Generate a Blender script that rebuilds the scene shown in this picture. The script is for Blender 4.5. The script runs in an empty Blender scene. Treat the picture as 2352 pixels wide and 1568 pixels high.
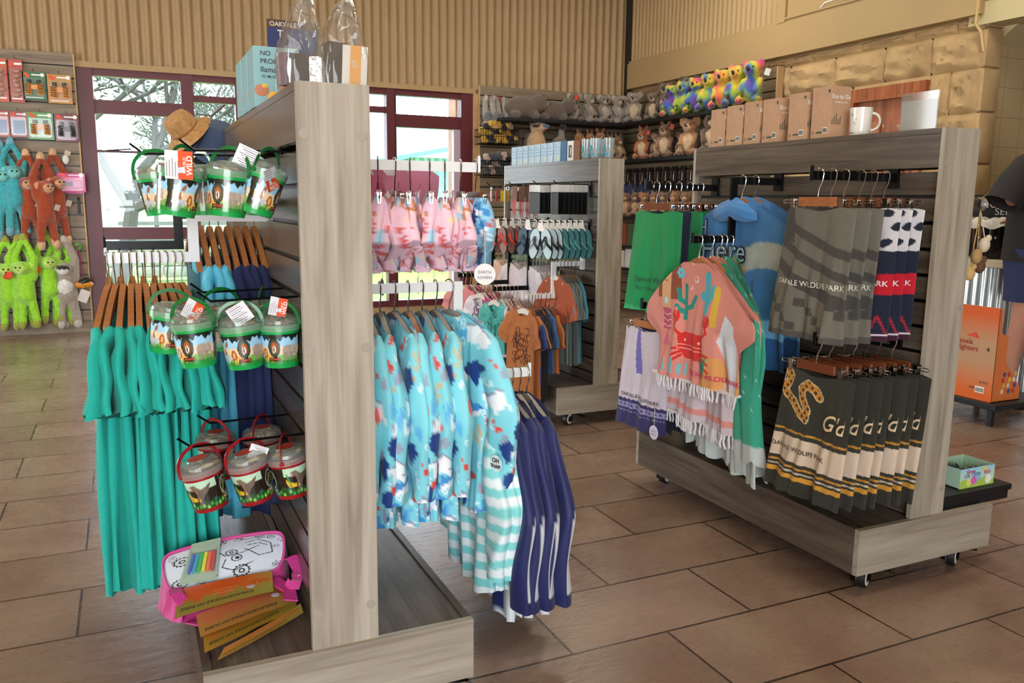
import bpy, bmesh, math, random
import numpy as np
from mathutils import Vector, Matrix, Euler
R = math.radians; PI = math.pi
C = bpy.context.scene.collection
random.seed(7); rng = np.random.RandomState(7)

EXPOSURE, SKY, SUN, FILL_W = -0.25, 15.0, 9.0, 50.0
FILLS = [(1.5, 1.5), (4.2, 3.2), (1.5, 6.0), (4.4, 6.5)]
# ------------------------------------------------------------------ camera
CF, CYAW, CPITCH, CROLL, CH = 1913.0, 0.43306, 0.16595, 0.010908, 1.3
def cam_matrix():
    f = Vector((math.sin(CYAW)*math.cos(CPITCH), math.cos(CYAW)*math.cos(CPITCH), -math.sin(CPITCH)))
    r = Vector((math.cos(CYAW), -math.sin(CYAW), 0)); u = r.cross(f)
    c, s = math.cos(CROLL), math.sin(CROLL)
    r2 = c*r + s*u; u2 = -s*r + c*u
    return Matrix((r2, u2, -f)).transposed()
CM = cam_matrix()
cd = bpy.data.cameras.new('camera'); cam = bpy.data.objects.new('camera', cd); C.objects.link(cam)
cam.matrix_world = Matrix.Translation((0, 0, CH)) @ CM.to_4x4()
cd.sensor_width = 36; cd.lens = CF/2352*36; cd.clip_start = 0.05; cd.clip_end = 300
bpy.context.scene.camera = cam
def P(px, py, **k):
    "the point of the plane X=, Y= or Z= that a measured image point stands for"
    d = CM @ Vector(((px-1176)/CF, -(py-784)/CF, -1.0))
    (a, v), = k.items(); i = 'XYZ'.index(a); o = (0, 0, CH)
    t = (v-o[i])/d[i]
    return Vector((d[0]*t, d[1]*t, CH+d[2]*t))

# ------------------------------------------------------------------ world, sun, added fill lights, exposure
vs = bpy.context.scene.view_settings
vs.view_transform = 'Standard'; vs.look = 'None'; vs.gamma = 1; vs.use_curve_mapping = False; vs.exposure = EXPOSURE
w = bpy.data.worlds.new('sky'); bpy.context.scene.world = w; w.use_nodes = True
nt = w.node_tree; bg = nt.nodes['Background']
tc = nt.nodes.new('ShaderNodeTexCoord'); sp = nt.nodes.new('ShaderNodeSeparateXYZ'); rp = nt.nodes.new('ShaderNodeValToRGB')
nt.links.new(tc.outputs['Generated'], sp.inputs[0]); nt.links.new(sp.outputs['Z'], rp.inputs[0])
rp.color_ramp.elements[0].position = 0.0; rp.color_ramp.elements[0].color = (0.95, 0.97, 1, 1)
rp.color_ramp.elements[1].position = 0.5; rp.color_ramp.elements[1].color = (0.72, 0.85, 1, 1)
nt.links.new(rp.outputs[0], bg.inputs[0]); bg.inputs[1].default_value = SKY
sl = bpy.data.lights.new('sun', 'SUN'); sl.energy = SUN; sl.angle = R(3); sl.color = (1, .96, .88)
so = bpy.data.objects.new('sun', sl); C.objects.link(so); so.rotation_euler = (R(32), R(-12), 0)
for (lx, ly) in FILLS:  # unseen area lights below the ceiling, added to brighten the room
    al = bpy.data.lights.new('fill_light', 'AREA'); al.shape = 'RECTANGLE'; al.size = 1.2; al.size_y = 0.5
    al.energy = FILL_W; al.color = (1, .93, .80)
    ao = bpy.data.objects.new('fill_light', al); C.objects.link(ao); ao.location = (lx, ly, 4.05)

# ------------------------------------------------------------------ colour and materials
def lin(h):
    h = h.lstrip('#'); h = h if len(h) > 3 else ''.join(q*2 for q in h); v = [int(h[i:i+2], 16)/255 for i in (0, 2, 4)]
    return tuple(x/12.92 if x <= .04045 else ((x+.055)/1.055)**2.4 for x in v)
_M = {}
def mat(name, col='#808080', rough=.6, metal=0, var=0, scale=20, bump=0, bscale=60, stretch=(1, 1, 1), trans=0, sheen=0, attr=False, coat=0, alpha=1, emit=0, spec=None, cells=0, subs=0):
    if name in _M: return _M[name]
    m = bpy.data.materials.new(name); _M[name] = m; m.use_nodes = True
    nt = m.node_tree; b = nt.nodes['Principled BSDF']; L = nt.links.new; N = nt.nodes.new
    c = lin(col) if isinstance(col, str) else col
    b.inputs['Base Color'].default_value = (*c, 1); b.inputs['Roughness'].default_value = rough; b.inputs['Metallic'].default_value = metal
    if spec is not None: b.inputs['Specular IOR Level'].default_value = spec
    if trans: b.inputs['Transmission Weight'].default_value = trans
    if sheen: b.inputs['Sheen Weight'].default_value = sheen; b.inputs['Sheen Roughness'].default_value = .5
    if coat: b.inputs['Coat Weight'].default_value = coat; b.inputs['Coat Roughness'].default_value = .08
    if alpha < 1: b.inputs['Alpha'].default_value = alpha
    if subs: b.inputs['Subsurface Weight'].default_value = subs
    tc = N('ShaderNodeTexCoord'); mp = N('ShaderNodeMapping'); L(tc.outputs['Object'], mp.inputs[0]); mp.inputs['Scale'].default_value = stretch
    src = None
    if attr:
        at = N('ShaderNodeAttribute'); at.attribute_name = 'Col'; src = at.outputs['Color']; L(src, b.inputs['Base Color'])
    if var:
        n = N('ShaderNodeTexNoise'); n.inputs['Scale'].default_value = scale; n.inputs['Detail'].default_value = 5; L(mp.outputs[0], n.inputs[0])
        r = N('ShaderNodeMapRange'); r.inputs[1].default_value = .3; r.inputs[2].default_value = .7; r.inputs[3].default_value = 1-var; r.inputs[4].default_value = 1+var*.6
        L(n.outputs['Fac'], r.inputs[0])
        x = N('ShaderNodeVectorMath'); x.operation = 'SCALE'
        if src: L(src, x.inputs[0])
        else: x.inputs[0].default_value = c
        L(r.outputs[0], x.inputs['Scale']); L(x.outputs[0], b.inputs['Base Color'])
    if bump:
        n = N('ShaderNodeTexNoise'); n.inputs['Scale'].default_value = bscale; n.inputs['Detail'].default_value = 4; L(mp.outputs[0], n.inputs[0])
        bp = N('ShaderNodeBump'); bp.inputs['Strength'].default_value = bump; bp.inputs['Distance'].default_value = .01
        L(n.outputs['Fac'], bp.inputs['Height']); L(bp.outputs[0], b.inputs['Normal'])
    return m
def clear(name, tint='#ffffff', op=.12, rough=.05, refl=.5):
    "thin clear film or pane: mostly see-through with a glossy surface"
    if name in _M: return _M[name]
    m = bpy.data.materials.new(name); _M[name] = m; m.use_nodes = True; nt = m.node_tree; N = nt.nodes.new; L = nt.links.new
    nt.nodes.remove(nt.nodes['Principled BSDF']); o = nt.nodes['Material Output']
    t = N('ShaderNodeBsdfTransparent'); t.inputs[0].default_value = (*lin(tint), 1)
    g = N('ShaderNodeBsdfGlossy'); g.inputs['Roughness'].default_value = rough
    d = N('ShaderNodeBsdfDiffuse'); d.inputs[0].default_value = (*lin(tint), 1)
    lw = N('ShaderNodeLayerWeight'); lw.inputs[0].default_value = .5; f = N('ShaderNodeMath'); f.operation = 'POWER'; L(lw.outputs['Facing'], f.inputs[0]); f.inputs[1].default_value = 3.0; f2 = N('ShaderNodeMath'); f2.operation = 'MULTIPLY_ADD'; L(f.outputs[0], f2.inputs[0]); f2.inputs[1].default_value = refl; f2.inputs[2].default_value = .035; f = f2
    a = N('ShaderNodeMixShader'); a.inputs[0].default_value = op; L(t.outputs[0], a.inputs[1]); L(d.outputs[0], a.inputs[2])
    b = N('ShaderNodeMixShader'); L(f.outputs[0], b.inputs[0]); L(a.outputs[0], b.inputs[1]); L(g.outputs[0], b.inputs[2])
    L(b.outputs[0], o.inputs[0]); return m
def woodmat(name, cols, axis='z', rough=.45, scale=1.0, spec=.5):
    "printed timber laminate with grain along one axis"
    if name in _M: return _M[name]
    m = bpy.data.materials.new(name); _M[name] = m; m.use_nodes = True; nt = m.node_tree; N = nt.nodes.new; L = nt.links.new
    b = nt.nodes['Principled BSDF']; b.inputs['Roughness'].default_value = rough; b.inputs['Specular IOR Level'].default_value = spec
    tc = N('ShaderNodeTexCoord'); mp = N('ShaderNodeMapping'); L(tc.outputs['Object'], mp.inputs[0])
    s = [14, 14, 14]; s['xyz'.index(axis)] = 1.1; mp.inputs['Scale'].default_value = [q*scale for q in s]
    n = N('ShaderNodeTexNoise'); n.inputs['Scale'].default_value = 1.6; n.inputs['Detail'].default_value = 8; n.inputs['Distortion'].default_value = .8; L(mp.outputs[0], n.inputs[0])
    mp2 = N('ShaderNodeMapping'); L(tc.outputs['Object'], mp2.inputs[0]); s = [120, 120, 120]; s['xyz'.index(axis)] = 4; mp2.inputs['Scale'].default_value = s
    n2 = N('ShaderNodeTexNoise'); n2.inputs['Scale'].default_value = 1; L(mp2.outputs[0], n2.inputs[0])
    ad = N('ShaderNodeMath'); ad.operation = 'MULTIPLY_ADD'; L(n2.outputs['Fac'], ad.inputs[0]); ad.inputs[1].default_value = .35; L(n.outputs['Fac'], ad.inputs[2])
    r = N('ShaderNodeValToRGB'); L(ad.outputs[0], r.inputs[0]); e = r.color_ramp.elements
    e[0].position = .45; e[0].color = (*lin(cols[0]), 1); e[1].position = .9; e[1].color = (*lin(cols[2]), 1)
    k = e.new(.66); k.color = (*lin(cols[1]), 1)
    L(r.outputs[0], b.inputs['Base Color'])
    bp = N('ShaderNodeBump'); bp.inputs['Strength'].default_value = .08; bp.inputs['Distance'].default_value = .003; L(n2.outputs['Fac'], bp.inputs['Height']); L(bp.outputs[0], b.inputs['Normal'])
    return m

# ------------------------------------------------------------------ mesh collecting
class MB:
    def __init__(s): s.v = []; s.f = []; s.m = []; s.c = []; s.n = 0; s.hascol = False
    def add(s, v, f, mi=0, col=None):
        v = np.asarray(v, float).reshape(-1, 3); s.v.append(v)
        s.f += [tuple(i+s.n for i in q) for q in f]; s.m += [mi]*len(f)
        if col is not None: s.hascol = True
        cc = np.ones((len(v), 3))*(np.asarray(col) if col is not None else 1.0)
        s.c.append(cc); s.n += len(v); return s
    def box(s, c, d, mi=0, rot=None, col=None, bev=0):
        h = np.array(d, float)/2
        if bev:
            b = min(bev, *(h*.9)); vs_ = []; 
            bm = bmesh.new(); bmesh.ops.create_cube(bm, size=1)
            for v in bm.verts: v.co = Vector((v.co.x*d[0], v.co.y*d[1], v.co.z*d[2]))
            bmesh.ops.bevel(bm, geom=bm.edges[:], offset=b, segments=2, affect='EDGES', profile=.5)
            bm.verts.index_update(); v = np.array([q.co[:] for q in bm.verts]); f = [[q.index for q in fc.verts] for fc in bm.faces]; bm.free()
        else:
            v = np.array([(x, y, z) for x in (-1, 1) for y in (-1, 1) for z in (-1, 1)])*h
            f = [(0, 1, 3, 2), (4, 6, 7, 5), (0, 4, 5, 1), (2, 3, 7, 6), (0, 2, 6, 4), (1, 5, 7, 3)]
        if rot is not None: v = v @ np.array(Euler(rot).to_matrix()).T
        return s.add(v+np.array(c, float), f, mi, col)
    def bb(s, a, b, mi=0, col=None, bev=0):
        a = np.array(a, float); b = np.array(b, float); return s.box((a+b)/2, np.abs(b-a), mi, None, col, bev)
    def grid(s, G, mi=0, col=None, cu=False, cv=False, flip=False):
        "G: array rows x columns x 3; cu closes columns, cv closes rows"
        G = np.asarray(G, float); nr, nc = G.shape[:2]; f = []
        for i in range(nr if cv else nr-1):
            for j in range(nc if cu else nc-1):
                a, b, c_, d = i*nc+j, i*nc+(j+1) % nc, ((i+1) % nr)*nc+(j+1) % nc, ((i+1) % nr)*nc+j
                f.append((a, d, c_, b) if flip else (a, b, c_, d))
        if col is not None: col = np.asarray(col).reshape(-1, 3) if np.ndim(col) > 1 else col
        return s.add(G.reshape(-1, 3), f, mi, col)
    def tube(s, pts, r, n=8, mi=0, cap=True, closed=False, sq=None, col=None):
        pts = [Vector(p) for p in pts]; k = len(pts); rr = r if hasattr(r, '__len__') else [r]*k
        G = []; up = Vector((0, 0, 1)); pn = None
        for i, p in enumerate(pts):
            a = pts[i-1] if (i or closed) else p; b = pts[(i+1) % k] if (i < k-1 or closed) else p
            t = (b-a).normalized() if (b-a).length > 1e-9 else Vector((0, 0, 1))
            if pn is None:
                q = up if abs(t.dot(up)) < .95 else Vector((0, 1, 0)); pn = (q-t*q.dot(t)).normalized()
            else:
                pn = (pn-t*pn.dot(t)); pn = pn.normalized() if pn.length > 1e-6 else Vector((1, 0, 0))
            bn = t.cross(pn)
            if sq: G.append([p+pn*sq[1]*sy+bn*sq[0]*sx for sx, sy in ((-1, -1), (1, -1), (1, 1), (-1, 1))])
            else: G.append([p+(pn*math.cos(2*PI*j/n)+bn*math.sin(2*PI*j/n))*rr[i] for j in range(n)])
        n0 = s.n; m = len(G[0]); s.grid(np.array([[q[:] for q in g] for g in G]), mi, col, cu=True, cv=closed)
        if cap and not closed:
            s.f.append(tuple(n0+j for j in range(m))); s.f.append(tuple(n0+(k-1)*m+j for j in reversed(range(m)))); s.m += [mi, mi]
        return s
    def cyl(s, a, b, r, n=16, mi=0, col=None): return s.tube([a, b], r, n, mi, col=col)
    def lathe(s, prof, n=24, c=(0, 0, 0), mi=0, col=None, rot=None, arc=1.0):
        a = np.linspace(0, 2*PI*arc, n, endpoint=arc < 1)
        G = np.array([[(r*np.cos(t), r*np.sin(t), z) for t in a] for r, z in prof])
        if rot is not None: G = G @ np.array(Euler(rot).to_matrix()).T
        return s.grid(G+np.array(c), mi, col, cu=arc >= 1)
    def ell(s, c, r, rot=None, n=12, mi=0, col=None):
        ph = np.linspace(0.001, PI-.001, n); th = np.linspace(0, 2*PI, n*2, endpoint=False)
        G = np.array([[(math.sin(p)*math.cos(t)*r[0], math.sin(p)*math.sin(t)*r[1], math.cos(p)*r[2]) for t in th] for p in ph])
        if rot is not None: G = G @ np.array(Euler(rot).to_matrix()).T
        return s.grid(G+np.array(c), mi, col, cu=True)
    def prism(s, poly, y0, y1, mi=0, col=None, plane='xz'):
        "2D outline extruded along the third axis"
        n = len(poly); mk = {'xz': lambda p, y: (p[0], y, p[1]), 'xy': lambda p, y: (p[0], p[1], y), 'yz': lambda p, y: (y, p[0], p[1])}[plane]
        v = [mk(p, y0) for p in poly]+[mk(p, y1) for p in poly]
        return s.add(v, [tuple(range(n)), tuple(reversed(range(n, 2*n)))]+[(i, i+n, (i+1) % n+n, (i+1) % n) for i in range(n)], mi, col)
    def build(s, name, mats, parent=None, smooth=True, loc=None, rz=0, fix=True, angle=40):
        me = bpy.data.meshes.new(name); V = np.concatenate(s.v)
        me.from_pydata(V.tolist(), [], s.f)
        for m in (mats if isinstance(mats, (list, tuple)) else [mats]): me.materials.append(m)
        me.polygons.foreach_set('material_index', s.m)
        if s.hascol:
            ca = me.color_attributes.new('Col', 'FLOAT_COLOR', 'POINT'); cc = np.concatenate(s.c)
            ca.data.foreach_set('color', np.hstack([cc, np.ones((len(cc), 1))]).ravel().astype(np.float32))
        if fix:
            bm = bmesh.new(); bm.from_mesh(me); bmesh.ops.recalc_face_normals(bm, faces=bm.faces[:]); bm.to_mesh(me); bm.free()
        if smooth: me.shade_smooth(); me.set_sharp_from_angle(angle=R(angle))
        me.update(); o = bpy.data.objects.new(name, me); C.objects.link(o)
        if parent: o.parent = parent
        if loc is not None: o.location = loc
        if rz: o.rotation_euler.z = rz
        return o

def top(name, label, cat, loc=(0, 0, 0), rz=0, group=None, rot=None):
    o = bpy.data.objects.new(name, None); C.objects.link(o); o.location = loc; o.rotation_euler = rot if rot is not None else (0, 0, rz)
    o.empty_display_size = .05; o['label'] = label; o['category'] = cat
    if group: o['group'] = group
    return o
def tag(o, label, cat, group=None, kind=None):
    if label: o['label'] = label
    if cat: o['category'] = cat
    if group: o['group'] = group
    if kind: o['kind'] = kind
    return o
def struct(o, label=None): o['kind'] = 'structure'; return o
def dup(root, loc=None, rz=None, label=None, group=None, rot=None):
    r = root.copy(); C.objects.link(r)
    if loc is not None: r.location = loc
    if rz is not None: r.rotation_euler = (0, 0, rz)
    if rot is not None: r.rotation_euler = rot
    if label: r['label'] = label
    if group: r['group'] = group
    for ch in list(root.children):
        c = ch.copy(); C.objects.link(c); c.parent = r
        for g in ch.children:
            d = g.copy(); C.objects.link(d); d.parent = c
    return r
ORD = ['first', 'second', 'third', 'fourth', 'fifth', 'sixth', 'seventh', 'eighth', 'ninth', 'tenth', 'eleventh', 'twelfth', 'thirteenth', 'fourteenth', 'fifteenth', 'sixteenth', 'seventeenth', 'eighteenth']

# ------------------------------------------------------------------ lettering
_T = {}
def textmesh(s, size=1.0, shear=0, bold=0, align='CENTER', space=1.0):
    k = (s, shear, bold, align, space)
    if k not in _T:
        cu = bpy.data.curves.new('t', 'FONT'); cu.body = s; cu.size = 1; cu.shear = shear; cu.offset = bold; cu.align_x = align; cu.space_character = space; cu.resolution_u = 3
        o = bpy.data.objects.new('t', cu); C.objects.link(o); dg = bpy.context.evaluated_depsgraph_get(); me = bpy.data.meshes.new_from_object(o.evaluated_get(dg))
        v = np.array([q.co[:2] for q in me.vertices]) if len(me.vertices) else np.zeros((0, 2)); f = [tuple(p.vertices) for p in me.polygons]
        bpy.data.objects.remove(o); bpy.data.curves.remove(cu); bpy.data.meshes.remove(me); _T[k] = (v, f)
    v, f = _T[k]; return v*size, f
def text_on(mb, s, fn, size, mi=0, rot=0, **k):
    "lettering laid on a surface: fn maps flat (x, z) arrays to points"
    v, f = textmesh(s, size, **k)
    if not len(v): return
    c, n = math.cos(rot), math.sin(rot); v = v @ np.array([[c, n], [-n, c]])
    mb.add(fn(v[:, 0], v[:, 1]), f, mi)

# ------------------------------------------------------------------ painting patterns on vertices (flat coordinates)
def p_disk(U, V, c, r, ry=None): return ((U-c[0])/r)**2+((V-c[1])/(ry or r))**2 < 1
def p_poly(U, V, pts):
    ins = np.zeros(U.shape, bool); n = len(pts)
    for i in range(n):
        x0, y0 = pts[i]; x1, y1 = pts[(i+1) % n]
        if y0 == y1: continue
        ins ^= ((V < y0) != (V < y1)) & (U < (x1-x0)*(V-y0)/(y1-y0)+x0)
    return ins
def p_line(U, V, pts, w):
    m = np.zeros(U.shape, bool); ws = w if hasattr(w, '__len__') else [w]*len(pts)
    for i in range(len(pts)-1):
        a = np.array(pts[i], float); b = np.array(pts[i+1], float); d = b-a; l = d@d+1e-12
        t = np.clip(((U-a[0])*d[0]+(V-a[1])*d[1])/l, 0, 1)
        m |= (U-a[0]-t*d[0])**2+(V-a[1]-t*d[1])**2 < (ws[i]*(1-t)+ws[i+1]*t)**2
    return m

# ------------------------------------------------------------------ hanging cloth
def drape(name, mats, parent, hw, L, ztop, th=.02, fold=.012, nf=3, seed=0, nu=22, nv=30, hem=0, colf=None, thp=None, mi=0, twist=0, pinch=0, cx=None, slant=0, hz=None):
    """a closed hanging cloth in the x-z plane (front faces -y). hw(v) half width, ztop(s, side) top line, L bottom z at s (number or function)"""
    r = np.random.RandomState(seed+1); ph = r.rand(6)*6.28
    s1 = np.linspace(-1, 1, nu); S = np.concatenate([s1, s1[::-1][1:-1]]); side = np.concatenate([-np.ones(nu), np.ones(nu-2)])
    v = np.linspace(0, 1, nv)[:, None]; S_ = S[None, :]*np.ones_like(v); sd = side[None, :]*np.ones_like(v)
    W = np.array([hw(t) for t in v[:, 0]])[:, None]
    X = W*S_+(np.array([cx(t) for t in v[:, 0]])[:, None] if cx else 0)
    zt = np.array([ztop(a, b) for a, b in zip(S, side)])[None, :]
    Lb = (np.array([L(a) for a in S])[None, :] if callable(L) else L)+hem*np.sin(S_*nf*PI+ph[3])
    Z = zt*(1-v)+Lb*v
    T = th*(1-np.abs(S_)**3)**.5*((np.array([thp(t) for t in v[:, 0]])[:, None]) if thp else 1)
    fa = fold*(v**.8 if not pinch else (.35+.65*v))
    Y = sd*T+fa*(np.sin(S_*nf*PI*.9+ph[0]+1.2*v)+.5*np.sin(S_*nf*PI*1.9+ph[1]-1.5*v)+.3*np.sin(S_*nf*PI*3.3+ph[2]+2*v))+twist*S_*v
    Y += sd*T*.35*np.sin(v*7+S_*3+ph[4])+slant*v
    X = X+fa*.35*np.sin(v*5+ph[5])
    G = np.stack([X, Y, Z], -1)
    mb = MB(); col = colf(X+getattr(colf, 'wrap', 0)*Y, Z, sd) if colf else None
    mb.grid(G, mi, None if col is None else col.reshape(-1, 3), cu=True)
    o = mb.build(name, mats, parent, angle=180) if name else mb
    def surf(x, z, off=.0035):
        "front surface point for flat (x, z)"
        x = np.atleast_1d(x).astype(float); z = np.atleast_1d(z).astype(float)
        F = G[:, :nu]; out = np.zeros((len(x), 3))
        for k in range(len(x)):
            vv = (z[k]-F[0, nu//2, 2])/(F[-1, nu//2, 2]-F[0, nu//2, 2]); vi = min(max(vv*(nv-1), 0), nv-1.001)
            i = int(vi); a = vi-i; row = F[i]*(1-a)+F[i+1]*a
            out[k] = (x[k], np.interp(x[k], row[:, 0], row[:, 1])-off, z[k])
        return out
    return (o, surf) if name else (mb, surf, G)
def sleeve(mb, p0, p1, w0, w1, th, seed=0, nt=14, nu=16, colf=None, mi=0, bend=(0, 0, 0), p2=None, ruf=0):
    "a flattened tube of cloth from p0 to p1 (to p2); w = half height across"
    r = np.random.RandomState(seed+5); ph = r.rand(3)*6.28
    pts = [np.array(p0, float), np.array(p1, float)]+([np.array(p2, float)] if p2 is not None else [])
    t = np.linspace(0, 1, nt); k = t*(len(pts)-1); i = np.minimum(k.astype(int), len(pts)-2); a = (k-i)[:, None]
    A = np.array(pts); c = A[i]*(1-a)+A[i+1]*a+np.sin(t*PI)[:, None]*np.array(bend)
    d = np.gradient(c, axis=0); d /= np.linalg.norm(d, axis=1)[:, None]
    nrm = np.stack([-d[:, 2], np.zeros(nt), d[:, 0]], -1); nrm /= np.linalg.norm(nrm, axis=1)[:, None]+1e-9
    th_ = np.linspace(0, 2*PI, nu, endpoint=False); W = (w0*(1-t)+w1*t)[:, None]
    e = np.cos(th_)[None, :]; f = np.sin(th_)[None, :]; tt = t[:, None]
    rp_ = np.clip(.25+t*8, 0, 1)[:, None]**.7; W = W*rp_; th = th*rp_
    yy = f*th*(1+.3*np.sin(tt*9+th_*2+ph[0]))+ruf*tt**2*np.sin(e*7+ph[1])+.004*np.sin(tt*12+ph[2])
    G = c[:, None, :]+nrm[:, None, :]*(e*W)[..., None]+np.stack([0*yy, yy, ruf*.6*tt**3*np.cos(e*6+ph[1])], -1)
    col = colf(G[..., 0]+getattr(colf, 'wrap', 0)*G[..., 1], G[..., 2], f*np.ones_like(tt)) if colf else None
    mb.grid(G, mi, None if col is None else col.reshape(-1, 3), cu=True)
# ================================================================== ROOM
WY, WX = 9.2, 5.8            # window wall, stone wall
def floor_mat():
    m = bpy.data.materials.new('slate tile'); m.use_nodes = True; nt = m.node_tree; N = nt.nodes.new; L = nt.links.new; b = nt.nodes['Principled BSDF']
    tc = N('ShaderNodeTexCoord'); mp = N('ShaderNodeMapping'); L(tc.outputs['Object'], mp.inputs[0]); mp.inputs['Location'].default_value = (-.455, -.2485, 0)
    br = N('ShaderNodeTexBrick'); L(mp.outputs[0], br.inputs[0]); br.inputs['Scale'].default_value = 1; br.inputs['Mortar Size'].default_value = .0045; br.inputs['Mortar Smooth'].default_value = .1
    br.inputs['Brick Width'].default_value = .659; br.inputs['Row Height'].default_value = .3425; br.inputs['Bias'].default_value = 0
    br.inputs['Color1'].default_value = (*lin('#86705f'), 1); br.inputs['Color2'].default_value = (*lin('#998272'), 1); br.inputs['Mortar'].default_value = (*lin('#3a2a22'), 1)
    n = N('ShaderNodeTexNoise'); n.inputs['Scale'].default_value = 2.2; n.inputs['Detail'].default_value = 8; n.inputs['Distortion'].default_value = .6; L(tc.outputs['Object'], n.inputs[0])
    r = N('ShaderNodeValToRGB'); L(n.outputs['Fac'], r.inputs[0]); e = r.color_ramp.elements
    e[0].position = .3; e[0].color = (*lin('#d0bfb8'), 1); e[1].position = .65; e[1].color = (1, .97, .92, 1)
    mx = N('ShaderNodeMix'); mx.data_type = 'RGBA'; mx.blend_type = 'MULTIPLY'; mx.inputs[0].default_value = .85; L(br.outputs['Color'], mx.inputs[6]); L(r.outputs[0], mx.inputs[7]); L(mx.outputs[2], b.inputs['Base Color'])
    m2 = N('ShaderNodeMapping'); L(tc.outputs['Object'], m2.inputs[0]); m2.inputs['Scale'].default_value = (5, 24, 1)
    n2 = N('ShaderNodeTexNoise'); n2.inputs['Scale'].default_value = 1.3; n2.inputs['Detail'].default_value = 7; n2.inputs['Distortion'].default_value = 1.1; n2.inputs['Roughness'].default_value = .6; L(m2.outputs[0], n2.inputs[0])
    m3 = N('ShaderNodeMapping'); L(tc.outputs['Object'], m3.inputs[0]); m3.inputs['Scale'].default_value = (20, 95, 1)
    n3 = N('ShaderNodeTexNoise'); n3.inputs['Scale'].default_value = 1; n3.inputs['Detail'].default_value = 4; n3.inputs['Distortion'].default_value = 1.5; L(m3.outputs[0], n3.inputs[0])
    rd = N('ShaderNodeMath'); rd.operation = 'ABSOLUTE'; s_ = N('ShaderNodeMath'); s_.operation = 'SUBTRACT'; L(n2.outputs['Fac'], s_.inputs[0]); s_.inputs[1].default_value = .5; L(s_.outputs[0], rd.inputs[0])
    p = N('ShaderNodeMath'); p.operation = 'POWER'; L(rd.outputs[0], p.inputs[0]); p.inputs[1].default_value = .6
    a = N('ShaderNodeMath'); a.operation = 'MULTIPLY_ADD'; L(n3.outputs['Fac'], a.inputs[0]); a.inputs[1].default_value = .35; L(p.outputs[0], a.inputs[2])
    a2 = N('ShaderNodeMath'); a2.operation = 'MULTIPLY_ADD'; L(br.outputs['Fac'], a2.inputs[0]); a2.inputs[1].default_value = -2.0; L(a.outputs[0], a2.inputs[2])
    bp = N('ShaderNodeBump'); bp.inputs['Strength'].default_value = .22; bp.inputs['Distance'].default_value = .003; L(a2.outputs[0], bp.inputs['Height']); L(bp.outputs[0], b.inputs['Normal'])
    rr = N('ShaderNodeMapRange'); L(n2.outputs['Fac'], rr.inputs[0]); rr.inputs[3].default_value = .22; rr.inputs[4].default_value = .34; L(rr.outputs[0], b.inputs['Roughness'])
    b.inputs['Specular IOR Level'].default_value = .75
    return m
m = MB(); m.bb((-4.2, -4, -.1), (9.5, WY, 0)); struct(m.build('floor', floor_mat(), smooth=False))
CREAM = mat('cream steel', '#ab8f68', .5, var=.06, scale=3)
CREAM2 = mat('cream board', '#b09469', .6, var=.05, scale=2)
def corr(x0, x1, z0, z1, pitch=.096, amp=.015, along='x', at=WY, sign=-1):
    n = int(abs(x1-x0)/pitch*12); xs = np.linspace(x0, x1, n)
    a = np.sin(xs/pitch*2*PI); d = np.sign(a)*np.abs(a)**.55*amp
    if along == 'x': return np.array([[(x, at+sign*(amp+q), z) for x, q in zip(xs, d)] for z in (z0, z1)])
    return np.array([[(at+sign*(amp+q), x, z) for x, q in zip(xs, d)] for z in (z0, z1)])
# window wall: corrugated sheet over the windows, solid behind the slat panels
m = MB(); m.grid(corr(-4.2, WX, 2.56, 4.2)); m.bb((-4.2, WY, 2.53), (WX+.2, WY+.15, 4.2)); m.bb((-4.2, WY, 0), (-.33, WY+.15, 2.53)); m.bb((3.71, WY, 0), (WX+.2, WY+.15, 2.53)); m.bb((-.33, WY, 0), (3.71, WY+.15, .1))
struct(m.build('wall_back', CREAM))
m = MB(); m.bb((-.36, WY-.05, 2.515), (3.74, WY+.02, 2.57)); struct(m.build('trim_1', CREAM2, smooth=False))
m = MB(); m.bb((3.71, WY-.05, 0), (3.77, WY, 2.52), bev=.004); struct(m.build('trim_2', mat('raw timber', '#c09a6b', .7, var=.15, scale=8), smooth=False))
m = MB(); m.bb((WX-.06, WY-.07, 2.62), (WX, WY-.02, 4.2)); struct(m.build('trim_3', mat('dark angle', '#2b2620', .6), smooth=False))
PLUM = mat('plum paint', '#5d2029', .4); GLASS = clear('window glass', '#f4fbff', .03, .02)
def window(k, x0, x1, bars, mid=None):
    "frame members as one mesh, panes of the bay as one mesh under it"
    f = MB(); y0, y1 = WY-.01, WY+.09
    f.bb((x0, y0, 2.45), (x1, y1, 2.52)); f.bb((x0, y0, .1), (x1, y1, .17))
    for (a, b) in bars[0]: f.bb((a, y0-.02, .1), (b, y1, 2.52))
    xs = (bars[0][0][1], bars[0][1][0])
    for (a, b) in bars[1]: f.bb((xs[0], y0+.01, a), (xs[1], y1-.01, b))
    o = struct(f.build('window_%d' % k, PLUM, smooth=False))
    g = MB(); g.bb((xs[0], WY+.035, .17), (xs[1], WY+.041, 2.45)); g.build('pane', GLASS, o, smooth=False)
    return o
w1 = window(1, -.33, .69, [[(-.33, -.2), (.585, .69)], [(2.1, 2.23), (1.735, 1.755), (.89, 1.01)]])
h = MB(); h.tube([(-.12, WY-.02, 1.75), (.0, WY-.06, 1.76), (.1, WY-.06, 1.77)], .007, 6); h.build('latch', mat('black metal', '#0c0c0d', .35, .6), w1)
w2 = window(2, .69, 1.2, [[(.69, .70), (1.1, 1.2)], [(2.255, 2.32)]])
h = MB(); h.tube([(.72, WY-.02, 2.14), (.86, WY-.05, 2.12), (1.0, WY-.03, 2.24)], .008, 6); h.build('stay', mat('plum paint'), w2)
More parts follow.
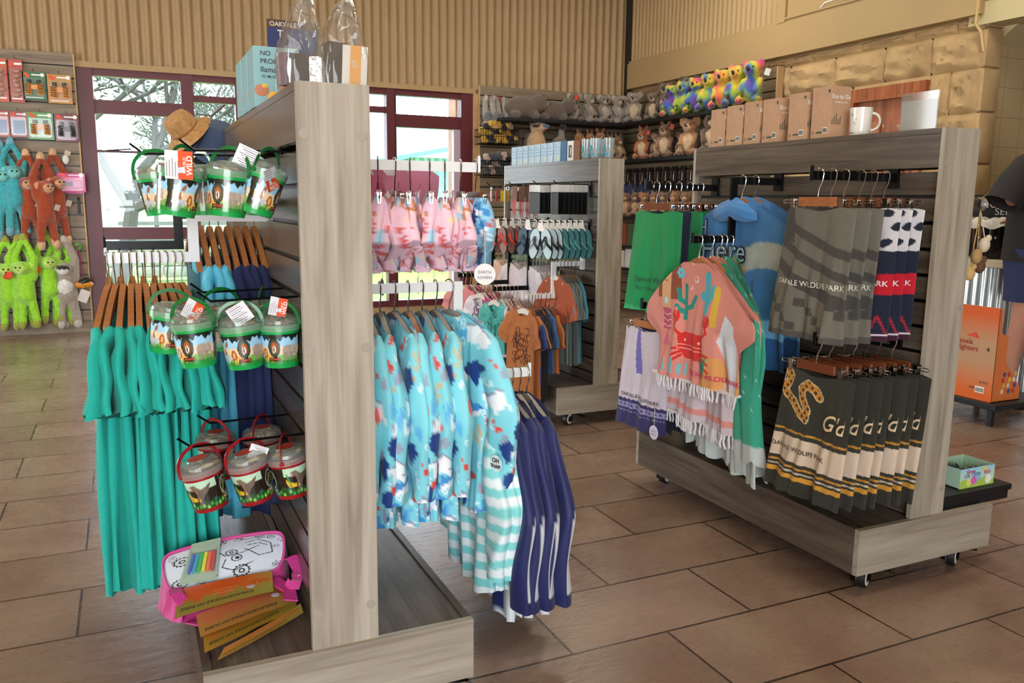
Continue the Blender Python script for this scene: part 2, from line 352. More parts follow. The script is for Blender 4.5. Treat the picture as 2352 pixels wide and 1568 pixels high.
window(3, 1.2, 2.42, [[(1.2, 1.3), (2.3, 2.42)], [(2.1, 2.23), (.89, 1.01)]])
window(4, 2.42, 2.79, [[(2.42, 2.44), (2.69, 2.79)], [(2.255, 2.32)]])
w5 = window(5, 2.79, 3.71, [[(2.785, 2.8), (3.57, 3.71)], [(2.11, 2.25), (.62, .68)]])
b = MB(); b.bb((3.49, WY, .17), (3.57, WY+.06, 2.11)); b.build('sash', mat('pale sash', '#b7a4b6', .4), w5, smooth=False)
# side wall in rock-faced stone with a cream bulkhead and corrugated sheet above
m = MB(); m.grid(corr(6.56, WY, 3.0, 4.2, .075, .008, 'y', WX)); m.bb((WX, 6.5, 2.98), (WX+.2, WY, 4.2))
m.bb((WX-.05, 4.38, 2.69), (WX+.2, WY, 2.99)); m.bb((WX-.01, 4.38, 2.99), (WX+.2, 6.5, 4.2))
m.bb((WX-.03, 4.4, 2.99), (WX-.01, WY, 3.02)); m.bb((WX-.04, 6.42, 3.0), (WX-.01, 6.53, 4.2)); m.bb((WX-.045, 4.4, 3.02), (WX-.02, 6.42, 3.035))
struct(m.build('wall_right', CREAM2, smooth=True))
c_ = MB(); c_.tube([(WX-.03, 5.98, 3.04), (WX-.06, 5.9, 3.065), (WX-.06, 5.75, 3.075), (WX-.03, 5.66, 3.05)], .009, 8); o = c_.build('wall_cable', mat('white plastic', '#e8e6df', .4)); tag(o, 'short white cable looping out of the cream bulkhead ledge', 'cable')
c_ = MB(); c_.tube([(WX-.04, 4.41, 3.3), (WX-.05, 4.40, 2.62), (WX-.05, 4.35, 2.56), (WX-.03, 4.33, 2.42)], .012, 8); o = c_.build('wall_cable', mat('cream plastic', '#c9ab77', .5)); tag(o, 'cream cable dropping down the stone wall corner beside the black screen', 'cable')
# stone blocks: each course a row of chiselled faces in one wall mesh
STONE = mat('sandstone', '#b89a6f', .9, var=.22, scale=5, bump=.9, bscale=16); MORT = mat('mortar', '#c4a57a', .9, bump=.3)
m = MB(); m.bb((WX+.05, 4.38, 0), (WX+.2, WY, 2.69), 1)
zs = [0, .25, .6, .9, 1.25, 1.62, 2.0, 2.32, 2.6, 2.69]; r = np.random.RandomState(3)
jt = {8: [4.38, 4.62, 5.0, 5.54, 6.1, 6.7, 7.5, 8.3, WY], 7: [4.38, 4.83, 5.28, 5.82, 6.38, 7.0, 7.7, 8.4, WY], 6: [4.38, 4.64, 4.83, 5.6, 6.1, 6.7, 7.4, 8.2, WY]}
for i in range(len(zs)-1):
    ys = jt.get(i) or list(np.clip(np.cumsum(np.r_[4.38, r.uniform(.35, .6, 12)]), 0, WY))
    for a, b in zip(ys[:-1], ys[1:]):
        if b-a < .05 or (zs[i] < 2.3 and a >= 4.8 and b <= 5.65): continue
        nu, nv = 22, 14; u = np.linspace(0, 1, nu); v = np.linspace(0, 1, nv); U, V = np.meshgrid(u, v)
        e = np.minimum(np.minimum(U*(b-a), (1-U)*(b-a)), np.minimum(V, 1-V)*(zs[i+1]-zs[i])); d = np.clip((e-.006)/.05, 0, 1)**.6*.05
        ph = r.rand(4)*6; d = d*(1+.25*np.sin(U*9+V*4+ph[0])+.2*np.sin(V*13-U*5+ph[1])+r.normal(0, .12, U.shape))
        m.grid(np.stack([WX+.05-d, a+U*(b-a), zs[i]+V*(zs[i+1]-zs[i])], -1))
for i in range(len(zs)-1):   # the squared return at the open end of the wall
    z0, z1 = zs[i], zs[i+1]; m.bb((WX+.03, 4.355, z0+.006), (WX+.21, 4.4, z1-.006), 0, bev=.01)
struct(m.build('wall_stone', [STONE, MORT], smooth=True))
# tiled wall beyond the corner, soffit, ceiling, other walls
def tile_mat():
    m = bpy.data.materials.new('cream tiles'); m.use_nodes = True; nt = m.node_tree; N = nt.nodes.new; L = nt.links.new; b = nt.nodes['Principled BSDF']; b.inputs['Roughness'].default_value = .35
    tc = N('ShaderNodeTexCoord'); sp = N('ShaderNodeSeparateXYZ'); cb = N('ShaderNodeCombineXYZ'); L(tc.outputs['Object'], sp.inputs[0]); L(sp.outputs['X'], cb.inputs[0]); L(sp.outputs['Z'], cb.inputs[1])
    br = N('ShaderNodeTexBrick'); L(cb.outputs[0], br.inputs[0]); br.offset = 0; br.inputs['Scale'].default_value = 1; br.inputs['Mortar Size'].default_value = .0025; br.inputs['Brick Width'].default_value = .22; br.inputs['Row Height'].default_value = .22
    br.inputs['Color1'].default_value = (*lin('#c0ab85'), 1); br.inputs['Color2'].default_value = (*lin('#b9a57f'), 1); br.inputs['Mortar'].default_value = (*lin('#8f7f62'), 1)
    L(br.outputs['Color'], b.inputs['Base Color']); return m
m = MB(); m.bb((WX+.2, 4.42, 0), (9.5, 4.55, 2.72)); struct(m.build('wall_kitchen', tile_mat(), smooth=False))
m = MB(); m.bb((WX-.0, 2.2, 2.62), (9.5, 4.5, 2.78)); m.prism([(4.42, 2.5), (4.42, 2.62), (4.25, 2.62)], WX+.2, 9.5, plane='yz'); struct(m.build('trim_4', mat('soffit paint', '#c7b98d', .7)))
m = MB(); m.bb((-4.2, -4, 4.2), (9.5, WY+.2, 4.3)); struct(m.build('ceiling', mat('ceiling paint', '#cbb68d', .8), smooth=False))
m = MB(); m.bb((-4.3, 1.0, 0), (-4.2, 3.8, 4.2)); m.bb((-4.3, 6.4, 0), (-4.2, WY, 4.2)); m.bb((-4.3, 3.8, 2.7), (-4.2, 6.4, 4.2)); m.bb((-4.3, 3.8, 0), (-4.2, 6.4, .6)); struct(m.build('wall_left', CREAM2, smooth=False))  # unseen left wall, its opening added to let cool light in
m = MB(); m.bb((9.5, -4, 0), (9.6, 4.5, 4.2)); m.bb((WX+.2, 4.42, 2.78), (9.5, 4.55, 4.2)); struct(m.build('wall_cafe', CREAM2, smooth=False))
# interior timber door in the stone wall
DOORW = woodmat('red timber', ['#7a3f22', '#98522e', '#ae6a41'], 'z', .35)
d = MB(); X = WX-.03
d.bb((X, 4.8, 0), (X+.1, 4.9, 2.28)); d.bb((X, 5.52, 0), (X+.1, 5.62, 2.28)); d.bb((X, 4.9, 2.19), (X+.1, 5.52, 2.28)); d.bb((X-.012, 4.88, 0), (X, 4.9, 2.2)); d.bb((X-.012, 4.9, 2.17), (X, 5.52, 2.19))
do = struct(d.build('door_1', DOORW, smooth=False))
l = MB(); l.bb((X+.05, 4.9, .02), (X+.09, 5.52, 2.19)); 
for a, b in ((1.35, 2.0), (.2, 1.2)):
    for p, q in ((4.98, 5.18), (5.25, 5.45)): l.bb((X+.03, p, a), (X+.055, q, b), bev=.012)
l.build('leaf', DOORW, do, smooth=False)
# outside: lawn, trees, shed, brick piers, retaining wall
m = MB(); m.bb((-30, WY+.16, -.12), (40, 90, -.06)); o = m.build('ground_outside', mat('lawn', '#6f9a2c', .9, var=.25, scale=1.5, bump=.4)); o['kind'] = 'structure'
BR = mat('face brick', '#9c6a55', .8, var=.25, scale=9)
for x in (-.45, 3.72):
    m = MB(); m.bb((x, 9.75, -.06), (x+.24, 10.0, 3.2)); o = m.build('column', BR, smooth=False); o['kind'] = 'structure'
m = MB()
for i in range(15):
    for j in range(3): m.box((-2.2+i*.42+(j % 2)*.2, 15, .1+j*.2), (.40, .3, .18), bev=.03)
o = m.build('wall_retaining', mat('pale blocks', '#8a8578', .9, var=.2)); o['kind'] = 'structure'
m = MB()
for i in range(9): m.bb((-3.5+i*.8, 17, 0), (-3.42+i*.8, 17.08, 1.25))
for z in (.5, .8, 1.1): m.bb((-3.6, 16.97, z), (3.0, 17.0, z+.07))
tag(m.build('rail_fence', mat('weathered rail', '#55564f', .9), smooth=False), 'grey post and rail fence on the lawn beyond the windows', 'fence')
sh = top('farm_shed', 'pale green corrugated steel shed beyond the right hand window', 'shed', (0, 0, 0))
m = MB(); xs = np.linspace(0, 9, 200); G = np.array([[(3.9+x, 16+.02*math.sin(x*40), z) for x in xs] for z in (-.06, 2.15)]); m.grid(G); m.bb((3.9, 16.05, -.06), (12.9, 20, 2.1)); m.build('wall', mat('shed wall', '#6fa398', .7), sh)
m = MB(); m.add([(3.3, 15.6, 1.78), (13, 15.6, 3.6), (13, 18.5, 4.4), (3.3, 18.5, 2.3), (3.3, 15.6, 1.86), (13, 15.6, 3.7), (13, 18.5, 4.5), (3.3, 18.5, 2.4)], [(0, 1, 2, 3), (4, 7, 6, 5), (0, 4, 5, 1), (3, 2, 6, 7), (0, 3, 7, 4), (1, 5, 6, 2)])
m.build('roof', mat('shed roof', '#4a857c', .6), sh, smooth=False)
def tree(x, y, s, seed, lab):
    r = np.random.RandomState(seed); t = top('gum_tree', lab, 'tree', (x, y, -.06)); br = MB(); lf = MB(); tips = []
    def grow(p, d, l, rad, k):
        q = p+d*l; mid = (p+q)/2+r.normal(0, .05*l, 3); br.tube([p, mid, q], [rad, rad*.85, rad*.7], 6)
        if k == 0 or l < .25: tips.append(q); return
        for _ in range(3 if k > 2 else 2+(r.rand() < .5)):
            e = d+r.normal(0, .42, 3); e[2] = abs(e[2])*.8+.12; e /= np.linalg.norm(e); grow(q, e, l*r.uniform(.68, .85), rad*.66, k-1)
            if k < 3: tips.append(q)
    for a in (-.22, .25): grow(np.array([a*.6, 0, 0.]), np.array([a, .05, 1.])/1.05, 1.35*s, .14*s, 5)
    br.build('trunk', mat('gum bark', '#3f3c35', .9), t)
    V = []; F = []
    for p in tips:
        for _ in range(9):
            c = p+r.normal(0, .26*s, 3); a = r.normal(0, 1, 3); a /= np.linalg.norm(a); b = np.cross(a, r.normal(0, 1, 3)); b /= np.linalg.norm(b); n = len(V)
            V += [c-a*.06*s, c+b*.018*s, c+a*.06*s, c-b*.018*s]; F.append((n, n+1, n+2, n+3))
    lf.add(V, F); lf.build('leaves', mat('gum leaf', '#3a4733', .7), t, smooth=False, fix=False)
tree(-.35, 12.8, .95, 5, 'tall multi-stemmed gum tree seen through the left window')
tree(3.2, 24, 1.0, 9, 'distant gum tree beyond the middle windows')
# rear and side walls behind the camera, the rear opening unglazed and sized for the light
m = MB(); m.bb((-4.2, -4.1, 0), (-3.6, -4, 4.2)); m.bb((-3.6, -4.1, 3.1), (9.5, -4, 4.2)); m.bb((.3, -4.1, 0), (9.5, -4, 3.1)); m.bb((-4.3, -4, 3.0), (-4.2, 1.0, 4.2)); m.bb((-4.3, -4, 0), (-4.2, 1.0, 3.0))
struct(m.build('wall_front', CREAM2, smooth=False))
# ================================================================== SLAT WALLS AND GONDOLA STANDS
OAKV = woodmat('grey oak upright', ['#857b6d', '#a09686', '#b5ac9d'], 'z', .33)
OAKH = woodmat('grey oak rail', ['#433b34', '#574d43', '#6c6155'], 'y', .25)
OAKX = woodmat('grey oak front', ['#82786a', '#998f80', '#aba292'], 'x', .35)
BLK = mat('groove black', '#0d0d0f', .35); BMET = mat('black metal'); CHR = mat('chrome', '#d0d0d0', .12, 1); WMET = mat('white metal', '#dcdcdc', .3)
WIRE = mat('black wire', '#141416', .22, .7)
def slats(mb, axis, a0, a1, z0, z1, at, pitch, thick=.018, side=-1, z_start=None, gap=.012, cut=()):
    "boards with dark grooves; mi 0 board, 1 groove"
    def bx(u0, u1, w0, w1, t0, t1, mi):
        lo, hi = (at+side*t1, at+side*t0) if side < 0 else (at+side*t0, at+side*t1)
        if axis == 'x': mb.bb((u0, lo, w0), (u1, hi, w1), mi)
        else: mb.bb((lo, u0, w0), (hi, u1, w1), mi)
    bx(a0, a1, z0, z1, 0, thick*.35, 1); z = z1
    while z > z0+.02:
        b = max(z-pitch+gap, z0); bx(a0, a1, b, z, thick*.35, thick, 0); z -= pitch
def gondola(x0, y0, y1, lab, tone=None):
    "x0: left edge of the base; the stand runs along y"
    g = top('display_stand', lab, 'display stand', (x0, y0, 0)); W = .655; Ln = y1-y0; c = W/2; pw = .08
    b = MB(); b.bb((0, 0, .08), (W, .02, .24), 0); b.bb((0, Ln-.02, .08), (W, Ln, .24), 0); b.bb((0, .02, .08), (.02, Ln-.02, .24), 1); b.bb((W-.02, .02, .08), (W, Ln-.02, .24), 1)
    b.bb((.004, .004, .218), (W-.004, Ln-.004, .222), 2); b.bb((.02, .02, .1), (W-.02, Ln-.02, .235), 1)
    b.build('base', [OAKX, OAKH, BLK], g, smooth=False)
    for k, yy in enumerate((.012, Ln-.03)):
        p = MB(); p.bb((c-pw, yy, .24), (c+pw, yy+.018, 1.55))
        for zz in (.33, .965, 1.44):
            for xx in (-.066, .062): p.lathe([(0, .0009), (.0105, .0009), (.0115, 0)], 16, (c+xx, yy, zz), 1, rot=(PI/2, 0, 0))
        p.build('upright', [OAKV, mat('cap plug', '#9b9285', .5)], g, smooth=False)
    t = MB(); t.bb((c-pw, .03, 1.532), (c+pw, Ln-.03, 1.55)); t.build('top_board', OAKH, g, smooth=False)
    for s in (-1, 1):
        t = MB(); xx = c+s*pw; t.bb((min(xx, xx-s*.02), .03, 1.425), (max(xx, xx-s*.02), Ln-.03, 1.531)); t.build('header_board', OAKH, g, smooth=False)
        t = MB(); slats(t, 'y', .03, Ln-.03, .24, 1.412, c+s*.034, .0862, .022, s); t.build('slat_panel', [OAKH, BLK], g, smooth=False)
    for xx in (.1, W-.11):
        for yy in (.06, Ln-.1):
            q = MB(); q.box((xx, yy+.01, .076), (.06, .06, .008)); q.bb((xx-.026, yy-.012, .02), (xx-.02, yy+.03, .072)); q.bb((xx+.02, yy-.012, .02), (xx+.026, yy+.03, .072))
            q.cyl((xx-.03, yy, .034), (xx+.03, yy, .034), .006, 10, 1); q.box((xx+.062, yy-.012, .062), (.075, .034, .012), 0, rot=(0, .3, .25)); q.box((xx+.098, yy-.003, .05), (.024, .036, .009), 0, rot=(0, .5, .25)); q.box((xx+.084, yy-.016, .0655), (.02, .03, .004), 1, rot=(0, .3, .25))
            k = q.build('caster', [BMET, CHR], g, smooth=False)
            q = MB(); q.lathe([(.0, -.014), (.027, -.015), (.037, -.013), (.038, 0), (.037, .013), (.027, .015), (0, .014)], 24, (xx, yy, .038), 0, rot=(0, PI/2, 0) if False else (PI/2, 0, .5))
            q.lathe([(.018, -.0165), (.029, -.0165), (.029, .0165), (.018, .0165)], 24, (xx, yy, .038), 1, rot=(PI/2, 0, .5)); q.build('wheel', [mat('tyre black', '#101010', .5), mat('wheel white', '#dcd8cc', .5)], k)
    return g
gondola(.1, 1.85, 3.34, 'grey oak slatwall stand in front holding jungle buckets and teal dresses')
gondola(2.145, 1.885, 3.22, 'grey oak slatwall stand on casters holding towels and hooded ponchos')
gondola(2.215, 4.15, 5.5, 'grey oak slatwall stand by the windows holding flip-flops and kids clothes')
# slat wall panels fixed to the room
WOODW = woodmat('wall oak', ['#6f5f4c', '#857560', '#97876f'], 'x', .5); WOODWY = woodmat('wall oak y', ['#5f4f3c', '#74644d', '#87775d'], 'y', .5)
EDGE = mat('panel edge', '#c8a678', .6)
p = MB(); slats(p, 'x', -1.9, -.345, .05, 2.62, WY, .115, .09, -1); p.bb((-.352, WY-.092, .05), (-.34, WY, 2.62), 2); p.bb((-1.9, WY-.12, .0), (-.345, WY-.09, .1), 0)
tag(p.build('slatwall', [WOODW, BLK, EDGE], smooth=False), 'tall slatwall panel left of the windows hung with plush monkeys', 'slatwall')
p = MB(); slats(p, 'x', 3.78, WX-.0, .05, 2.61, WY, .115, .07, -1); p.bb((3.77, WY-.072, .05), (3.785, WY, 2.61), 2)
tag(p.build('slatwall', [WOODW, BLK, EDGE], smooth=False), 'slatwall panel between the windows and the stone wall corner, behind plush wombats', 'slatwall')
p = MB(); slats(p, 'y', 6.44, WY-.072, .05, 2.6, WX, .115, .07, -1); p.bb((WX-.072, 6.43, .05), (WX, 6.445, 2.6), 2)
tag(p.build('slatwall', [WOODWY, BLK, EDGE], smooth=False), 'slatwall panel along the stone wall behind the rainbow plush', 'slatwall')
# black shelves running round the corner
BSH = mat('black shelf', '#121318', .5)
def shelf(a, b, lab, g=None):
    s = MB(); s.bb(a, b, bev=.004); o = s.build('wall_shelf', BSH, smooth=False); return tag(o, lab, 'shelf', g)
shelf((3.9, 8.76, 2.2), (WX-.075, WY-.075, 2.235), 'long black shelf under the plush wombats and koalas')
shelf((5.42, 6.3, 2.2), (WX-.075, 8.755, 2.235), 'long black shelf under the rainbow plush row')
shelf((4.0, 8.76, 1.77), (WX-.075, WY-.075, 1.805), 'lower black shelf under the plush kookaburra')
shelf((5.42, 6.3, 1.77), (WX-.075, 8.755, 1.805), 'lower black shelf under the plush kangaroos')
shelf((5.42, 6.3, 1.1), (WX-.075, 9.1, 1.135), 'low black shelf behind the green towels')
shelf((5.42, 6.3, .5), (WX-.075, 9.1, .535), 'bottom shelf with white boxes behind the middle stand')
# ================================================================== HANGERS, ARMS, HOOKS
RZ = -PI/2                      # hung across the rail: front faces -x, right hand towards -y
HW = mat('hanger wood', '#a5673a', .35, var=.2, scale=12, stretch=(3, 3, 12)); HWG = mat('hanger grey', '#8d8378', .4); HPL = mat('hanger plastic', '#e2ddd0', .25); HDK = mat('hanger dark wood', '#6f3a22', .3)
def hookpts(r=.021, neck=-.085, lean=0):
    a = [(r*math.cos(t)*-1, 0, -r+r*math.sin(t)+.0035) for t in np.linspace(-.5, PI*.93, 14)]
    a = [(x, 0, z) for x, _, z in a]; return a+[(r*.75, 0, -r*1.9), (.004, 0, -.06), (0, 0, neck)]
_H = {}
def hanger(kind, loc, rz, label, group=None, wood=None, w=.2, drop=.085):
    k = (kind, wood.name if wood else '', w, drop)
    label = label.split(' with ')[0] if len(label.split()) > 16 else label; label = ' '.join(label.split()[:16]).rstrip(',')
    if k in _H: return dup(_H[k], loc, rz, label, group)
    label = label.split(' with ')[0] if len(label.split()) > 16 else label; label = ' '.join(label.split()[:16]).rstrip(',')
    t = top({'shirt': 'clothes_hanger', 'clip': 'clip_hanger'}[kind], label, 'hanger', loc, rz, group); h = MB(); wood = wood or HW
    h.tube(hookpts(neck=-.085 if kind == 'shirt' else -.09), .0021, 6); h.build('hook', CHR, t)
    if kind == 'shirt':
        n = 14; up = []; lo = []
        for i in range(-n, n+1):
            s = i/n; z = -.078-drop*abs(s)**1.25-.006*(1-abs(s)); x = w*s
            up.append((x, z)); lo.append((x*.985, z-.032+.016*abs(s)))
        a = MB(); a.prism(up+lo[::-1], -.0075, .0075); a.build('shoulder_bar', wood, t, smooth=False)
    else:
        a = MB(); a.prism([(-w*.48, -.088), (w*.48, -.088), (w*.5, -.118), (-w*.5, -.118)], -.006, .006); a.build('wood_bar', wood, t, smooth=False)
        for s in (-1, 1):
            a = MB(); a.tube([(s*w*.4, 0, -.098), (s*w*.93, 0, -.098), (s*w*.95, 0, -.103), (s*w*.93, 0, -.108), (s*w*.4, 0, -.108)], .0018, 6); a.build('wire', CHR, t)
        for s in (-1, 1):
            c = MB(); x = s*w*.66; k_ = .7 if w < .15 else 1; c.box((x, -.006*k_, -.100-.013*k_), (.018*k_, .002, .044*k_), rot=(.12, 0, 0)); c.box((x, .006*k_, -.100-.013*k_), (.018*k_, .002, .044*k_), rot=(-.12, 0, 0)); c.box((x, 0, -.1), (.02*k_, .014*k_, .012*k_)); c.build('clip', CHR, t, smooth=False)
    _H[k] = t; return t
def arm(name_loc, sign, reach, drop, m, label, group=None, up=.12, h=.028, t_=.013, out=None):
    """display arm: from the wall straight out, or out, down and out again. loc is the wall end, top of bar"""
    t = top('garment_rail', label, 'display arm', name_loc, 0, group); b = MB(); s = sign
    b.bb((s*.001, -.022, -.05), (s*.012, .022, .03)); b.build('bracket', m, t, smooth=False); b = MB()
    if not drop: b.bb((s*.0125, -t_/2, -h), (s*reach, t_/2, 0)); b.bb((s*(reach), -t_/2-.001, -h-.002), (s*(reach+.008), t_/2+.001, .02), bev=.004)
    else:
        o = out; b.bb((s*.0125, -t_/2, -h), (s*o, t_/2, 0)); b.bb((s*(o-h), -t_/2, -drop), (s*o, t_/2, -h)); b.bb((s*o, -t_/2, -drop), (s*reach, t_/2, -drop+h)); b.bb((s*reach, -t_/2-.001, -drop-.002), (s*(reach+.008), t_/2+.001, -drop+h+.014), bev=.004)
    b.build('bar', m, t, smooth=False); return t
def peg(loc, reach, label, group=None, sign=-1):
    "slatwall wire hook; loc is the wall end at the height of the wire"
    t = top('slatwall_hook', label, 'hook', loc, 0, group); b = MB(); s = sign
    b.tube([(s*.012, 0, -.045), (s*.012, 0, -.008), (s*.02, 0, 0), (s*(reach-.03), 0, -.004), (s*reach, 0, .02)], .003, 8); b.build('wire', WIRE, t)
    b = MB(); b.bb((s*.002, -.012, -.075), (s*.009, .012, .015)); b.build('back_plate', BMET, t, smooth=False); return t
def ctag(parent, x, y, z, w=.035, h=.07, m=None, string=.06, rot=(0, 0, 0), name='hang_tag', rnd=False, words=()):
    "card tag on a cord, a part of the garment"
    b = MB(); m = m or mat('kraft card', '#c9bfa6', .7)
    b.tube([(x-.002, y, z), (x, y-.002, z-string*.5), (x+.001, y-.003, z-string)], .0011, 5, 1)
    if rnd: b.lathe([(0, -.0008), (w/2, -.0008), (w/2, .0008), (0, .0008)], 28, (x, y-.004, z-string-w/2+.004), 0, rot=(PI/2, 0, 0))
    else: b.prism([(x-w*.3, z-string+.004), (x+w*.3, z-string+.004), (x+w*.5, z-string-h*.12), (x+w*.5, z-string-h), (x-w*.5, z-string-h), (x-w*.5, z-string-h*.12)], y-.005, y-.0035)
    zc = z-string-(w/2 if rnd else h/2)
    for i, (s, sz) in enumerate(words): text_on(b, s, lambda a, c, i=i: np.stack([x+a, 0*a+y-.0062, zc+.006+c-i*sz*1.3], -1), sz, 2)
    return b.build(name, [m, mat('cord', '#d8cfb8', .8), mat('ink', '#3a3a38', .6)], parent, smooth=False)
# ================================================================== GARMENT SHAPES
def top_line(drop, neckw, neckd, z0=-.075, w=1.0, back=.012):
    def f(s, side):
        z = z0-drop*abs(s)**1.25; a = abs(s)/neckw
        if a < 1: z -= (neckd if side < 0 else back)*(1-a*a)**.6
        return z
    return f
def shirt(name, mats, parent, w=.2, wb=.2, L=-.62, z0=-.072, drop=.085, neckw=.4, neckd=.05, th=.014, fold=.012, nf=3, seed=0, slv=None, colf=None, hem=.006, nu=22, nv=30, waist=None, shw=None, slant=0, thp=None):
    """slv: dict(p0,p1,p2,w0,w1,th,ruf) right side, mirrored; shoulders at half width w, hem wb"""
    shw = shw or w*1.0
    hw = (lambda v: (shw+(w-shw)*min(1, v*5))*(1-v)+wb*v) if waist is None else (lambda v: np.interp(v, [0, .3, .5, 1], [shw, w*.95, waist, wb]))
    mb, surf, G = drape(None, None, None, hw, L, top_line(drop, neckw, neckd, z0), th, fold, nf, seed, nu, nv, hem, colf, slant=slant, thp=thp)
    if slv:
        for s in (-1, 1):
            q = dict(slv); p0 = (s*(shw-.035), 0, z0-drop*.72-.022); p1 = (s*(shw+q['p1'][0]), q['p1'][1]*1., q['p1'][2]); p2 = None if 'p2' not in q else (s*(shw+q['p2'][0]), q['p2'][1], q['p2'][2])
            sleeve(mb, p0, p1, q['w0'], q['w1'], q.get('th', .014), seed+s, colf=colf, p2=p2, ruf=q.get('ruf', 0), nt=q.get('nt', 14), nu=q.get('nu', 16))
    o = mb.build(name, mats, parent, angle=180)
    return o, surf
def plain_cloth(name, hexc, rough=.85, bump=.15, bs=500, sheen=.04): return mat(name, hexc, rough, var=.05, scale=30, bump=bump, bscale=bs, sheen=sheen)
# ================================================================== FRONT STAND, LEFT FACE
AX = .394-.002     # face of the left slat panel
r = np.random.RandomState(11)
arm((AX, 2.5, 1.265), -1, .44, .14, mat('arm white', '#cfd0d2', .3), 'white step-down display arm holding the teal dresses', None, out=.235)
arm((AX, 2.92, 1.262), -1, .45, .125, BMET, 'black step-down display arm behind the teal dresses', None, out=.25)
# teal dresses
TEAL = plain_cloth('teal jersey', '#12a596'); RED = plain_cloth('brick red jersey', '#7a2019'); SKYB = plain_cloth('light blue jersey', '#62c6e2'); NAVY = plain_cloth('navy jersey', '#1a2550'); SLT = plain_cloth('grey teal jersey', '#3f6a70')
slv_t = dict(p1=(.035, 0, -.27), p2=(.065, 0, -.40), w0=.05, w1=.075, th=.018, ruf=.016, nt=18)
protos = []
for k in range(4):
    d = top('teal_dress', 'x', 'dress', (0, 0, 0), RZ, 'teal dresses on the front stand')
    b, sf = shirt('cloth', TEAL, d, w=.16, wb=.225, L=-.88, z0=-.10, drop=.10, neckw=.62, neckd=.07, th=.0115, fold=.012, nf=4, thp=lambda v: 1+1.1*v, seed=20+k*3, slv=slv_t, hem=.012, nv=44, shw=.15)
    protos.append(d)
for i in range(11):
    x = -.05+.0185*i; z = 1.153; yw = RZ-.16+.034*i+r.uniform(-.04, .04); ref = 'teal dress on wooden hanger, %s from the aisle end of the row'
    p = protos[i % 4]; lab = ref % ORD[i]
    if i < 4: p.location = (x, 2.5, z); p.rotation_euler.z = yw; p['label'] = lab; d = p
    else: d = dup(p, (x, 2.5, z), yw, lab)
    hanger('shirt', (x, 2.5, z), yw, 'wooden hanger of the %s teal dress from the aisle end' % ORD[i], 'wooden hangers of the teal dresses', w=.17, drop=.10)
    if i in (0, 2, 4):
        ctag(d, .15, .012 if i else -.02, [-.40, -.42, -.42][i//2], .036, .10, mat('kraft card', '#c9bfa6', .7) if i else mat('brown card', '#8b6f50', .7), string=.13, words=[('Rustic', .011), ('Threads', .008)])
# brick red garments and grey-teal singlet behind
for i in range(5):
    x = -.055+.033*i; d = top('red_dress', 'brick red dress behind the teal row, %s from the aisle end' % ORD[i], 'dress', (x, 2.92, 1.137), RZ+r.uniform(-.1, .1), 'brick red dresses on the rear arm')
    shirt('cloth', RED, d, w=.17, wb=.19, L=-.74, z0=-.1, drop=.09, neckw=.5, neckd=.05, th=.012, fold=.01, seed=60+i, slv=dict(p1=(.05, 0, -.26), p2=(.07, 0, -.36), w0=.055, w1=.09, th=.018, ruf=.01))
    hanger('shirt', (x, 2.92, 1.137), d.rotation_euler.z, 'wooden hanger of the %s brick red dress from the aisle end' % ORD[i], 'wooden hangers of the brick red dresses', w=.17, drop=.10)
arm((AX, 2.66, 1.305), -1, .27, 0, BMET, 'short black arm holding light blue and navy shirts')
for i in range(8):
    x = .178+.0255*i; navy = i >= 4; nm = 'navy' if navy else ('grey teal' if i == 0 else 'light blue'); m_ = NAVY if navy else (SLT if i == 0 else SKYB)
    lb = ['grey teal singlet with a low neck beside the teal dresses', 'light blue shirt next to the grey teal singlet', 'second light blue shirt from the grey teal singlet', 'light blue shirt touching the navy shirts', 'navy shirt touching the light blue shirts', 'second navy shirt from the light blue shirts', 'third navy shirt from the light blue shirts', 'navy shirt nearest the slat panel'][i]
    d = top('t_shirt', lb, 'shirt', (x, 2.66, 1.303), RZ+.05+r.uniform(-.05, .05), 'shirts on the short black arm')
    shirt('cloth', m_, d, w=.15, wb=.17, L=-.95+.03*(i % 3), z0=-.1, drop=.115, neckw=.55, neckd=.13 if i == 0 else .05, th=.018, fold=.014, thp=lambda v: 1+.6*v, seed=80+i, slv=None if i == 0 else dict(p1=(.03, 0, -.28), p2=(.03, 0, -.36), w0=.05, w1=.06, th=.02, ruf=.006), nv=40, shw=.13)
    hanger('shirt', (x, 2.66, 1.303), RZ+.05, 'wooden hanger of the ' + lb.split(' with')[0].replace(' beside', ',').strip(), 'wooden hangers on the short black arm', w=.15, drop=.115)
    if i in (5, 6): ctag(d, .12, -.012, -.42, .03, .1, mat('kraft grey', '#8f8a78', .7), string=.14)
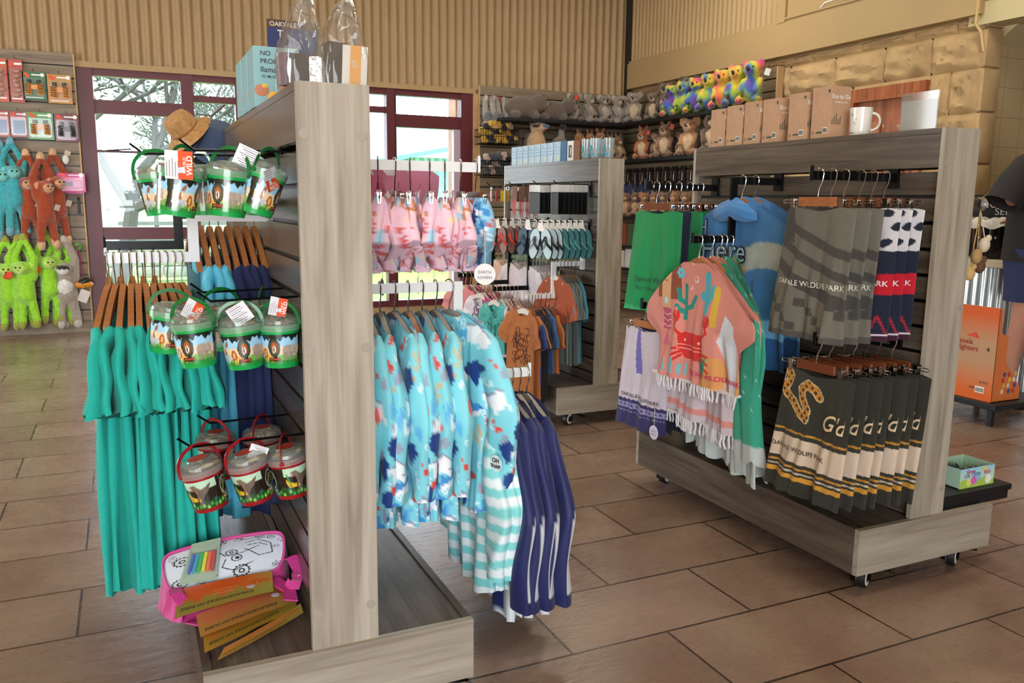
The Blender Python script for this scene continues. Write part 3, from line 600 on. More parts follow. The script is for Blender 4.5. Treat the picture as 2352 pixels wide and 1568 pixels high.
# ------------------------------------------------------------------ toy buckets
LIDM = clear('lid plastic', '#e8efe9', .16, .12)
def scene_band(U, V, dark, kind, seed):
    "printed picture band: U along the band 0..1, V 0..1 up"
    r = np.random.RandomState(seed); n = U.shape+(3,); c = np.zeros(n)
    if kind == 'jungle':
        c[:] = lin('#9fd0ea'); c[V < .62] = lin('#e3c9a4'); c[V < .3+.05*np.sin(U*40)[...]] = lin('#6cae45'); c[V < .12] = lin('#2f8f3a')
        for u in (.02, .27, .52, .77): c[(np.abs(U-u) < .018+.03*np.abs(V-.5)) & (V > .1)] = lin('#14201a')
        c[(V > .86+.06*np.sin(U*55)+.04*np.sin(U*131))] = lin('#16241c')
        def rhino(u):
            g = lin('#b9bfbf'); c[p_disk(U*8, V, (u*8, .3), .36, .15)] = g; c[p_disk(U*8, V, (u*8+.4, .27), .2, .1)] = g; c[p_poly(U*8, V, [(u*8+.5, .3), (u*8+.72, .42), (u*8+.62, .22)])] = lin('#e8e8e2')
            for k in (-.22, -.08, .12, .24): c[(np.abs(U*8-u*8-k) < .045) & (V > .06) & (V < .25)] = lin('#9aa0a0')
        def lion(u):
            g = lin('#e0b05c'); c[p_disk(U*8, V, (u*8+.25, .24), .3, .1)] = g; c[p_disk(U*8, V, (u*8-.08, .34), .2, .19)] = lin('#a4502a'); c[p_disk(U*8, V, (u*8-.08, .35), .1, .11)] = g
            for k in (-.05, .1, .4, .5): c[(np.abs(U*8-u*8-k) < .035) & (V > .06) & (V < .22)] = g
        def eleph(u):
            g = lin('#a9998a'); c[p_disk(U*8, V, (u*8, .45), .4, .2)] = g; c[p_disk(U*8, V, (u*8+.4, .48), .2, .17)] = lin('#b8a898'); c[p_line(U*8, V, [(u*8+.52, .45), (u*8+.6, .2)], .05)] = g
            for k in (-.25, -.1, .15, .28): c[(np.abs(U*8-u*8-k) < .06) & (V > .12) & (V < .4)] = lin('#958678')
        def meer(u): c[p_line(U*8, V, [(u*8, .45), (u*8+.16, .72), (u*8+.26, .78)], [.1, .08, .06])] = lin('#a8623a'); c[p_disk(U*8, V, (u*8+.1, .55), .06, .08)] = lin('#f0ece4')
        rhino(.08); meer(.1); lion(.19); eleph(.39); rhino(.58); meer(.6); lion(.69); eleph(.89)
        for u in (.27, .77):   # badge with a tiger face and red title
            c[p_disk(U*8, V, (u*8, .56), .42, .33)] = lin('#22261f'); c[p_disk(U*8, V, (u*8, .56), .36, .28)] = lin('#3d4a36'); c[p_disk(U*8, V, (u*8, .56), .2, .2)] = lin('#b4602c'); c[p_disk(U*8, V, (u*8, .5), .11, .13)] = lin('#f2f0ea')
            c[p_line(U*8, V, [(u*8-.03, .6), (u*8, .4)], .03)] = lin('#111111'); c[(np.abs(U*8-u*8) < .42) & (V > .1) & (V < .24)] = lin('#5a1d12'); c[(np.abs(U*8-u*8) < .34) & (V > .15) & (V < .2)] = lin('#c0563a')
        for u in np.arange(.02, 1, .04): c[p_line(U*8, V, [(u*8, 0), (u*8+.12*np.sin(u*90), .17)], [.04, .01])] = lin('#1f7a35')
    else:
        c[:] = lin('#241c16'); c[V < .28+.06*np.sin(U*60)] = lin('#1f4a1f')
        c[(V > .72) & (np.sin(U*12.5) > -.2)] = lin('#b7d6b8')
        for u in (.1, .6):
            c[p_line(U*8, V, [(u*8+.05, .2), (u*8+.2, .55), (u*8-.1, .8), (u*8-.38, .76)], [.14, .2, .1, .09])] = lin('#7d6a5c'); c[p_line(U*8, V, [(u*8+.2, .55), (u*8+.7, .7), (u*8+.95, .85)], [.14, .1, .03])] = lin('#6a5a4e'); c[p_disk(U*8, V, (u*8-.42, .76), .09, .06)] = lin('#c9bdb0')
            c[p_line(U*8, V, [(u*8-.95, .66), (u*8-.6, .4), (u*8+.1, .34)], [.02, .1, .03])] = lin('#e2b21e'); c[p_line(U*8, V, [(u*8-.7, .75), (u*8-.5, .35)], .05)] = lin('#3f8f3a')
            for k in (-.05, .22): c[p_line(U*8, V, [(u*8+k, .4), (u*8+k+.05, .12)], .06)] = lin('#5d4f45')
        for u in (.35, .85):
            c[p_disk(U*8, V, (u*8, .58), .4, .32)] = lin('#d8d8cc'); c[p_disk(U*8, V, (u*8, .58), .36, .285)] = lin('#1e2416'); c[p_line(U*8, V, [(u*8-.2, .45), (u*8, .7), (u*8+.2, .66)], [.07, .09, .05])] = lin('#6f6a35'); c[(np.abs(U*8-u*8) < .4) & (V > .12) & (V < .27)] = lin('#7a1c16'); c[(np.abs(U*8-u*8) < .25) & (V > .17) & (V < .22)] = lin('#d8c8a8')
        for u in np.arange(.02, 1, .035): c[p_disk(U*8, V, (u*8, .1+.05*np.sin(u*70)), .1, .07)] = lin('#3f9a45' if int(u*100) % 2 else '#7ac04f')
        for u in np.arange(.01, 1, .11): c[p_line(U*8, V, [(u*8, .2), (u*8+.15, .38)], [.04, .01])] = lin('#2c6f9a')
    return c
def bucket_proto(kind, col, lidc):
    t = top('toy_bucket', 'x', 'toy bucket', (0, 0, 0)); n = 96
    # local origin at the handle top; rim at -.065, base at -.155
    body = MB(); body.lathe([(0, -.158), (.040, -.158), (.0415, -.150), (.0418, -.149), (.0480, -.066), (.0508, -.066), (.0508, -.0535), (.0480, -.0535)], 48); body.build('body', mat('bucket '+kind, col, .28, coat=.4), t)
    v = np.linspace(0, 1, 30); u = np.linspace(0, 1, n*2+1); U, V = np.meshgrid(u, v); rad = .0424+(.0478-.0424)*V; a = U*2*PI
    G = np.stack([rad*np.cos(a), rad*np.sin(a), -.147+V*.072], -1); b = MB(); b.grid(G, 0, scene_band(U, V, 0, kind, 1).reshape(-1, 3)); b.build('printed_band', mat('band print', '#ffffff', .22, attr=True, coat=.5), t)
    l = MB(); l.lathe([(.0515, -.068), (.0522, -.052), (.0500, -.051), (.0485, -.042), (.044, -.040), (.040, -.036), (.028, -.0345), (.026, -.032), (0, -.0315)], 40); l.lathe([(.0505, -.068), (.0512, -.053)], 40)
    l.build('lid', LIDM, t); l = MB(); l.lathe([(0, -.0312), (.022, -.0316)], 24); l.build('lid_sticker', mat('sticker '+kind, '#b23a2c' if kind == 'dino' else '#a9b9a8', .5), t)
    h = MB(); pts = [(.053*math.cos(q), 0, -.058+.058*math.sin(q)**.8) for q in np.linspace(.02, PI-.02, 17)]; h.tube(pts, .003, 6, sq=(.0042, .0012)); 
    for s in (-1, 1): h.cyl((s*.05, 0, -.06), (s*.0555, 0, -.06), .006, 12)
    h.build('handle', mat('handle '+kind, lidc, .3, coat=.3), t)
    f = MB(); q = np.random.RandomState(4)
    for _ in range(16): f.ell((q.uniform(-.03, .03), q.uniform(-.03, .03), -.05+q.uniform(-.006, .008)), (.014, .006, .005), rot=(0, 0, q.rand()*3), n=6, col=lin(['#8a6a42', '#c9a14a', '#6f6f6a', '#d2b890', '#4e5a3a'][q.randint(5)]))
    f.build('toy_figures', mat('figure vinyl', '#ffffff', .4, attr=True), t); return t
def rot_b(tilt, spin): return Euler((0, 0, spin)).to_matrix().to_4x4() @ Matrix.Identity(4), tilt
BG = bucket_proto('jungle', '#0fa04a', '#0f6b30'); BD = bucket_proto('dino', '#96121a', '#8f1520')
def cardtag(parent, loc, rot, words=True, both=False):
    b = MB(); h = MB(); w_, hh = .029, .062
    b.box((0, 0, 0), (w_*2, hh, .0006), 0, bev=0); b.bb((-w_*.05, -hh/2, .0004), (w_, hh/2, .0008), 1)
    text_on(b, 'WILD', lambda x, y: np.stack([.0275-y, x, 0*x+.0011], -1), .017, 2, bold=.02); text_on(b, 'REPUBLIC', lambda x, y: np.stack([.014-y, x, 0*x+.0011], -1), .0085, 2)
    for k in range(5): b.bb((-w_*.9+k*.006, -hh*.42, .0004), (-w_*.9+k*.006+.0015, hh*(.1+.06*(k % 3)), .0007), 3)
    for k in range(9): b.bb((-w_*.85+k*.006, -hh*.4, -.0007), (-w_*.85+k*.006+.0015+.001*(k % 2), hh*(.35-.1*(k % 3)), -.0004), 3)
    b.add([(-.006, -.018, .0012), (.012, -.016, .0012), (.012, -.004, .0012), (-.006, -.006, .0012)], [(0, 1, 2, 3)], 0)
    text_on(b, '$12.79', lambda x, y: np.stack([.004-y*1, x-.011, 0*x+.0014], -1), .0075, 3)
    o = b.build('swing_tag', [mat('card white', '#e3e0e4', .5), mat('tag orange', '#e4511d', .5), mat('white ink', '#f6f4f0', .5), mat('grey ink', '#85838c', .6)], parent, smooth=False); o.location = loc; o.rotation_euler = rot; return o
def bucket(proto, x, y, z, spin, tilt, lab, grp, tg=None):
    "spin turns the print, tilt leans it on the hook"
    first = not proto.get('used'); M = Matrix.Rotation(tilt, 4, 'Y') @ Matrix.Rotation(spin, 4, 'Z'); e = M.to_euler()
    if first: proto['used'] = 1; o = proto; o.location = (x, y, z); o.rotation_euler = e; o['label'] = lab; o['group'] = grp
    else: o = dup(proto, (x, y, z), None, lab, grp, rot=e)
    if tg: cardtag(o, tg[0], tg[1])
    return o
HZ = (1.412, 1.067, .722)
peg((AX, 2.06, HZ[0]), .27, 'wire hook holding the top row of green toy buckets'); peg((AX, 2.30, HZ[0]), .37, 'long wire hook behind the top row of green buckets')
peg((AX, 2.055, HZ[1]), .25, 'wire hook holding the middle row of green toy buckets'); peg((AX, 2.26, HZ[1]), .25, 'wire hook behind the middle row of green buckets')
peg((AX, 2.05, HZ[2]), .31, 'wire hook holding the red dinosaur buckets'); peg((AX, 2.26, HZ[2]), .25, 'wire hook behind the front dinosaur buckets')
g1, g2, g3 = 'green jungle toy buckets on the top hooks', 'green jungle toy buckets on the middle hooks', 'red dinosaur toy buckets on the low hooks'
bz = [h+.0045 for h in HZ]
# the spin is chosen so the same animals face the aisle
B = [bucket(BG, .131, 2.06, bz[0], 1.0, .16, 'green toy bucket, top hook, elephant side out, farthest from the post', g1),
 bucket(BG, .232, 2.06, bz[0], 2.4, .10, 'green toy bucket, top hook, middle one with the lion side out', g1),
 bucket(BG, .325, 2.06, bz[0], .9, .30, 'green toy bucket, top hook, next to the post', g1),
 bucket(BG, .07, 2.30, bz[0], .2, -.14, 'green toy bucket on the rear top hook, farthest from the post', g1), bucket(BG, .185, 2.30, bz[0], 2.0, -.02, 'green toy bucket on the rear top hook, middle one', g1), bucket(BG, .30, 2.30, bz[0], 3.0, .02, 'green toy bucket on the rear top hook, next to the post', g1),
 bucket(BG, .124, 2.055, bz[1], 2.5, -.10, 'green toy bucket, middle hook, farthest from the post', g2),
 bucket(BG, .229, 2.055, bz[1]-.012, 2.95, -.10, 'green toy bucket, middle hook, badge side out, between two others', g2),
 bucket(BG, .325, 2.055, bz[1]-.014, 2.5, -.03, 'green toy bucket, middle hook, next to the post', g2),
 bucket(BG, .10, 2.26, bz[1], 3.2, .14, 'green toy bucket on the rear middle hook, against the teal dresses', g2), bucket(BG, .215, 2.26, bz[1], .4, .05, 'green toy bucket on the rear middle hook, middle one', g2), bucket(BG, .32, 2.26, bz[1], 1.2, 0, 'green toy bucket on the rear middle hook, next to the post', g2),
 bucket(BD, .117, 2.05, bz[2]-.006, 3.55, -.22, 'red dinosaur bucket, front low hook, farthest from the post', g3),
 bucket(BD, .224, 2.05, bz[2]-.004, 3.5, -.22, 'red dinosaur bucket, front low hook, between two others', g3),
 bucket(BD, .325, 2.05, bz[2], 4.3, -.14, 'red dinosaur bucket, front low hook, badge side out, next to the post', g3),
 bucket(BD, .185, 2.26, bz[2], 2.2, .0, 'red dinosaur bucket on the rear low hook, farther from the post', g3), bucket(BD, .30, 2.26, bz[2], 1.0, -.05, 'red dinosaur bucket on the rear low hook, nearer the post', g3)]
def tag_at(o, wl, wr, s=1.0):
    "place a card tag given in room directions under a tilted bucket"
    bpy.context.view_layer.update(); M = o.matrix_basis.inverted() @ (Matrix.Translation(wl) @ Euler(wr).to_matrix().to_4x4()); q = cardtag(o, (0, 0, 0), (0, 0, 0)); q.matrix_local = M @ Matrix.Scale(s, 4)
tag_at(B[0], (.115, 2.0, 1.372), (1.45, .05, .12)); tag_at(B[2], (.312, 2.0, 1.345), (1.3, 1.3, .6), .85); tag_at(B[1], (.262, 2.03, 1.395), (1.2, 1.1, 2.6), .8)
tag_at(B[6], (.13, 2.035, 1.046), (1.3, .6, .2), .72); tag_at(B[7], (.232, 2.02, 1.035), (1.3, -1.0, 3.0), .8); tag_at(B[8], (.322, 2.035, 1.046), (1.3, .25, .0), .72); tag_at(B[13], (.262, 2.04, .688), (1.3, 1.2, 2.6), .7)
# ------------------------------------------------------------------ on the low deck of the front stand
def bil(q, u, v): return q[0]*(1-u)*(1-v)+q[1]*u*(1-v)+q[2]*u*v+q[3]*(1-u)*v
q = [np.array(p) for p in (P(368, 1272, Z=.385), P(655, 1214, Z=.40), P(648, 1318, Z=.315), P(388, 1376, Z=.305))]
def sq(u, v):   # square to rounded square
    a, b = u*2-1, v*2-1; k = 1-.10*(a*a)*(b*b)**2-.06*(a*b)**2; return (a*k+1)/2, (b*k+1)/2
bag = top('colouring_bag', 'pink colouring bag with black doodle print lying on the low deck', 'bag', (0, 0, 0))
nu, nv = 190, 100; U, V = np.meshgrid(np.linspace(0, 1, nu), np.linspace(0, 1, nv)); uu, vv = sq(U, V)
G = bil(q, uu[..., None], vv[..., None]); G[..., 2] += .016*np.sin(U*PI)*np.sin(V*PI); X, Y = U*.30, (1-V)*.22
c = np.ones(U.shape+(3,))*lin('#d3dbe6'); K = lin('#16161a')
def ring(cx, cy, r, w): return np.abs(np.hypot(X-cx, Y-cy)-r) < w
def spiral(cx, cy, r):
    a = np.arctan2(Y-cy, X-cx); d = np.hypot(X-cx, Y-cy); return (d < r) & (np.abs(((d/r*2.2-a/(2*PI)) % 1)-.5) < .17)
for cx, cy, s in ((.045, .15, .018), (.03, .05, .017), (.19, .045, .018), (.165, .13, .012)):
    d = np.hypot(X-cx, Y-cy); a = np.arctan2(Y-cy, X-cx); c[(d < s*1.25*(1+.12*np.cos(a*14))) & (d > s*.75)] = K; c[(d < s) & (d > s*.78)] = lin('#d3dbe6'); c[d < s*.5] = K; c[d < s*.25] = lin('#d3dbe6')
for cx, cy, s in ((.272, .195, .014), (.285, .05, .012), (.09, .035, .011), (.02, .19, .01), (.28, .14, .01)): c[spiral(cx, cy, s)] = K
for i in range(46):
    a = rng.rand()*.30; b = rng.rand()*.22
    if .12 < a < .27 and .03 < b < .2: continue
    t = rng.rand()*6; k = rng.choice([3, 4, 5]); d = np.hypot(X-a, Y-b); an = np.arctan2(Y-b, X-a)-t; c[(np.abs(d-.007*(1.1+.6*np.cos(an*k))) < .0013)] = K
for pts in ([(.14, .2), (.13, .15), (.15, .115), (.19, .12), (.235, .15)], [(.20, .14), (.235, .1), (.27, .11), (.265, .16), (.23, .19), (.20, .175)], [(.15, .1), (.14, .07), (.17, .05), (.22, .075)], [(.205, .16), (.235, .165), (.255, .15)], [(.18, .22), (.2, .2), (.235, .21)]): c[p_line(X, Y, pts, .0016)] = K
c[ring(.178, .1, .013, .0016) | (np.hypot(X-.18, Y-.1) < .006)] = K
b = MB(); b.grid(G, 0, c.reshape(-1, 3)); b.build('printed_panel', mat('print canvas', '#fff', .55, attr=True), bag)
PINK = mat('pink nylon', '#b53577', .42, sheen=.2, bump=.12, bscale=90); n = 72; t = np.linspace(0, 1, n, endpoint=False)*4
def edge(k): f = k % 1; return {0: (f, 0), 1: (1, f), 2: (1-f, 1), 3: (0, 1-f)}[int(k) % 4]
E0 = np.array([bil(q, *[float(z) for z in sq(*edge(k))]) for k in t]); cen = E0.mean(0)
def rim(f, dz, zmix=0, sh=(0, 0)):
    g = cen+(E0-cen)*f; g[:, 2] = (g[:, 2]+dz)*(1-zmix)+.243*zmix; g[:, 0] += sh[0]; g[:, 1] += sh[1]; return g
fr = np.array([max(0, math.sin((k-2)/1*PI))*.05 if 2 < k < 3 else 0 for k in t])
g2 = rim(1.06, -.035); g2[:, 1] -= fr; g3 = rim(1.07, -.05, .55, (-.005, -.01)); g3[:, 1] -= fr*1.5; g3[:, 2] += .006*np.sin(t*14); g3[:, 0] += .005*np.sin(t*19)
b = MB(); b.grid(np.array([rim(.985, .002), rim(1.02, .004), rim(1.03, -.006), g2, g3, rim(1.0, 0, 1, (0, -.02)), rim(.1, 0, 1)]), cu=True); b.build('body', PINK, bag)
b = MB(); b.tube([p+Vector((0, 0, .004)) for p in map(Vector, rim(1.01, .002))], .0035, 6, closed=True); b.build('piping', mat('pink piping', '#cf4f92', .35), bag)
def strap(pts, w, name='strap'):
    b = MB(); b.tube(pts, .002, sq=(w, .0016)); b.build(name, mat('pink webbing', '#d13c92', .5, bump=.4, bscale=300), bag)
strap([(.33, 2.21, .33), (.355, 2.17, .35), (.367, 2.13, .325), (.35, 2.10, .30), (.33, 2.12, .30)], .016); strap([(.30, 2.14, .31), (.335, 2.10, .29), (.33, 2.05, .285)], .018)
strap([(.065, 2.17, .32), (.06, 2.11, .33), (.085, 2.08, .30), (.075, 2.10, .27), (.06, 2.14, .26)], .016); strap([(.09, 2.09, .26), (.12, 2.03, .275), (.13, 2.0, .255)], .014)
b = MB(); b.tube([(.345, 2.115, .33), (.362, 2.10, .328), (.36, 2.085, .318), (.343, 2.10, .318)], .002, 6, closed=True); b.build('buckle', CHR, bag)
# crayon pack on the bag
cp = top('crayon_pack', 'clear pack of six rainbow crayons lying on the pink bag', 'crayon pack', (0, 0, 0))
k4 = [bil(q, *uv)+np.array([0, 0, .018]) for uv in ((.24, .12), (.47, .1), (.41, .98), (.09, .93))]; nrm = np.array([0, -.4, .9])
b = MB(); b.add([*(p+nrm*.006 for p in k4), *(p+nrm*.009 for p in k4)], [(0, 1, 2, 3), (4, 7, 6, 5), (0, 4, 5, 1), (1, 5, 6, 2), (2, 6, 7, 3), (3, 7, 4, 0)]); b.build('card', mat('crayon card', '#9db39c', .4, coat=.3), cp, smooth=False)
for i, h in enumerate(('#2f5fb0', '#1f9fc8', '#2fae4c', '#d8d52a', '#e2652a', '#c2304a')):
    a = bil(k4, .2+i*.13, .32)+nrm*.014; z = bil(k4, .2+i*.13, .82)+nrm*.014; b = MB(); b.tube([a, a+(z-a)*.06, a+(z-a)*.9, a+(z-a)*.92, z], [.002, .0052, .0052, .0035, .003], 10); b.build('crayon', mat('wax '+h, h, .35), cp)
b = MB(); t_ = [bil(k4, u, v) for u, v in ((.1, .2), (.9, .2), (.9, .9), (.1, .9))]; b.add([*(p+nrm*.0095 for p in t_), *(p+nrm*.021 for p in t_)], [(4, 5, 6, 7), (0, 1, 5, 4), (1, 2, 6, 5), (2, 3, 7, 6), (3, 0, 4, 7)]); b.build('blister', clear('blister', '#ffffff', .06, .08), cp, smooth=False)
# four craft purse cards fanned out on the deck
def purse(k, Q, lab, c0, c1):
    t = top('craft_purse_card', lab, 'craft card', (0, 0, 0), 0, 'orange craft purse cards'); Q = [np.array(p) for p in Q]; U, V = np.meshgrid(np.linspace(0, 1, 60), np.linspace(0, 1, 24))
    cut = .03*np.exp(-((U-.55)/.1)**2)*V+.012*np.sin(U*9+k)*V; G = bil(Q, U[..., None], (V*(1-cut))[..., None]); G[..., 2] += .004*np.sin(U*3+k)+.0008
    col = np.ones(U.shape+(3,))*lin(c0); f = np.clip((V-.45+.08*np.sin(U*23+k)+.05*np.sin(U*51))*6, 0, 1)[..., None]; col = col*(1-f)+np.array(lin(c1))*f; g = np.clip((U-.62)*3, 0, 1)[..., None]*.6; col = col*(1-g)+np.array(lin('#8f8a3c'))*g
    b = MB(); b.grid(G, 0, col.reshape(-1, 3)); H = G.copy(); H[..., 2] -= .0012; b.grid(H, 0, np.ones((U.size, 3))*lin('#a5762f')); m = [mat('craft card print', '#fff', .3, attr=True, coat=.4), mat('dark green ink', '#20301c', .5), mat('rust ink', '#b8431e', .5), mat('tan ink', '#c98a55', .6), mat('violet sticker', '#5a3a9a', .4), mat('price sticker', '#cfc8e0', .5)]
    def on_(u0, v0, sx=.2, dz=.0016):   # lettering reads upside down from the aisle
        return lambda x, y: np.array([bil(Q, min(max(u0-a/sx, 0), 1), v0+b_/.075)+(0, 0, dz+.004*math.sin((u0-a/sx)*3+k)) for a, b_ in zip(x, y)])
    text_on(b, 'KOALA/CROCODILE DIY PURSE', on_(.42, .74), .0105, 1, bold=.015); text_on(b, 'WILD', on_(.86, .30), .016, 2, bold=.03)
    if False: pass
    for j, s in enumerate(('ATTENTION!', 'WARNING!')): text_on(b, s, on_(.5-.03*j, .36+.13*j), .009, 3)
    if k in (0, 1): 
        u0, v0 = ((.24, .55), (.2, .5))[k]
        cc = bil(Q, 1-u0, v0); b.lathe([(0, .0022), (.0105, .0022), (.0105, .0012)], 20, cc+np.array([0, 0, .0035]), 5)
    if k == 1:
        cc = bil(Q, .66, .12); n_ = 36; b.lathe([(0, .003), (.030, .003)], 40, cc+np.array([-.01, .012, .004]), 4)
    b.build('card', m, t)
purse(3, [P(515, 1488, Z=.262), P(690, 1385, Z=.262), P(697, 1405, Z=.250), P(500, 1516, Z=.250)], 'bottom craft purse card of the fanned pile', '#a86a2c', '#8f6a2a')
purse(2, [P(465, 1440, Z=.278), P(672, 1345, Z=.278), P(682, 1392, Z=.262), P(470, 1503, Z=.262)], 'craft purse card second from the bottom of the fanned pile', '#b86a2c', '#a07a2a')
purse(1, [P(450, 1415, Z=.293), P(662, 1330, Z=.293), P(684, 1378, Z=.277), P(461, 1467, Z=.277)], 'craft purse card with violet sticker, second from the top of the fanned pile', '#c06a40', '#b07a3a')
purse(0, [P(410, 1355, Z=.325), P(625, 1312, Z=.33), P(628, 1358, Z=.30), P(401, 1421, Z=.296)], 'top craft purse card of the pile, tucked under the crayon pack', '#c4521f', '#8f7a34')
# ------------------------------------------------------------------ on top of the front stand
ZT = 1.551
BOXB = mat('mug box blue', '#7fa9ae', .5)
for i in range(3):
    t = top('mug_box', ['blue gift mug box with hand lettering, first on top of the stand', 'blue mug box right behind the lettered one', 'blue mug box last in the row by the hats'][i], 'gift box', (.345, 2.45+i*.135, ZT), 0, 'mug boxes on the front stand')
    b = MB(); b.bb((0, 0, 0), (.125, .118, .162), bev=.002)
    if i < 3:
        f = lambda a, z: np.stack([a, 0*a-.0008, z], -1)
        for s, x, z, sz in (('NO', .018, .138, .018), ('PROB', .018, .117, .018), ('llama', .018, .094, .021), ('3D MUG', .02, .079, .0105)): text_on(b, s, lambda a, c, x=x, z=z: f(a+x, c+z), sz, 1, align='LEFT', bold=.01)
        b.ell((.02, -.0005, .045), (.02, .0012, .016), mi=2); b.ell((.028, -.0012, .057), (.009, .0012, .006), mi=3); b.ell((.052, -.0005, .026), (.017, .0012, .018), mi=3); b.ell((.085, -.0005, .05), (.018, .0012, .022), mi=2)
    b.build('carton', [BOXB, mat('ink black', '#15181a', .5), mat('print tan', '#b5704f', .5), mat('print yellow', '#d8a42a', .5)], t, smooth=False)
def cello(x, y, w, d, h, lab, kind, rz=0):
    t = top('gift_bag', lab, 'gift bag', (x, y, ZT), rz, 'clear gift bags on the front stand'); g = MB(); rows = []; n = 64; r = np.random.RandomState(int(x*1000))
    for v in np.linspace(0, 1, 26):
        ww = w/2*(1+.03*math.sin(v*7))*(1-max(0, (v-.3)/.7)**1.7*.9); dd = d/2*(1-.22*v**2); a = np.linspace(0, 2*PI, n, endpoint=False)
        ex = np.sign(np.cos(a))*np.abs(np.cos(a))**.35*ww; ey = np.sign(np.sin(a))*np.abs(np.sin(a))**.35*dd
        cr = .006*v*np.sin(a*5+v*8)+.004*np.sin(a*9-v*14)*v; rows.append(np.stack([ex+cr*.6+(.02*max(0, v-.7)), ey+cr, 0*a+v*h+.004*np.sin(a*3)*v], -1))
    g.grid(np.array(rows), cu=True); g.build('film', clear('cellophane', '#f6f4f0', .05, .07, .6), t); sm = MB(); sm.grid(np.array([rows[-3]*[1.06, 1.0, 1], rows[-1]*[1.06, 1.0, 1]]), cu=True); sm.tube([tuple(q_) for q_ in rows[-1][::2]], .0014, 4, closed=True); sm.build('top_seam', clear('seam film', '#ffffff', .16, .1, .6), t)
    c = MB()
    if kind == 0:
        c.box((-.005, -.01, h*.2), (w*.42, d*.28, h*.34), 0, rot=(0, 0, .15)); c.box((.028, -.03, h*.17), (w*.3, d*.3, h*.34), 1, rot=(.03, 0, -.2)); c.ell((-.02, .045, h*.33), (.02, .02, .008), mi=3); c.lathe([(0, 0), (.022, 0), (.028, .07), (.026, .07), (.02, .005)], 24, (-.02, .045, .01), 2)
        c.build('contents', [mat('bag brown', '#4c443c', .35), mat('foil silver', '#c9c9cc', .25, .8, bump=.6, bscale=60), mat('mug purple', '#6f5d77', .4), mat('green lid', '#2f8f5f', .4)], t, smooth=False)
    else:
        c.box((-.02, .0, h*.26), (w*.4, d*.42, h*.5), 0, rot=(0, .05, .1)); c.box((.022, -d*.2, h*.24), (.055, .02, h*.47), 1, rot=(.04, .05, -.12)); c.box((.022, -d*.2-.011, h*.24), (.024, .002, h*.47), 2, rot=(.04, .05, -.12))
        text_on(c, 'gift', lambda a, z: np.stack([.022-z, 0*a-d*.2-.0135, a+h*.26], -1), .014, 1)
        c.build('contents', [mat('bag brown', '#4c443c', .35), mat('white label', '#d5d2cb', .4), mat('orange band', '#d3922a', .4)], t, smooth=False)
    b = MB(); b.tube([(-.01, -.01, h*.87), (.01, -.012, h*.85), (.03, -.004, h*.82), (.034, .0, h*.72)], .0015, 5); b.build('tie', mat('gold tie', '#9a8a5a', .3, .6), t)
cello(.385, 2.0, .09, .20, .19, 'tall clear gift bag holding a silver box and purple mug on the stand', 0); cello(.465, 1.94, .095, .15, .182, 'clear gift bag with an orange striped label beside the post top', 1)
def hat(name, lab, loc, rot, m, cr, ch, br, bd, cat='hat', band=None):
    t = top(name, lab, cat, loc, 0, None, rot); b = MB()
    b.lathe([(br, -bd), (br*.85, -bd*.45), (cr*1.05, 0), (cr, ch*.1), (cr*.96, ch*.6), (cr*.8, ch*.92), (cr*.5, ch), (0, ch*.93), (0, ch*.91), (cr*.78, ch*.88), (cr*.95, ch*.1), (br*.85, -bd*.48), (br, -bd)], 48); b.build('body', m, t)
    if band: b = MB(); b.lathe([(cr*1.01, ch*.04), (cr*1.0, ch*.2)], 48); b.build('band', band, t)
    return t
STRAW = mat('straw weave', '#b98a55', .8, var=.3, scale=60, bump=.8, bscale=140)
hat('straw_hat', 'woven straw hat tipped on the far end of the front stand', (.225, 3.36, 1.545), (.35, -.75, 0), STRAW, .056, .07, .095, .018, band=mat('straw band', '#8f5f33', .8))
hat('navy_cap', 'navy cloth cap hanging under the mug boxes beside the straw hat', (.335, 3.36, 1.50), (.5, .25, 0), plain_cloth('navy cap cloth', '#3a4a66'), .068, .08, .085, .05)
hat('black_cap', 'black cap with pale mesh hanging between the straw hat and the navy cap', (.27, 3.54, 1.49), (.3, -.3, 0), plain_cloth('black cap cloth', '#1a1d26'), .08, .10, .11, .05)
for nm, x, y, z in (('hat_hook', .30, 3.345, 1.505),):
    b = MB(); b.tube([(.41, 3.345, 1.50), (.30, 3.40, 1.50), (.245, 3.42, 1.55)], .003, 6); tag(b.build('hat_hook', WIRE), 'wire hook carrying the hats at the far end of the front stand', 'hook')
# sign on the corrugated wall
t = top('wall_sign', 'blue and brown enamel park sign high on the corrugated wall', 'sign', (1.70, WY-.03, 2.95)); b = MB(); b.bb((-.26, 0, -.17), (.26, .012, .17), 0); b.bb((-.255, -.002, -.165), (.255, 0, .09), 1)
text_on(b, 'OAKVALE', lambda a, z: np.stack([a-.235, 0*a-.003, z+.105], -1), .062, 2, align='LEFT', bold=.02); text_on(b, 'T', lambda a, z: np.stack([a-.13, 0*a-.004, z+.0], -1), .1, 2, bold=.02); b.build('plate', [mat('sign brown', '#5a3a22', .4), mat('sign blue', '#1f2f6f', .35), mat('sign white', '#e9e6dc', .5)], t, smooth=False)
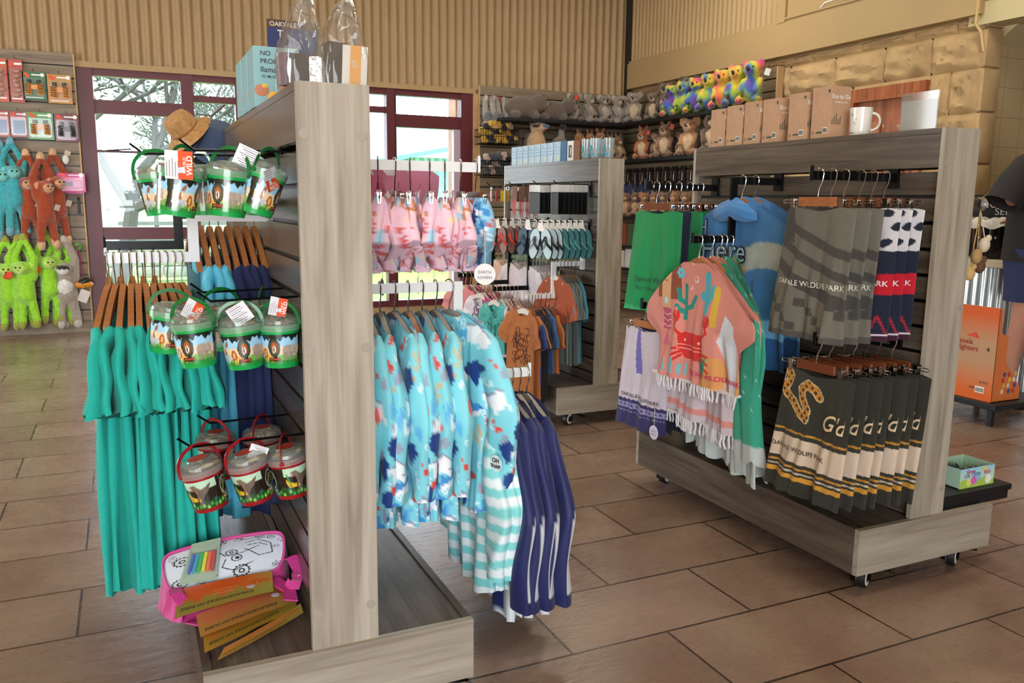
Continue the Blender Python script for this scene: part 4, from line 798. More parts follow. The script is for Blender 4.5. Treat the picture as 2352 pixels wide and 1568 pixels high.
# ================================================================== FRONT STAND, RIGHT FACE
BXR = .428+.034+.024      # face of the right slat panel
r = np.random.RandomState(21)
def shark_cols(seed, base='#7fd3df'):
    "aqua fabric with sharks, coral, sea fans and bubbles"
    q = np.random.RandomState(seed); its = [(q.uniform(-.35, .35), q.uniform(-.75, -.02), q.randint(6), q.choice([-1, 1]), q.uniform(-.3, .3)) for _ in range(240)]
    keep = []
    for a in its:
        if all((a[0]-b[0])**2+(a[1]-b[1])**2 > .056**2 for b in keep): keep.append(a)
    def f(X, Z, sd):
        c = np.ones(X.shape+(3,))*lin(base)
        for (x, z, k, s, t) in keep:
            u = ((X-x)*math.cos(t)+(Z-z)*math.sin(t))*s; v = -(X-x)*math.sin(t)+(Z-z)*math.cos(t)
            if k == 0:   # shark
                c[p_poly(u, v, [(-.05, .0), (-.02, .022), (.02, .02), (.05, .0), (.02, -.014), (-.03, -.012)])] = lin('#3f8fd0'); c[p_poly(u, v, [(0, .015), (-.02, .045), (-.02, .012)])] = lin('#3f8fd0'); c[p_poly(u, v, [(-.045, 0), (-.075, .022), (-.068, -.02)])] = lin('#3f8fd0'); c[p_poly(u, v, [(-.02, -.002), (.045, -.003), (.02, -.018), (-.03, -.016)])] = lin('#eef3f6'); c[p_disk(u, v, (.028, .006), .004)] = lin('#101830')
            elif k == 1: # white ray
                c[p_poly(u, v, [(-.045, .01), (0, .028), (.045, .01), (.03, -.035), (0, -.025), (-.03, -.035)])] = lin('#eef1f4'); c[p_line(u, v, [(-.045, .012), (0, .03), (.045, .012)], .0035)] = lin('#8f96ac')
            elif k == 2: # navy sea fan
                for a in (-.7, -.35, 0, .35, .7): c[p_line(u, v, [(0, -.03), (.045*math.sin(a), -.03+.065*math.cos(a))], [.002, .0095])] = lin('#123a80')
            elif k == 3: # tan coral
                for p in ([(0, -.04), (0, .035)], [(0, -.01), (.025, .02)], [(0, -.02), (-.025, .01), (-.025, .03)]): c[p_line(u, v, p, .0055)] = lin('#c9b48a')
            elif k == 4: # soft blue weed
                for a in (-.9, -.4, .1, .6): c[p_line(u, v, [(0, -.03), (.04*math.sin(a), -.03+.05*math.cos(a))], [.006, .003])] = lin('#5fb2e0')
            else:        # red crab claw and grey rock
                c[p_disk(u, v, (0, 0), .016, .012)] = lin('#d8473c'); c[p_line(u, v, [(.012, .006), (.024, .022)], .005)] = lin('#d8473c'); c[p_disk(u, v, (-.04, -.03), .022, .017)] = lin('#9aa3b8')
            c[np.abs(np.hypot(u-.05, v+.04)-.009) < .0022] = lin('#d9f2f6')
        return c
    f.wrap = 2.2; return f
def stripe_cols(X, Z, sd):
    c = np.ones(X.shape+(3,))*lin('#dfe9ec'); c[((Z*1/.052) % 1) < .5] = lin('#7fd0cf'); return c
def pink_cols(seed):
    q = np.random.RandomState(seed); its = [(q.uniform(-.14, .14), q.uniform(-.31, -.08), q.randint(4), q.uniform(0, 6)) for _ in range(34)]
    def f(X, Z, sd):
        c = np.ones(X.shape+(3,))*lin('#eec3d2')
        for x, z, k, t in its:
            u = (X-x)*math.cos(t)+(Z-z)*math.sin(t); v = -(X-x)*math.sin(t)+(Z-z)*math.cos(t)
            if k == 0: c[p_disk(u, v, (0, 0), .022, .014)] = lin('#9fd2e6')
            elif k == 1:
                for a in (-.5, 0, .5): c[p_line(u, v, [(0, 0), (.035*math.cos(a), .035*math.sin(a))], .0028)] = lin('#e0605f')
            elif k == 2: c[p_line(u, v, [(-.02, 0), (0, .008), (.022, 0)], [.003, .009, .003])] = lin('#c97f5c'); c[p_disk(u, v, (.0, -.008), .007)] = lin('#f3d3b8')
            else: c[p_disk(u, v, (0, 0), .012, .009)] = lin('#f2d6a8')
        return c
    f.wrap = 1.6; return f
CPR = mat('printed swim cloth', '#fff', .6, attr=True, sheen=.1); NVS = plain_cloth('navy swim cloth', '#1c2a66', .5, .08); WHS = mat('white swim panel', '#d6dbdc', .6)
AW = mat('arm white gloss', '#e4e4e2', .3); AWC = mat('arm grey white', '#bfc0c2', .35)
# top rail: pink swim nappies
YR = 2.3
arm((BXR, YR, 1.412), 1, .46, 0, AW, 'white display arm high on the window side holding pink swim nappies')
arm((BXR, YR+.5, 1.412), 1, .40, 0, AWC, 'white display arm holding the pink hats')
pr = []
for k in range(3):
    d = top('swim_nappy', 'x', 'swim nappy', (0, 0, 0), RZ, 'swim nappies on the window side rail')
    cf = pink_cols(k+3); hwf = lambda v: np.interp(v, [0, .3, .5, .72, 1], [.085, .095, .13, .14, .045])
    o, sf = drape('cloth', CPR, d, hwf, lambda s: -.315+.05*abs(s)**2, lambda s, side: -.105, .026, .016, 4, k+2, 40, 60, .006, cf, thp=lambda v: .5+.9*math.sin(min(1, v*1.25)*PI*.75))
    for s in (-1, 1):   # side tabs with white snaps
        b = MB(); U, V = np.meshgrid(np.linspace(-1, 1, 10), np.linspace(0, 1, 22)); Gx = s*.075+U*.024; Gz = -.085-V*.115; Gy = -.032-.006*np.sin(V*3)+.003*U**2
        b.grid(np.stack([Gx, Gy, Gz], -1), 0, cf(Gx*1.3, Gz*1.1, 0).reshape(-1, 3)); 
        for z in (-.10, -.18): b.lathe([(0, -.002), (.009, -.002), (.011, 0)], 16, (s*.075, -.037, z), 1, rot=(PI/2, 0, 0))
        b.build('side_tab', [CPR, mat('snap white', '#eceaf0', .3)], d)
    pr.append(d)
hp = ['closest to the post', 'second from the post', 'third from the post', 'fourth from the post', 'fifth from the post', 'sixth from the post', 'seventh from the post, partly blue', 'at the rail end, blue shark print']
blue = None
for i in range(8):
    x = .60+i*.047+(.01 if i > 3 else 0); yw = RZ+r.uniform(-.22, .22)-.15; lab = 'pink mermaid print swim nappy on a clip hanger, '+hp[i]
    if i == 7: lab = 'blue shark print swim nappy on a clip hanger at the rail end'
    if i < 3: d = pr[i]; d.location = (x, YR, 1.416); d.rotation_euler.z = yw; d['label'] = lab
    elif i == 7:
        d = top('swim_nappy', lab, 'swim nappy', (x, YR, 1.416), yw, 'swim nappies on the window side rail'); drape('cloth', CPR, d, lambda v: np.interp(v, [0, .3, .5, .72, 1], [.085, .095, .13, .14, .045]), lambda s: -.315+.05*abs(s)**2, lambda s, side: -.105, .026, .016, 4, 9, 40, 60, .006, shark_cols(5, '#8fcbe8'))
    else: d = dup(pr[i % 3], (x, YR, 1.416), yw, lab)
    hanger('clip', (x, YR, 1.416), yw, 'clip hanger of the swim nappy '+hp[i], 'clip hangers on the window side rail', HDK, w=.13)
    if i == 7: ctag(d, .155, -.02, -.20, .060, .07, mat('tag white', '#e6e4e2', .6), .09, rnd=True, words=[('EARTH', .012), ('NYMPH', .012)]).matrix_local = Matrix.Translation((.155, -.02, 0)) @ Matrix.Rotation(1.15, 4, 'Z') @ Matrix.Translation((-.155, .02, 0))
    if i in (2, 4): ctag(d, -.02, -.03, -.22, .05, .07, mat('tag pale pink', '#c9b6b8', .6), .12, rnd=True, words=[('VACAY', .009)])
# pink hats hanging behind
for i in range(5):
    t = top('sun_hat', 'pink foam sun visor behind the swim nappies, %s from the post' % ORD[i], 'hat', (.63+.075*i, YR+.5, 1.40), RZ+.15+.1*math.sin(i*2), 'pink sun visors'); b = MB()
    U, V = np.meshgrid(np.linspace(-1, 1, 20), np.linspace(0, 1, 10)); x = U*.16*(1-.25*V**2); z = .0-V*.15-.02*(U**2)*(1-V); b.grid(np.stack([x, -.02+.05*(1-U**2)*V, z+.02*(1-U*U)], -1)); b.build('brim', mat('pink foam %d' % (i == 1), '#e4589f' if i == 1 else '#f0aecb', .5), t)
    b = MB(); b.tube(hookpts(), .002, 5); b.build('hook', CHR, t)
# second rail: shark print rash vests, on a step-down arm that carries striped and navy ones lower
arm((BXR, YR-.03, 1.07), 1, .62, .30, AW, 'white step-down display arm holding shark print and navy rash vests', out=.40)
slv_l = dict(p1=(.07, 0, -.36), p2=(.05, 0, -.56), w0=.06, w1=.045, th=.026, nt=64, nu=28)
sv = []
for k in range(3):
    d = top('rash_vest', 'x', 'rash vest', (0, 0, 0), RZ, 'shark print rash vests'); shirt('cloth', CPR, d, w=.165, wb=.18, L=-.66, z0=-.068, drop=.06, neckw=.42, neckd=.03, th=.017, fold=.011, seed=100+k, slv=slv_l, colf=shark_cols(k*3+1), nu=80, nv=140); sv.append(d)
for i in range(8):
    x = .555+.0415*i; yw = RZ+r.uniform(-.06, .06)+(.32 if i == 7 else -.05); lab = 'aqua shark print rash vest, %s from the post' % ORD[i] if i < 7 else 'aqua shark print rash vest at the outer end, turned to show its sleeve'
    if i < 3: d = sv[i]; d.location = (x, YR-.03, 1.073); d.rotation_euler.z = yw; d['label'] = lab
    else: d = dup(sv[i % 3], (x, YR-.03, 1.073), yw, lab)
    hanger('shirt', (x, YR-.03, 1.073), yw, 'hanger of the %s shark print rash vest from the post' % ORD[i], 'hangers of the shark print rash vests', HW if i == 4 else HWG, w=.16, drop=.06)
b = MB(); fs = lambda x0, z0: (lambda a_, z_: np.stack([a_+x0, 0*a_-.036, z_+z0], -1)); b.lathe([(0, 0), (.024, 0)], 24, (.235, -.034, -.49), 1, rot=(PI/2, 0, 0)); text_on(b, 'OH', fs(.235, -.487), .018, 0, bold=.03); text_on(b, 'SNAP!', fs(.235, -.503), .015, 0, bold=.03); b.build('lettering', [mat('ink black'), mat('cloth white', '#e6eef0', .6)], d, smooth=False)
st = top('rash_vest', 'x', 'rash vest', (0, 0, 0), RZ, 'striped rash vests'); shirt('cloth', CPR, st, w=.155, wb=.165, L=-.64, z0=-.068, drop=.06, neckw=.42, neckd=.03, th=.017, fold=.011, seed=130, slv=slv_l, colf=stripe_cols, nu=30, nv=150)
nvy = []
def navy_cols(X, Z, sd):
    c = np.ones(X.shape+(3,))*lin('#141d54'); a = np.abs(X); w_ = lin('#d6dbdc')
    c[(Z < -.37-.12*(a-.22)) & (Z > -.62) & (a > .2) & (sd*np.ones_like(X) > .12)] = w_
    c[(Z < -.56) & (a < .165) & (a > .12)] = w_; c[Z < -.735] = w_; return c
def navyv(k):
    d = top('rash_vest', 'x', 'rash vest', (0, 0, 0), RZ, 'navy rash vests'); shirt('cloth', CPR, d, w=.155, wb=.165, L=-.74, z0=-.068, drop=.06, neckw=.42, neckd=.03, th=.017, fold=.012, seed=140+k, slv=dict(slv_l, p1=(.10, 0, -.38), p2=(.085, 0, -.66), w0=.06, w1=.045), colf=navy_cols)
    return d
nvy = [navyv(0), navyv(1)]
for i in range(8):
    x = .915+.0265*i; z = 1.07-.30+.0285; yw = RZ+r.uniform(-.07, .07)-.06
    if i < 3:
        lab = ['striped aqua and white rash vest beside the shark print ones', 'middle striped aqua and white rash vest', 'striped aqua and white rash vest touching the navy ones'][i]
        if i == 0: d = st; d.location = (x, YR-.03, z); d.rotation_euler.z = yw; d['label'] = lab
        else: d = dup(st, (x, YR-.03, z), yw, lab)
    else:
        j = i-3; lab = 'navy rash vest with white cuffs, %s from the striped ones' % ORD[j]
        if j < 2: d = nvy[j]; d.location = (x, YR-.03, z); d.rotation_euler.z = yw; d['label'] = lab
        else: d = dup(nvy[j % 2], (x, YR-.03, z), yw, lab)
    hanger('shirt', (x, YR-.03, z), yw, 'grey hanger on the low rail, %s from the stand' % ORD[i], 'grey hangers on the low window side rail', HWG, w=.16, drop=.06)
# ================================================================== TOWEL STAND (left face)
BX = 2.4725-.034-.024; BAX = BMET; r = np.random.RandomState(31); GTW = mat('printed towel', '#fff', .95, attr=True, bump=.5, bscale=420, sheen=.08)
def tcoord(c0): return lambda X, Z, sd: c0
W2 = .155; TL = -.56; TT = -.128
def base(X, h): return np.ones(X.shape+(3,))*lin(h)
def grey_cols(X, Z, sd):
    c = base(X, '#6e6a5f'); d = lin('#45433e'); f = sd < 0
    for k, w in ((.0, .032), (.075, .03), (.16, .045)):   # sweeping bands
        zz = -.17-k-.55*np.clip(.09-X, 0, 9)*0; arc = -.15-k*1.1-.16*((X+.17)/.3)**.8 if False else -.145-k-.13*np.clip((X+.155)/.31, 0, 1)**.7
        c[(np.abs(Z-arc) < w*.5) & f] = d
    c[(np.abs(X+.11) < .025) & (Z > -.24) & f] = d
    q = np.floor((X+.155)/.034).astype(int); p = np.floor((-Z-.425)/.028).astype(int); c[f & (p >= 0) & (p < 4) & (((q*7+p*5) % 4) == 1)] = d
    c[Z < -.54] = lin('#4f4d47'); return c
def zebra_cols(X, Z, sd):
    c = base(X, '#141c33'); z = -Z; top_ = z < .26; c[top_] = lin('#dcd9dd')
    s = np.sin(X*55+np.sin(z*60)*1.6)+np.sin(z*130+X*20); c[top_ & (s > .75)] = lin('#141c33'); c[(z > .335) & (z < .405)] = lin('#c00f24')
    lo = (z > .47); u = np.abs(((X+.155)/.062 % 1)-.5); dd = np.abs(u*.09-(z-.475)*.55); c[lo & (z < .545) & (dd < .005)] = lin('#a5202f'); c[(z > .535) & (z < .541)] = lin('#d8cdd6'); c[(z > .541)] = lin('#3a1128'); return c
def snake_cols(X, Z, sd):
    c = base(X, '#2c2c20'); z = -Z
    c[(z > .338) & (z < .345)] = lin('#c98e2e'); c[(z > .36) & (z < .447)] = lin('#d8c3ac'); c[(z > .46) & (z < .467)] = lin('#c98e2e'); c[(z > .476) & (z < .482)] = lin('#c9bda9'); c[(z > .49) & (z < .507)] = lin('#d69a2f')
    f = sd < 0; pts = [(-.14, -.13), (-.15, -.175), (-.115, -.215), (-.075, -.235), (-.045, -.27), (-.02, -.285), (-.012, -.25), (-.035, -.215), (-.042, -.185), (-.015, -.165), (.02, -.178), (.035, -.20)]
    p2 = [(-.115, -.13), (-.10, -.15), (-.11, -.175), (-.125, -.19)]
    c[f & (p_line(X, Z, pts, .0165) | p_line(X, Z, p2, .0165))] = lin('#e8d3a8'); m = f & (p_line(X, Z, pts, .0135) | p_line(X, Z, p2, .0135)); c[m] = lin('#c98a2c')
    sp = (np.sin(X*230)*np.sin(Z*210) > .35); c[m & sp] = lin('#2a2114'); return c
def lav_cols(X, Z, sd):
    c = base(X, '#c9bcc4'); z = -Z; n = lin('#2d2a58'); c[z > .50] = n; c[(z > .46) & (z < .475)] = n; c[(z > .475) & (z < .50)] = lin('#8d86ad')
    c[(np.abs(z-.458-.006*np.abs(np.sin(X*110))) < .0035)] = n; tri = (z > .478) & (z < .492) & (np.abs(((X*40) % 1)-.5) < (z-.476)*20); c[tri] = n
    dots = (np.hypot((X+.115-.5*(z-.13)*-.35), ((z % .012)-.006)) < .0028) & (z < .3); c[dots & (sd < 0)] = n; c[(np.abs(X+.02) < .012+.03*(z-.13)) & (z < .33) & (z > .0)] = lin('#6d64a8'); c[(X < -.14) & (z < .2)] = lin('#b98a82'); d2 = (np.hypot(((X % .011)-.0055), z-.515) < .0022); c[d2] = lin('#d9d2e2'); return c
TOWELS = {}
def towel(kind, loc, yw, lab, grp, cf, n=(70, 150), words=(), th=.013, w=W2, L=TL, m=None, seed=1, word_m=None):
    if kind in TOWELS: return dup(TOWELS[kind], loc, yw, lab, grp)
    t = top('towel', lab, 'towel', loc, yw, grp)
    o, sf = drape('cloth', m or GTW, t, lambda v: w*(.97+.17*v), L, lambda s, side: TT-.006*math.cos(s*PI*1.5), th, .011, 2.2, seed, n[0], n[1], .002, cf, thp=lambda v: .8+.3*v, cx=lambda v: .02-.05*v)
    for (s, x, z, sz, col, kw) in words:
        b = MB(); v, f = textmesh(s, sz, **{k: q for k, q in kw.items() if k != 'rot'}); rt = kw.get('rot', 0); v = v @ np.array([[math.cos(rt), math.sin(rt)], [-math.sin(rt), math.cos(rt)]])
        b.add(sf(v[:, 0]+x, v[:, 1]+z, .0045), f); b.build('lettering', mat('thread '+col, col, .7), t, smooth=False)
    TOWELS[kind] = t; return t
arm((BX, 2.10, 1.41), -1, .373, 0, BAX, 'black arm holding the grey and zebra towels')
OW = 'OAKVALE WILDLIFE PARK'
for i in range(6):
    x = 2.07+.0565*i+(.015 if i > 2 else 0); yw = RZ+r.uniform(-.03, .03)+.03*(i > 2); g = i < 3
    lab = ('grey towel with dark bands, %s from the aisle side' if g else 'navy and red towel with zebra print top, %s from the grey ones') % ORD[i if g else i-3]
    towel('grey' if g else 'zebra', (x, 2.10, 1.415), yw, lab, 'grey wildlife park towels' if g else 'zebra print towels', grey_cols if g else zebra_cols, words=[(OW, .0, -.383, .0255, '#d9d4c6', dict(bold=.01, rot=-.02))] if g else [(OW, -.0, -.375, .0255, '#e0d8d8', dict(bold=.01))], m=None, seed=3 if g else 5, th=.017 if g else .013)
    hanger('clip', (x, 2.10, 1.415), yw, 'clip hanger of the '+lab.replace(' with dark bands', '').replace(' with zebra print top', ''), 'clip hangers on the upper towel arm', HW if i == 0 else HDK, w=.165)
arm((BX, 2.03, .872), -1, .38, 0, BAX, 'black arm holding the dark olive snake towels')
for i in range(7):
    x = 2.045+.047*i+(.02 if i == 6 else 0); yw = RZ+[0, .04, .10, .02, .12, .05, -.04][i]; lab = 'dark olive snake print towel, %s from the aisle side' % ORD[i]
    towel('snake', (x, 2.03-.006*i, .877), yw, lab, 'snake print towels', snake_cols, n=(110, 170), words=[(OW, -.045, -.408, .0215, '#26241e', dict(bold=.012)), ("G'day", .14, -.275, .085, '#e2c9a4', dict(shear=.35, bold=.015, rot=-.0))][:1], seed=7, th=.012)
    hanger('clip', (x, 2.03-.006*i, .877), yw, 'clip hanger of the '+lab, 'clip hangers on the low towel arm', HDK, w=.165)
# the script word on the snake towels runs to the folded edge, so only its first letters show
t0 = TOWELS['snake']; F = t0.children[0].data
v, f = textmesh("G'd", .075, shear=.4, bold=.012, align='LEFT')
def add_word(t):
    me = bpy.data.meshes.get('gday')
    if me is None:
        src = np.array([q.co[:] for q in F.vertices]); fr = src[src[:, 1] < 0]
        def near(x, z):
            d = (fr[:, 0]-x)**2+(fr[:, 2]-z)**2; return fr[np.argmin(d), 1]
        b = MB(); x = v[:, 0]+.045; z = v[:, 1]-.30; k = x < .152; b.add(np.array([(min(a, .153), near(min(a, .153), c)-.005, c) for a, c in zip(x, z)]), f)
        o = b.build('lettering', mat('thread cream', '#e0c6a0', .7), t, smooth=False); o.data.name = 'gday'; return
    o = bpy.data.objects.new('lettering', me); C.objects.link(o); o.parent = t
add_word(t0)
for o in list(C.objects):
    if o.get('group') == 'snake print towels' and o is not t0: add_word(o)
# green, blue towels on the far arm
def green_cols(X, Z, sd): c = base(X, '#128a4c'); c[Z < -.545] = lin('#2fa56a'); return c
def gn2(X, Z, sd): return base(X, '#1560b4')
def nv2(X, Z, sd): return base(X, '#14183a')
arm((BX, 3.06, 1.385), -1, .373, 0, BAX, 'black arm holding the green towels')
for i in range(5):
    x = 2.075+.058*i; yw = RZ+r.uniform(-.05, .05); k = ['green', 'navyt', 'green', 'green', 'bluet'][i]
    lab = ['bright green towel facing the aisle with script lettering', 'navy towel edge between the green towels', 'green towel behind the lettered one', 'green towel beside the blue one', 'plain blue towel beside the hooded ponchos'][i]
    towel(k, (x, 3.03, 1.39), yw, lab, 'towels on the far upper arm', {'green': green_cols, 'navyt': nv2, 'bluet': gn2}[k], n=(50, 60), words=[('Oakvale Wildlife', -.0, -.43, .034, '#0c2a1c', dict(shear=.35)), ('Port Stephens, NSW', .0, -.465, .024, '#0c2a1c', dict(shear=.35))] if k == 'green' else (), w=.17, seed=11+i)
    hanger('clip', (x, 3.03, 1.39), yw, 'clip hanger of the '+lab, 'clip hangers on the far upper arm', HDK, w=.165)
arm((BX, 3.06, .872), -1, .37, 0, BAX, 'black arm holding the lavender towel')
for i in range(4):
    x = 2.06+.06*i; yw = RZ+r.uniform(-.05, .05)+.05; lab = ['lavender and indigo park towel hanging at the far low arm', 'navy towel right behind the lavender one', 'navy towel second behind the lavender one', 'navy towel nearest the slats behind the lavender one'][i]
    t = towel('lav' if i == 0 else 'navyl', (x, 3.06, .877), yw, lab, 'towels on the far low arm', lav_cols if i == 0 else nv2, n=(90, 150), words=[(OW, .0, -.445, .0235, '#2b2a30', dict(bold=.01))] if i == 0 else (), w=.165, L=-.58, seed=21+i)
    hanger('clip', (x, 3.06, .877), yw, 'clip hanger of the '+lab, 'clip hangers on the far low arm', HW, w=.165)
    if i == 0: ctag(t, .14, -.03, -.44, .062, .06, mat('tag lilac', '#cfc3d8', .6), .09, rnd=True, words=[('EARTH', .012), ('NYMPH', .012)])
# hooded ponchos on the step-down arm
arm((BX, 2.66, 1.405), -1, .415, .255, BAX, 'black step-down arm holding the hooded ponchos', out=.245)
def pc_pink(X, Z, sd):
    c = base(X, '#dc8d80'); f = np.ones(X.shape, bool) & (sd < 0)
    c[f & (Z < -.46) & (X > .06)] = lin('#df9d5c')
    c[f & (np.abs(X+.16) < .075) & (Z > -.26)] = lin('#8f4a2c'); c[f & (np.abs(X+.175) < .032) & (Z > -.34)] = lin('#e0a878'); c[f & (np.abs(X+.17) < .03) & (Z < -.30) & (Z > -.39)] = lin('#c9506c'); c[f & p_poly(X, Z, [(-.17, -.39), (-.205, -.455), (-.13, -.455)])] = lin('#d86a80')
    for zz in (-.32, -.345, -.37): c[f & p_line(X, Z, [(-.2, zz), (-.17, zz-.01), (-.14, zz)], .002)] = lin('#efc3c0')
    c[f & p_line(X, Z, [(-.19, -.185), (-.178, -.19), (-.166, -.185)], .002)] = lin('#b5302a'); c[f & p_line(X, Z, [(-.135, -.165), (-.12, -.172)], .002)] = lin('#5a2c1c'); c[f & p_disk(X, Z, (-.175, -.27), .014)] = lin('#bfe0ea')
    for a in range(6): c[f & p_disk(X, Z, (-.085+.014*math.cos(a*1.05), -.15+.014*math.sin(a*1.05)), .009)] = lin('#6cc4d8')
    g = lin('#1f9284')
    for p in ([(-.06, -.33), (-.055, -.2)], [(-.055, -.29), (-.02, -.28), (.0, -.24)], [(-.06, -.27), (-.09, -.26), (-.10, -.22)], [(-.057, -.31), (-.09, -.30), (-.105, -.285)]): c[f & p_line(X, Z, p, .0105)] = g
    for p in ([(.08, -.30), (.075, -.15)], [(.08, -.26), (.12, -.20)], [(.08, -.24), (.05, -.23)]): c[f & p_line(X, Z, p, [.02, .018])] = lin('#4fb4c8')
    c[f & p_line(X, Z, [(.13, -.33), (.14, -.2)], .016)] = lin('#e0b83a')
    for q_, rr in (((.005, -.17), .013), ((-.012, -.105), .008), ((-.025, -.205), .008)): c[f & p_disk(X, Z, q_, rr)] = lin('#f0dcdc'); c[f & p_disk(X, Z, (q_[0]-.002, q_[1]+.002), rr*.7)] = lin('#dc8d80')
    R_ = lin('#d92b22'); c[f & p_poly(X, Z, [(-.085, -.40), (-.06, -.385), (.05, -.385), (.075, -.40), (.07, -.455), (.045, -.49), (-.055, -.49), (-.08, -.455)])] = R_
    for s in (-1, 1):
        xc = -.005+s*.08; c[f & p_line(X, Z, [(xc-s*.01, -.40), (xc+s*.025, -.37), (xc+s*.015, -.34)], .006)] = R_; c[f & p_disk(X, Z, (xc+s*.018, -.325), .02, .026)] = R_; c[f & p_poly(X, Z, [(xc+s*.018-.006, -.29), (xc+s*.018+.006, -.29), (xc+s*.018, -.325)])] = lin('#dc8d80')
        for k, zz in enumerate((-.45, -.465, -.48)): c[f & p_line(X, Z, [(xc-s*.015, zz), (xc+s*.035, zz-.012-.016*k)], .005)] = R_
        c[f & p_disk(X, Z, (-.005+s*.05, -.418), .006)] = lin('#f3c4b4')
    for zz in (-.437, -.452): c[f & (np.abs(Z-zz) < .0018) & (np.abs(X+.005) < .08)] = lin('#f0b0a4')
    c[f & p_poly(X, Z, [(.145, -.40), (.19, -.29), (.235, -.33), (.262, -.58), (.225, -.60)])] = lin('#d9dbe2'); c[f & p_line(X, Z, [(.145, -.40), (.225, -.60)], .004)] = lin('#e58f80')
    for x_, h_ in ((.05, .05), (.075, .075), (.1, .06)): c[f & p_line(X, Z, [(.075, -.54), (x_, -.53+h_)], [.012, .004])] = lin('#1a8a74')
    for x_, h_ in ((-.17, .05), (-.14, .03), (-.11, .06), (-.08, .035), (-.05, .045)): c[f & p_line(X, Z, [(x_, -.56), (x_+.004, -.56+h_)], .006)] = lin('#6cc4cc')
    return c
def pc_back(X, Z, sd): c = base(X, '#cdbcc2'); c[(Z < -.70) & (Z > -.725)] = lin('#dd8f84'); c[Z > -.5] = lin('#dc8d80'); return c
def pc_mint(X, Z, sd): c = base(X, '#35a184'); q = (np.hypot((X % .05)-.025, (Z % .06)-.03) < .003); c[q] = lin('#bfe6da'); c[Z < -.76-.012*np.abs(np.sin(X*45))*0] = lin('#b9c2bf'); return c
def pc_blue(X, Z, sd):
    c = base(X, '#3f7cb4'); k = (Z < -.30+.05*np.sin(X*9)) & (Z > -.40+.05*np.sin(X*9)); c[k] = lin('#a9b3ae'); c[(Z < -.55)] = lin('#6fb0d8'); c[Z < -.62] = lin('#2a5f96'); c[(np.abs(X) < .1) & (Z > -.14)] = lin('#4f90cc'); return c
def poncho(lab, loc, yw, cf, L, fringe=None, hood=None, grp=None, w=.29, wing=.35, dropz=.22, scal=False, n=(110, 150), fold=.016, seed=1, edge=None, cx=None):
    t = top('hooded_poncho', lab, 'poncho', loc, yw, grp); vs_ = [0, .08, .22, .36, .5, 1]; ws = [.06, .17, wing, wing*.96, w*.98, w]
    hw = lambda v: float(np.interp(v, [0, .1, .25, .45, .6, 1], [wing*.97, wing, wing, w*.92, w*.93, w]))
    tl = lambda s, side: -.078-dropz*abs(s)**1.35-(.03 if side < 0 else .0)*max(0, 1-abs(s)/.22)
    Lf = (lambda s: L+.0*s) if not scal else (lambda s: L-.03*abs(math.sin(s*PI*3.5))**.5)
    o, sf = drape('cloth', GTW, t, hw, Lf, tl, .014, fold, 2.6, seed, n[0], n[1], .004, cf, cx=cx)
    if fringe:
        b = MB(); q = np.random.RandomState(3); k = int(w*2/.0135)
        for i in range(k):
            x = -w*.97+i*w*1.94/(k-1); y = float(sf([x], [L+.004])[0, 1]); pts = [(x+q.uniform(-.002, .002)*j, y+.012*math.sin(j*1.1+i)*.2+.003, L+.003-fringe*j/4+q.uniform(-.002, .002)) for j in range(5)]; b.tube(pts, [.0035, .0048, .004, .005, .0035], 6)
        b.bb((-w*.98, -.008, L-.004), (w*.98, .012, L+.006)); b.build('fringe', mat('fringe white', '#d5d0d2', .9), t)
    if hood:
        b = MB(); P_ = np.linspace(.01, PI-.01, 26)[:, None]; T_ = np.linspace(0, 2*PI, 48, endpoint=False)[None, :]; k_ = 1+.05*np.sin(T_*3+P_*4)+.03*np.sin(P_*11); b.grid(np.stack([.125*np.sin(P_)*np.cos(T_)*k_, -.035+.032*np.sin(P_)*np.sin(T_)*k_, -.125-.0*T_+.042*np.cos(P_)*k_-.25*np.abs(.13*np.sin(P_)*np.cos(T_))], -1), cu=True); b.build('hood', hood, t)
    if edge:
        b = MB(); c1 = [(wing*.98, -.012, -.28), (wing*1.0, -.02, -.36), (wing*.93, -.022, -.40), (w*.95, -.02, -.50), (w*.97, -.018, -.56)]; b.tube(c1, .006, 6); b.build('trim_edge', edge, t)
    return t, sf
PK = 'pink crab ponchos'; PR = mat('poncho hood blue', '#3779b8', .9, bump=.4, bscale=300, sheen=.3)
pt, sf = poncho('pink poncho with red crab print and white fringe, in front', (2.03, 2.66, 1.178), RZ+.02, pc_pink, -.585, .05, None, PK, w=.275, wing=.335, seed=4, n=(190, 240))
b = MB(); v, f = textmesh(OW, .026, bold=.02); k_ = sf(v[:, 0]*1.0+.13, v[:, 1]-.548, .005); b.add(k_, f); b.build('lettering', mat('thread magenta', '#c4245c', .7), pt, smooth=False)
poncho('pink poncho behind the crab one, its white lining and fringe hanging lower', (2.085, 2.66, 1.178), RZ-.03, pc_back, -.755, .055, None, PK, w=.28, wing=.33, seed=5)
for i, (x, yy) in enumerate(((2.125, 0), (2.15, .02), (2.18, .01))):
    poncho('mint green poncho with scalloped pale hem, %s behind the pink ones' % ORD[i], (x, 2.66-.10*yy, 1.178), RZ-.12-.12*i, pc_mint, [-.86, -.80, -.88][i], None, None, 'mint green ponchos', w=.29, wing=.30, scal=True, seed=8+i, n=(60, 90), edge=mat('coral trim', '#e2685e', .8) if i == 0 else None, cx=lambda v: .03+.08*v)
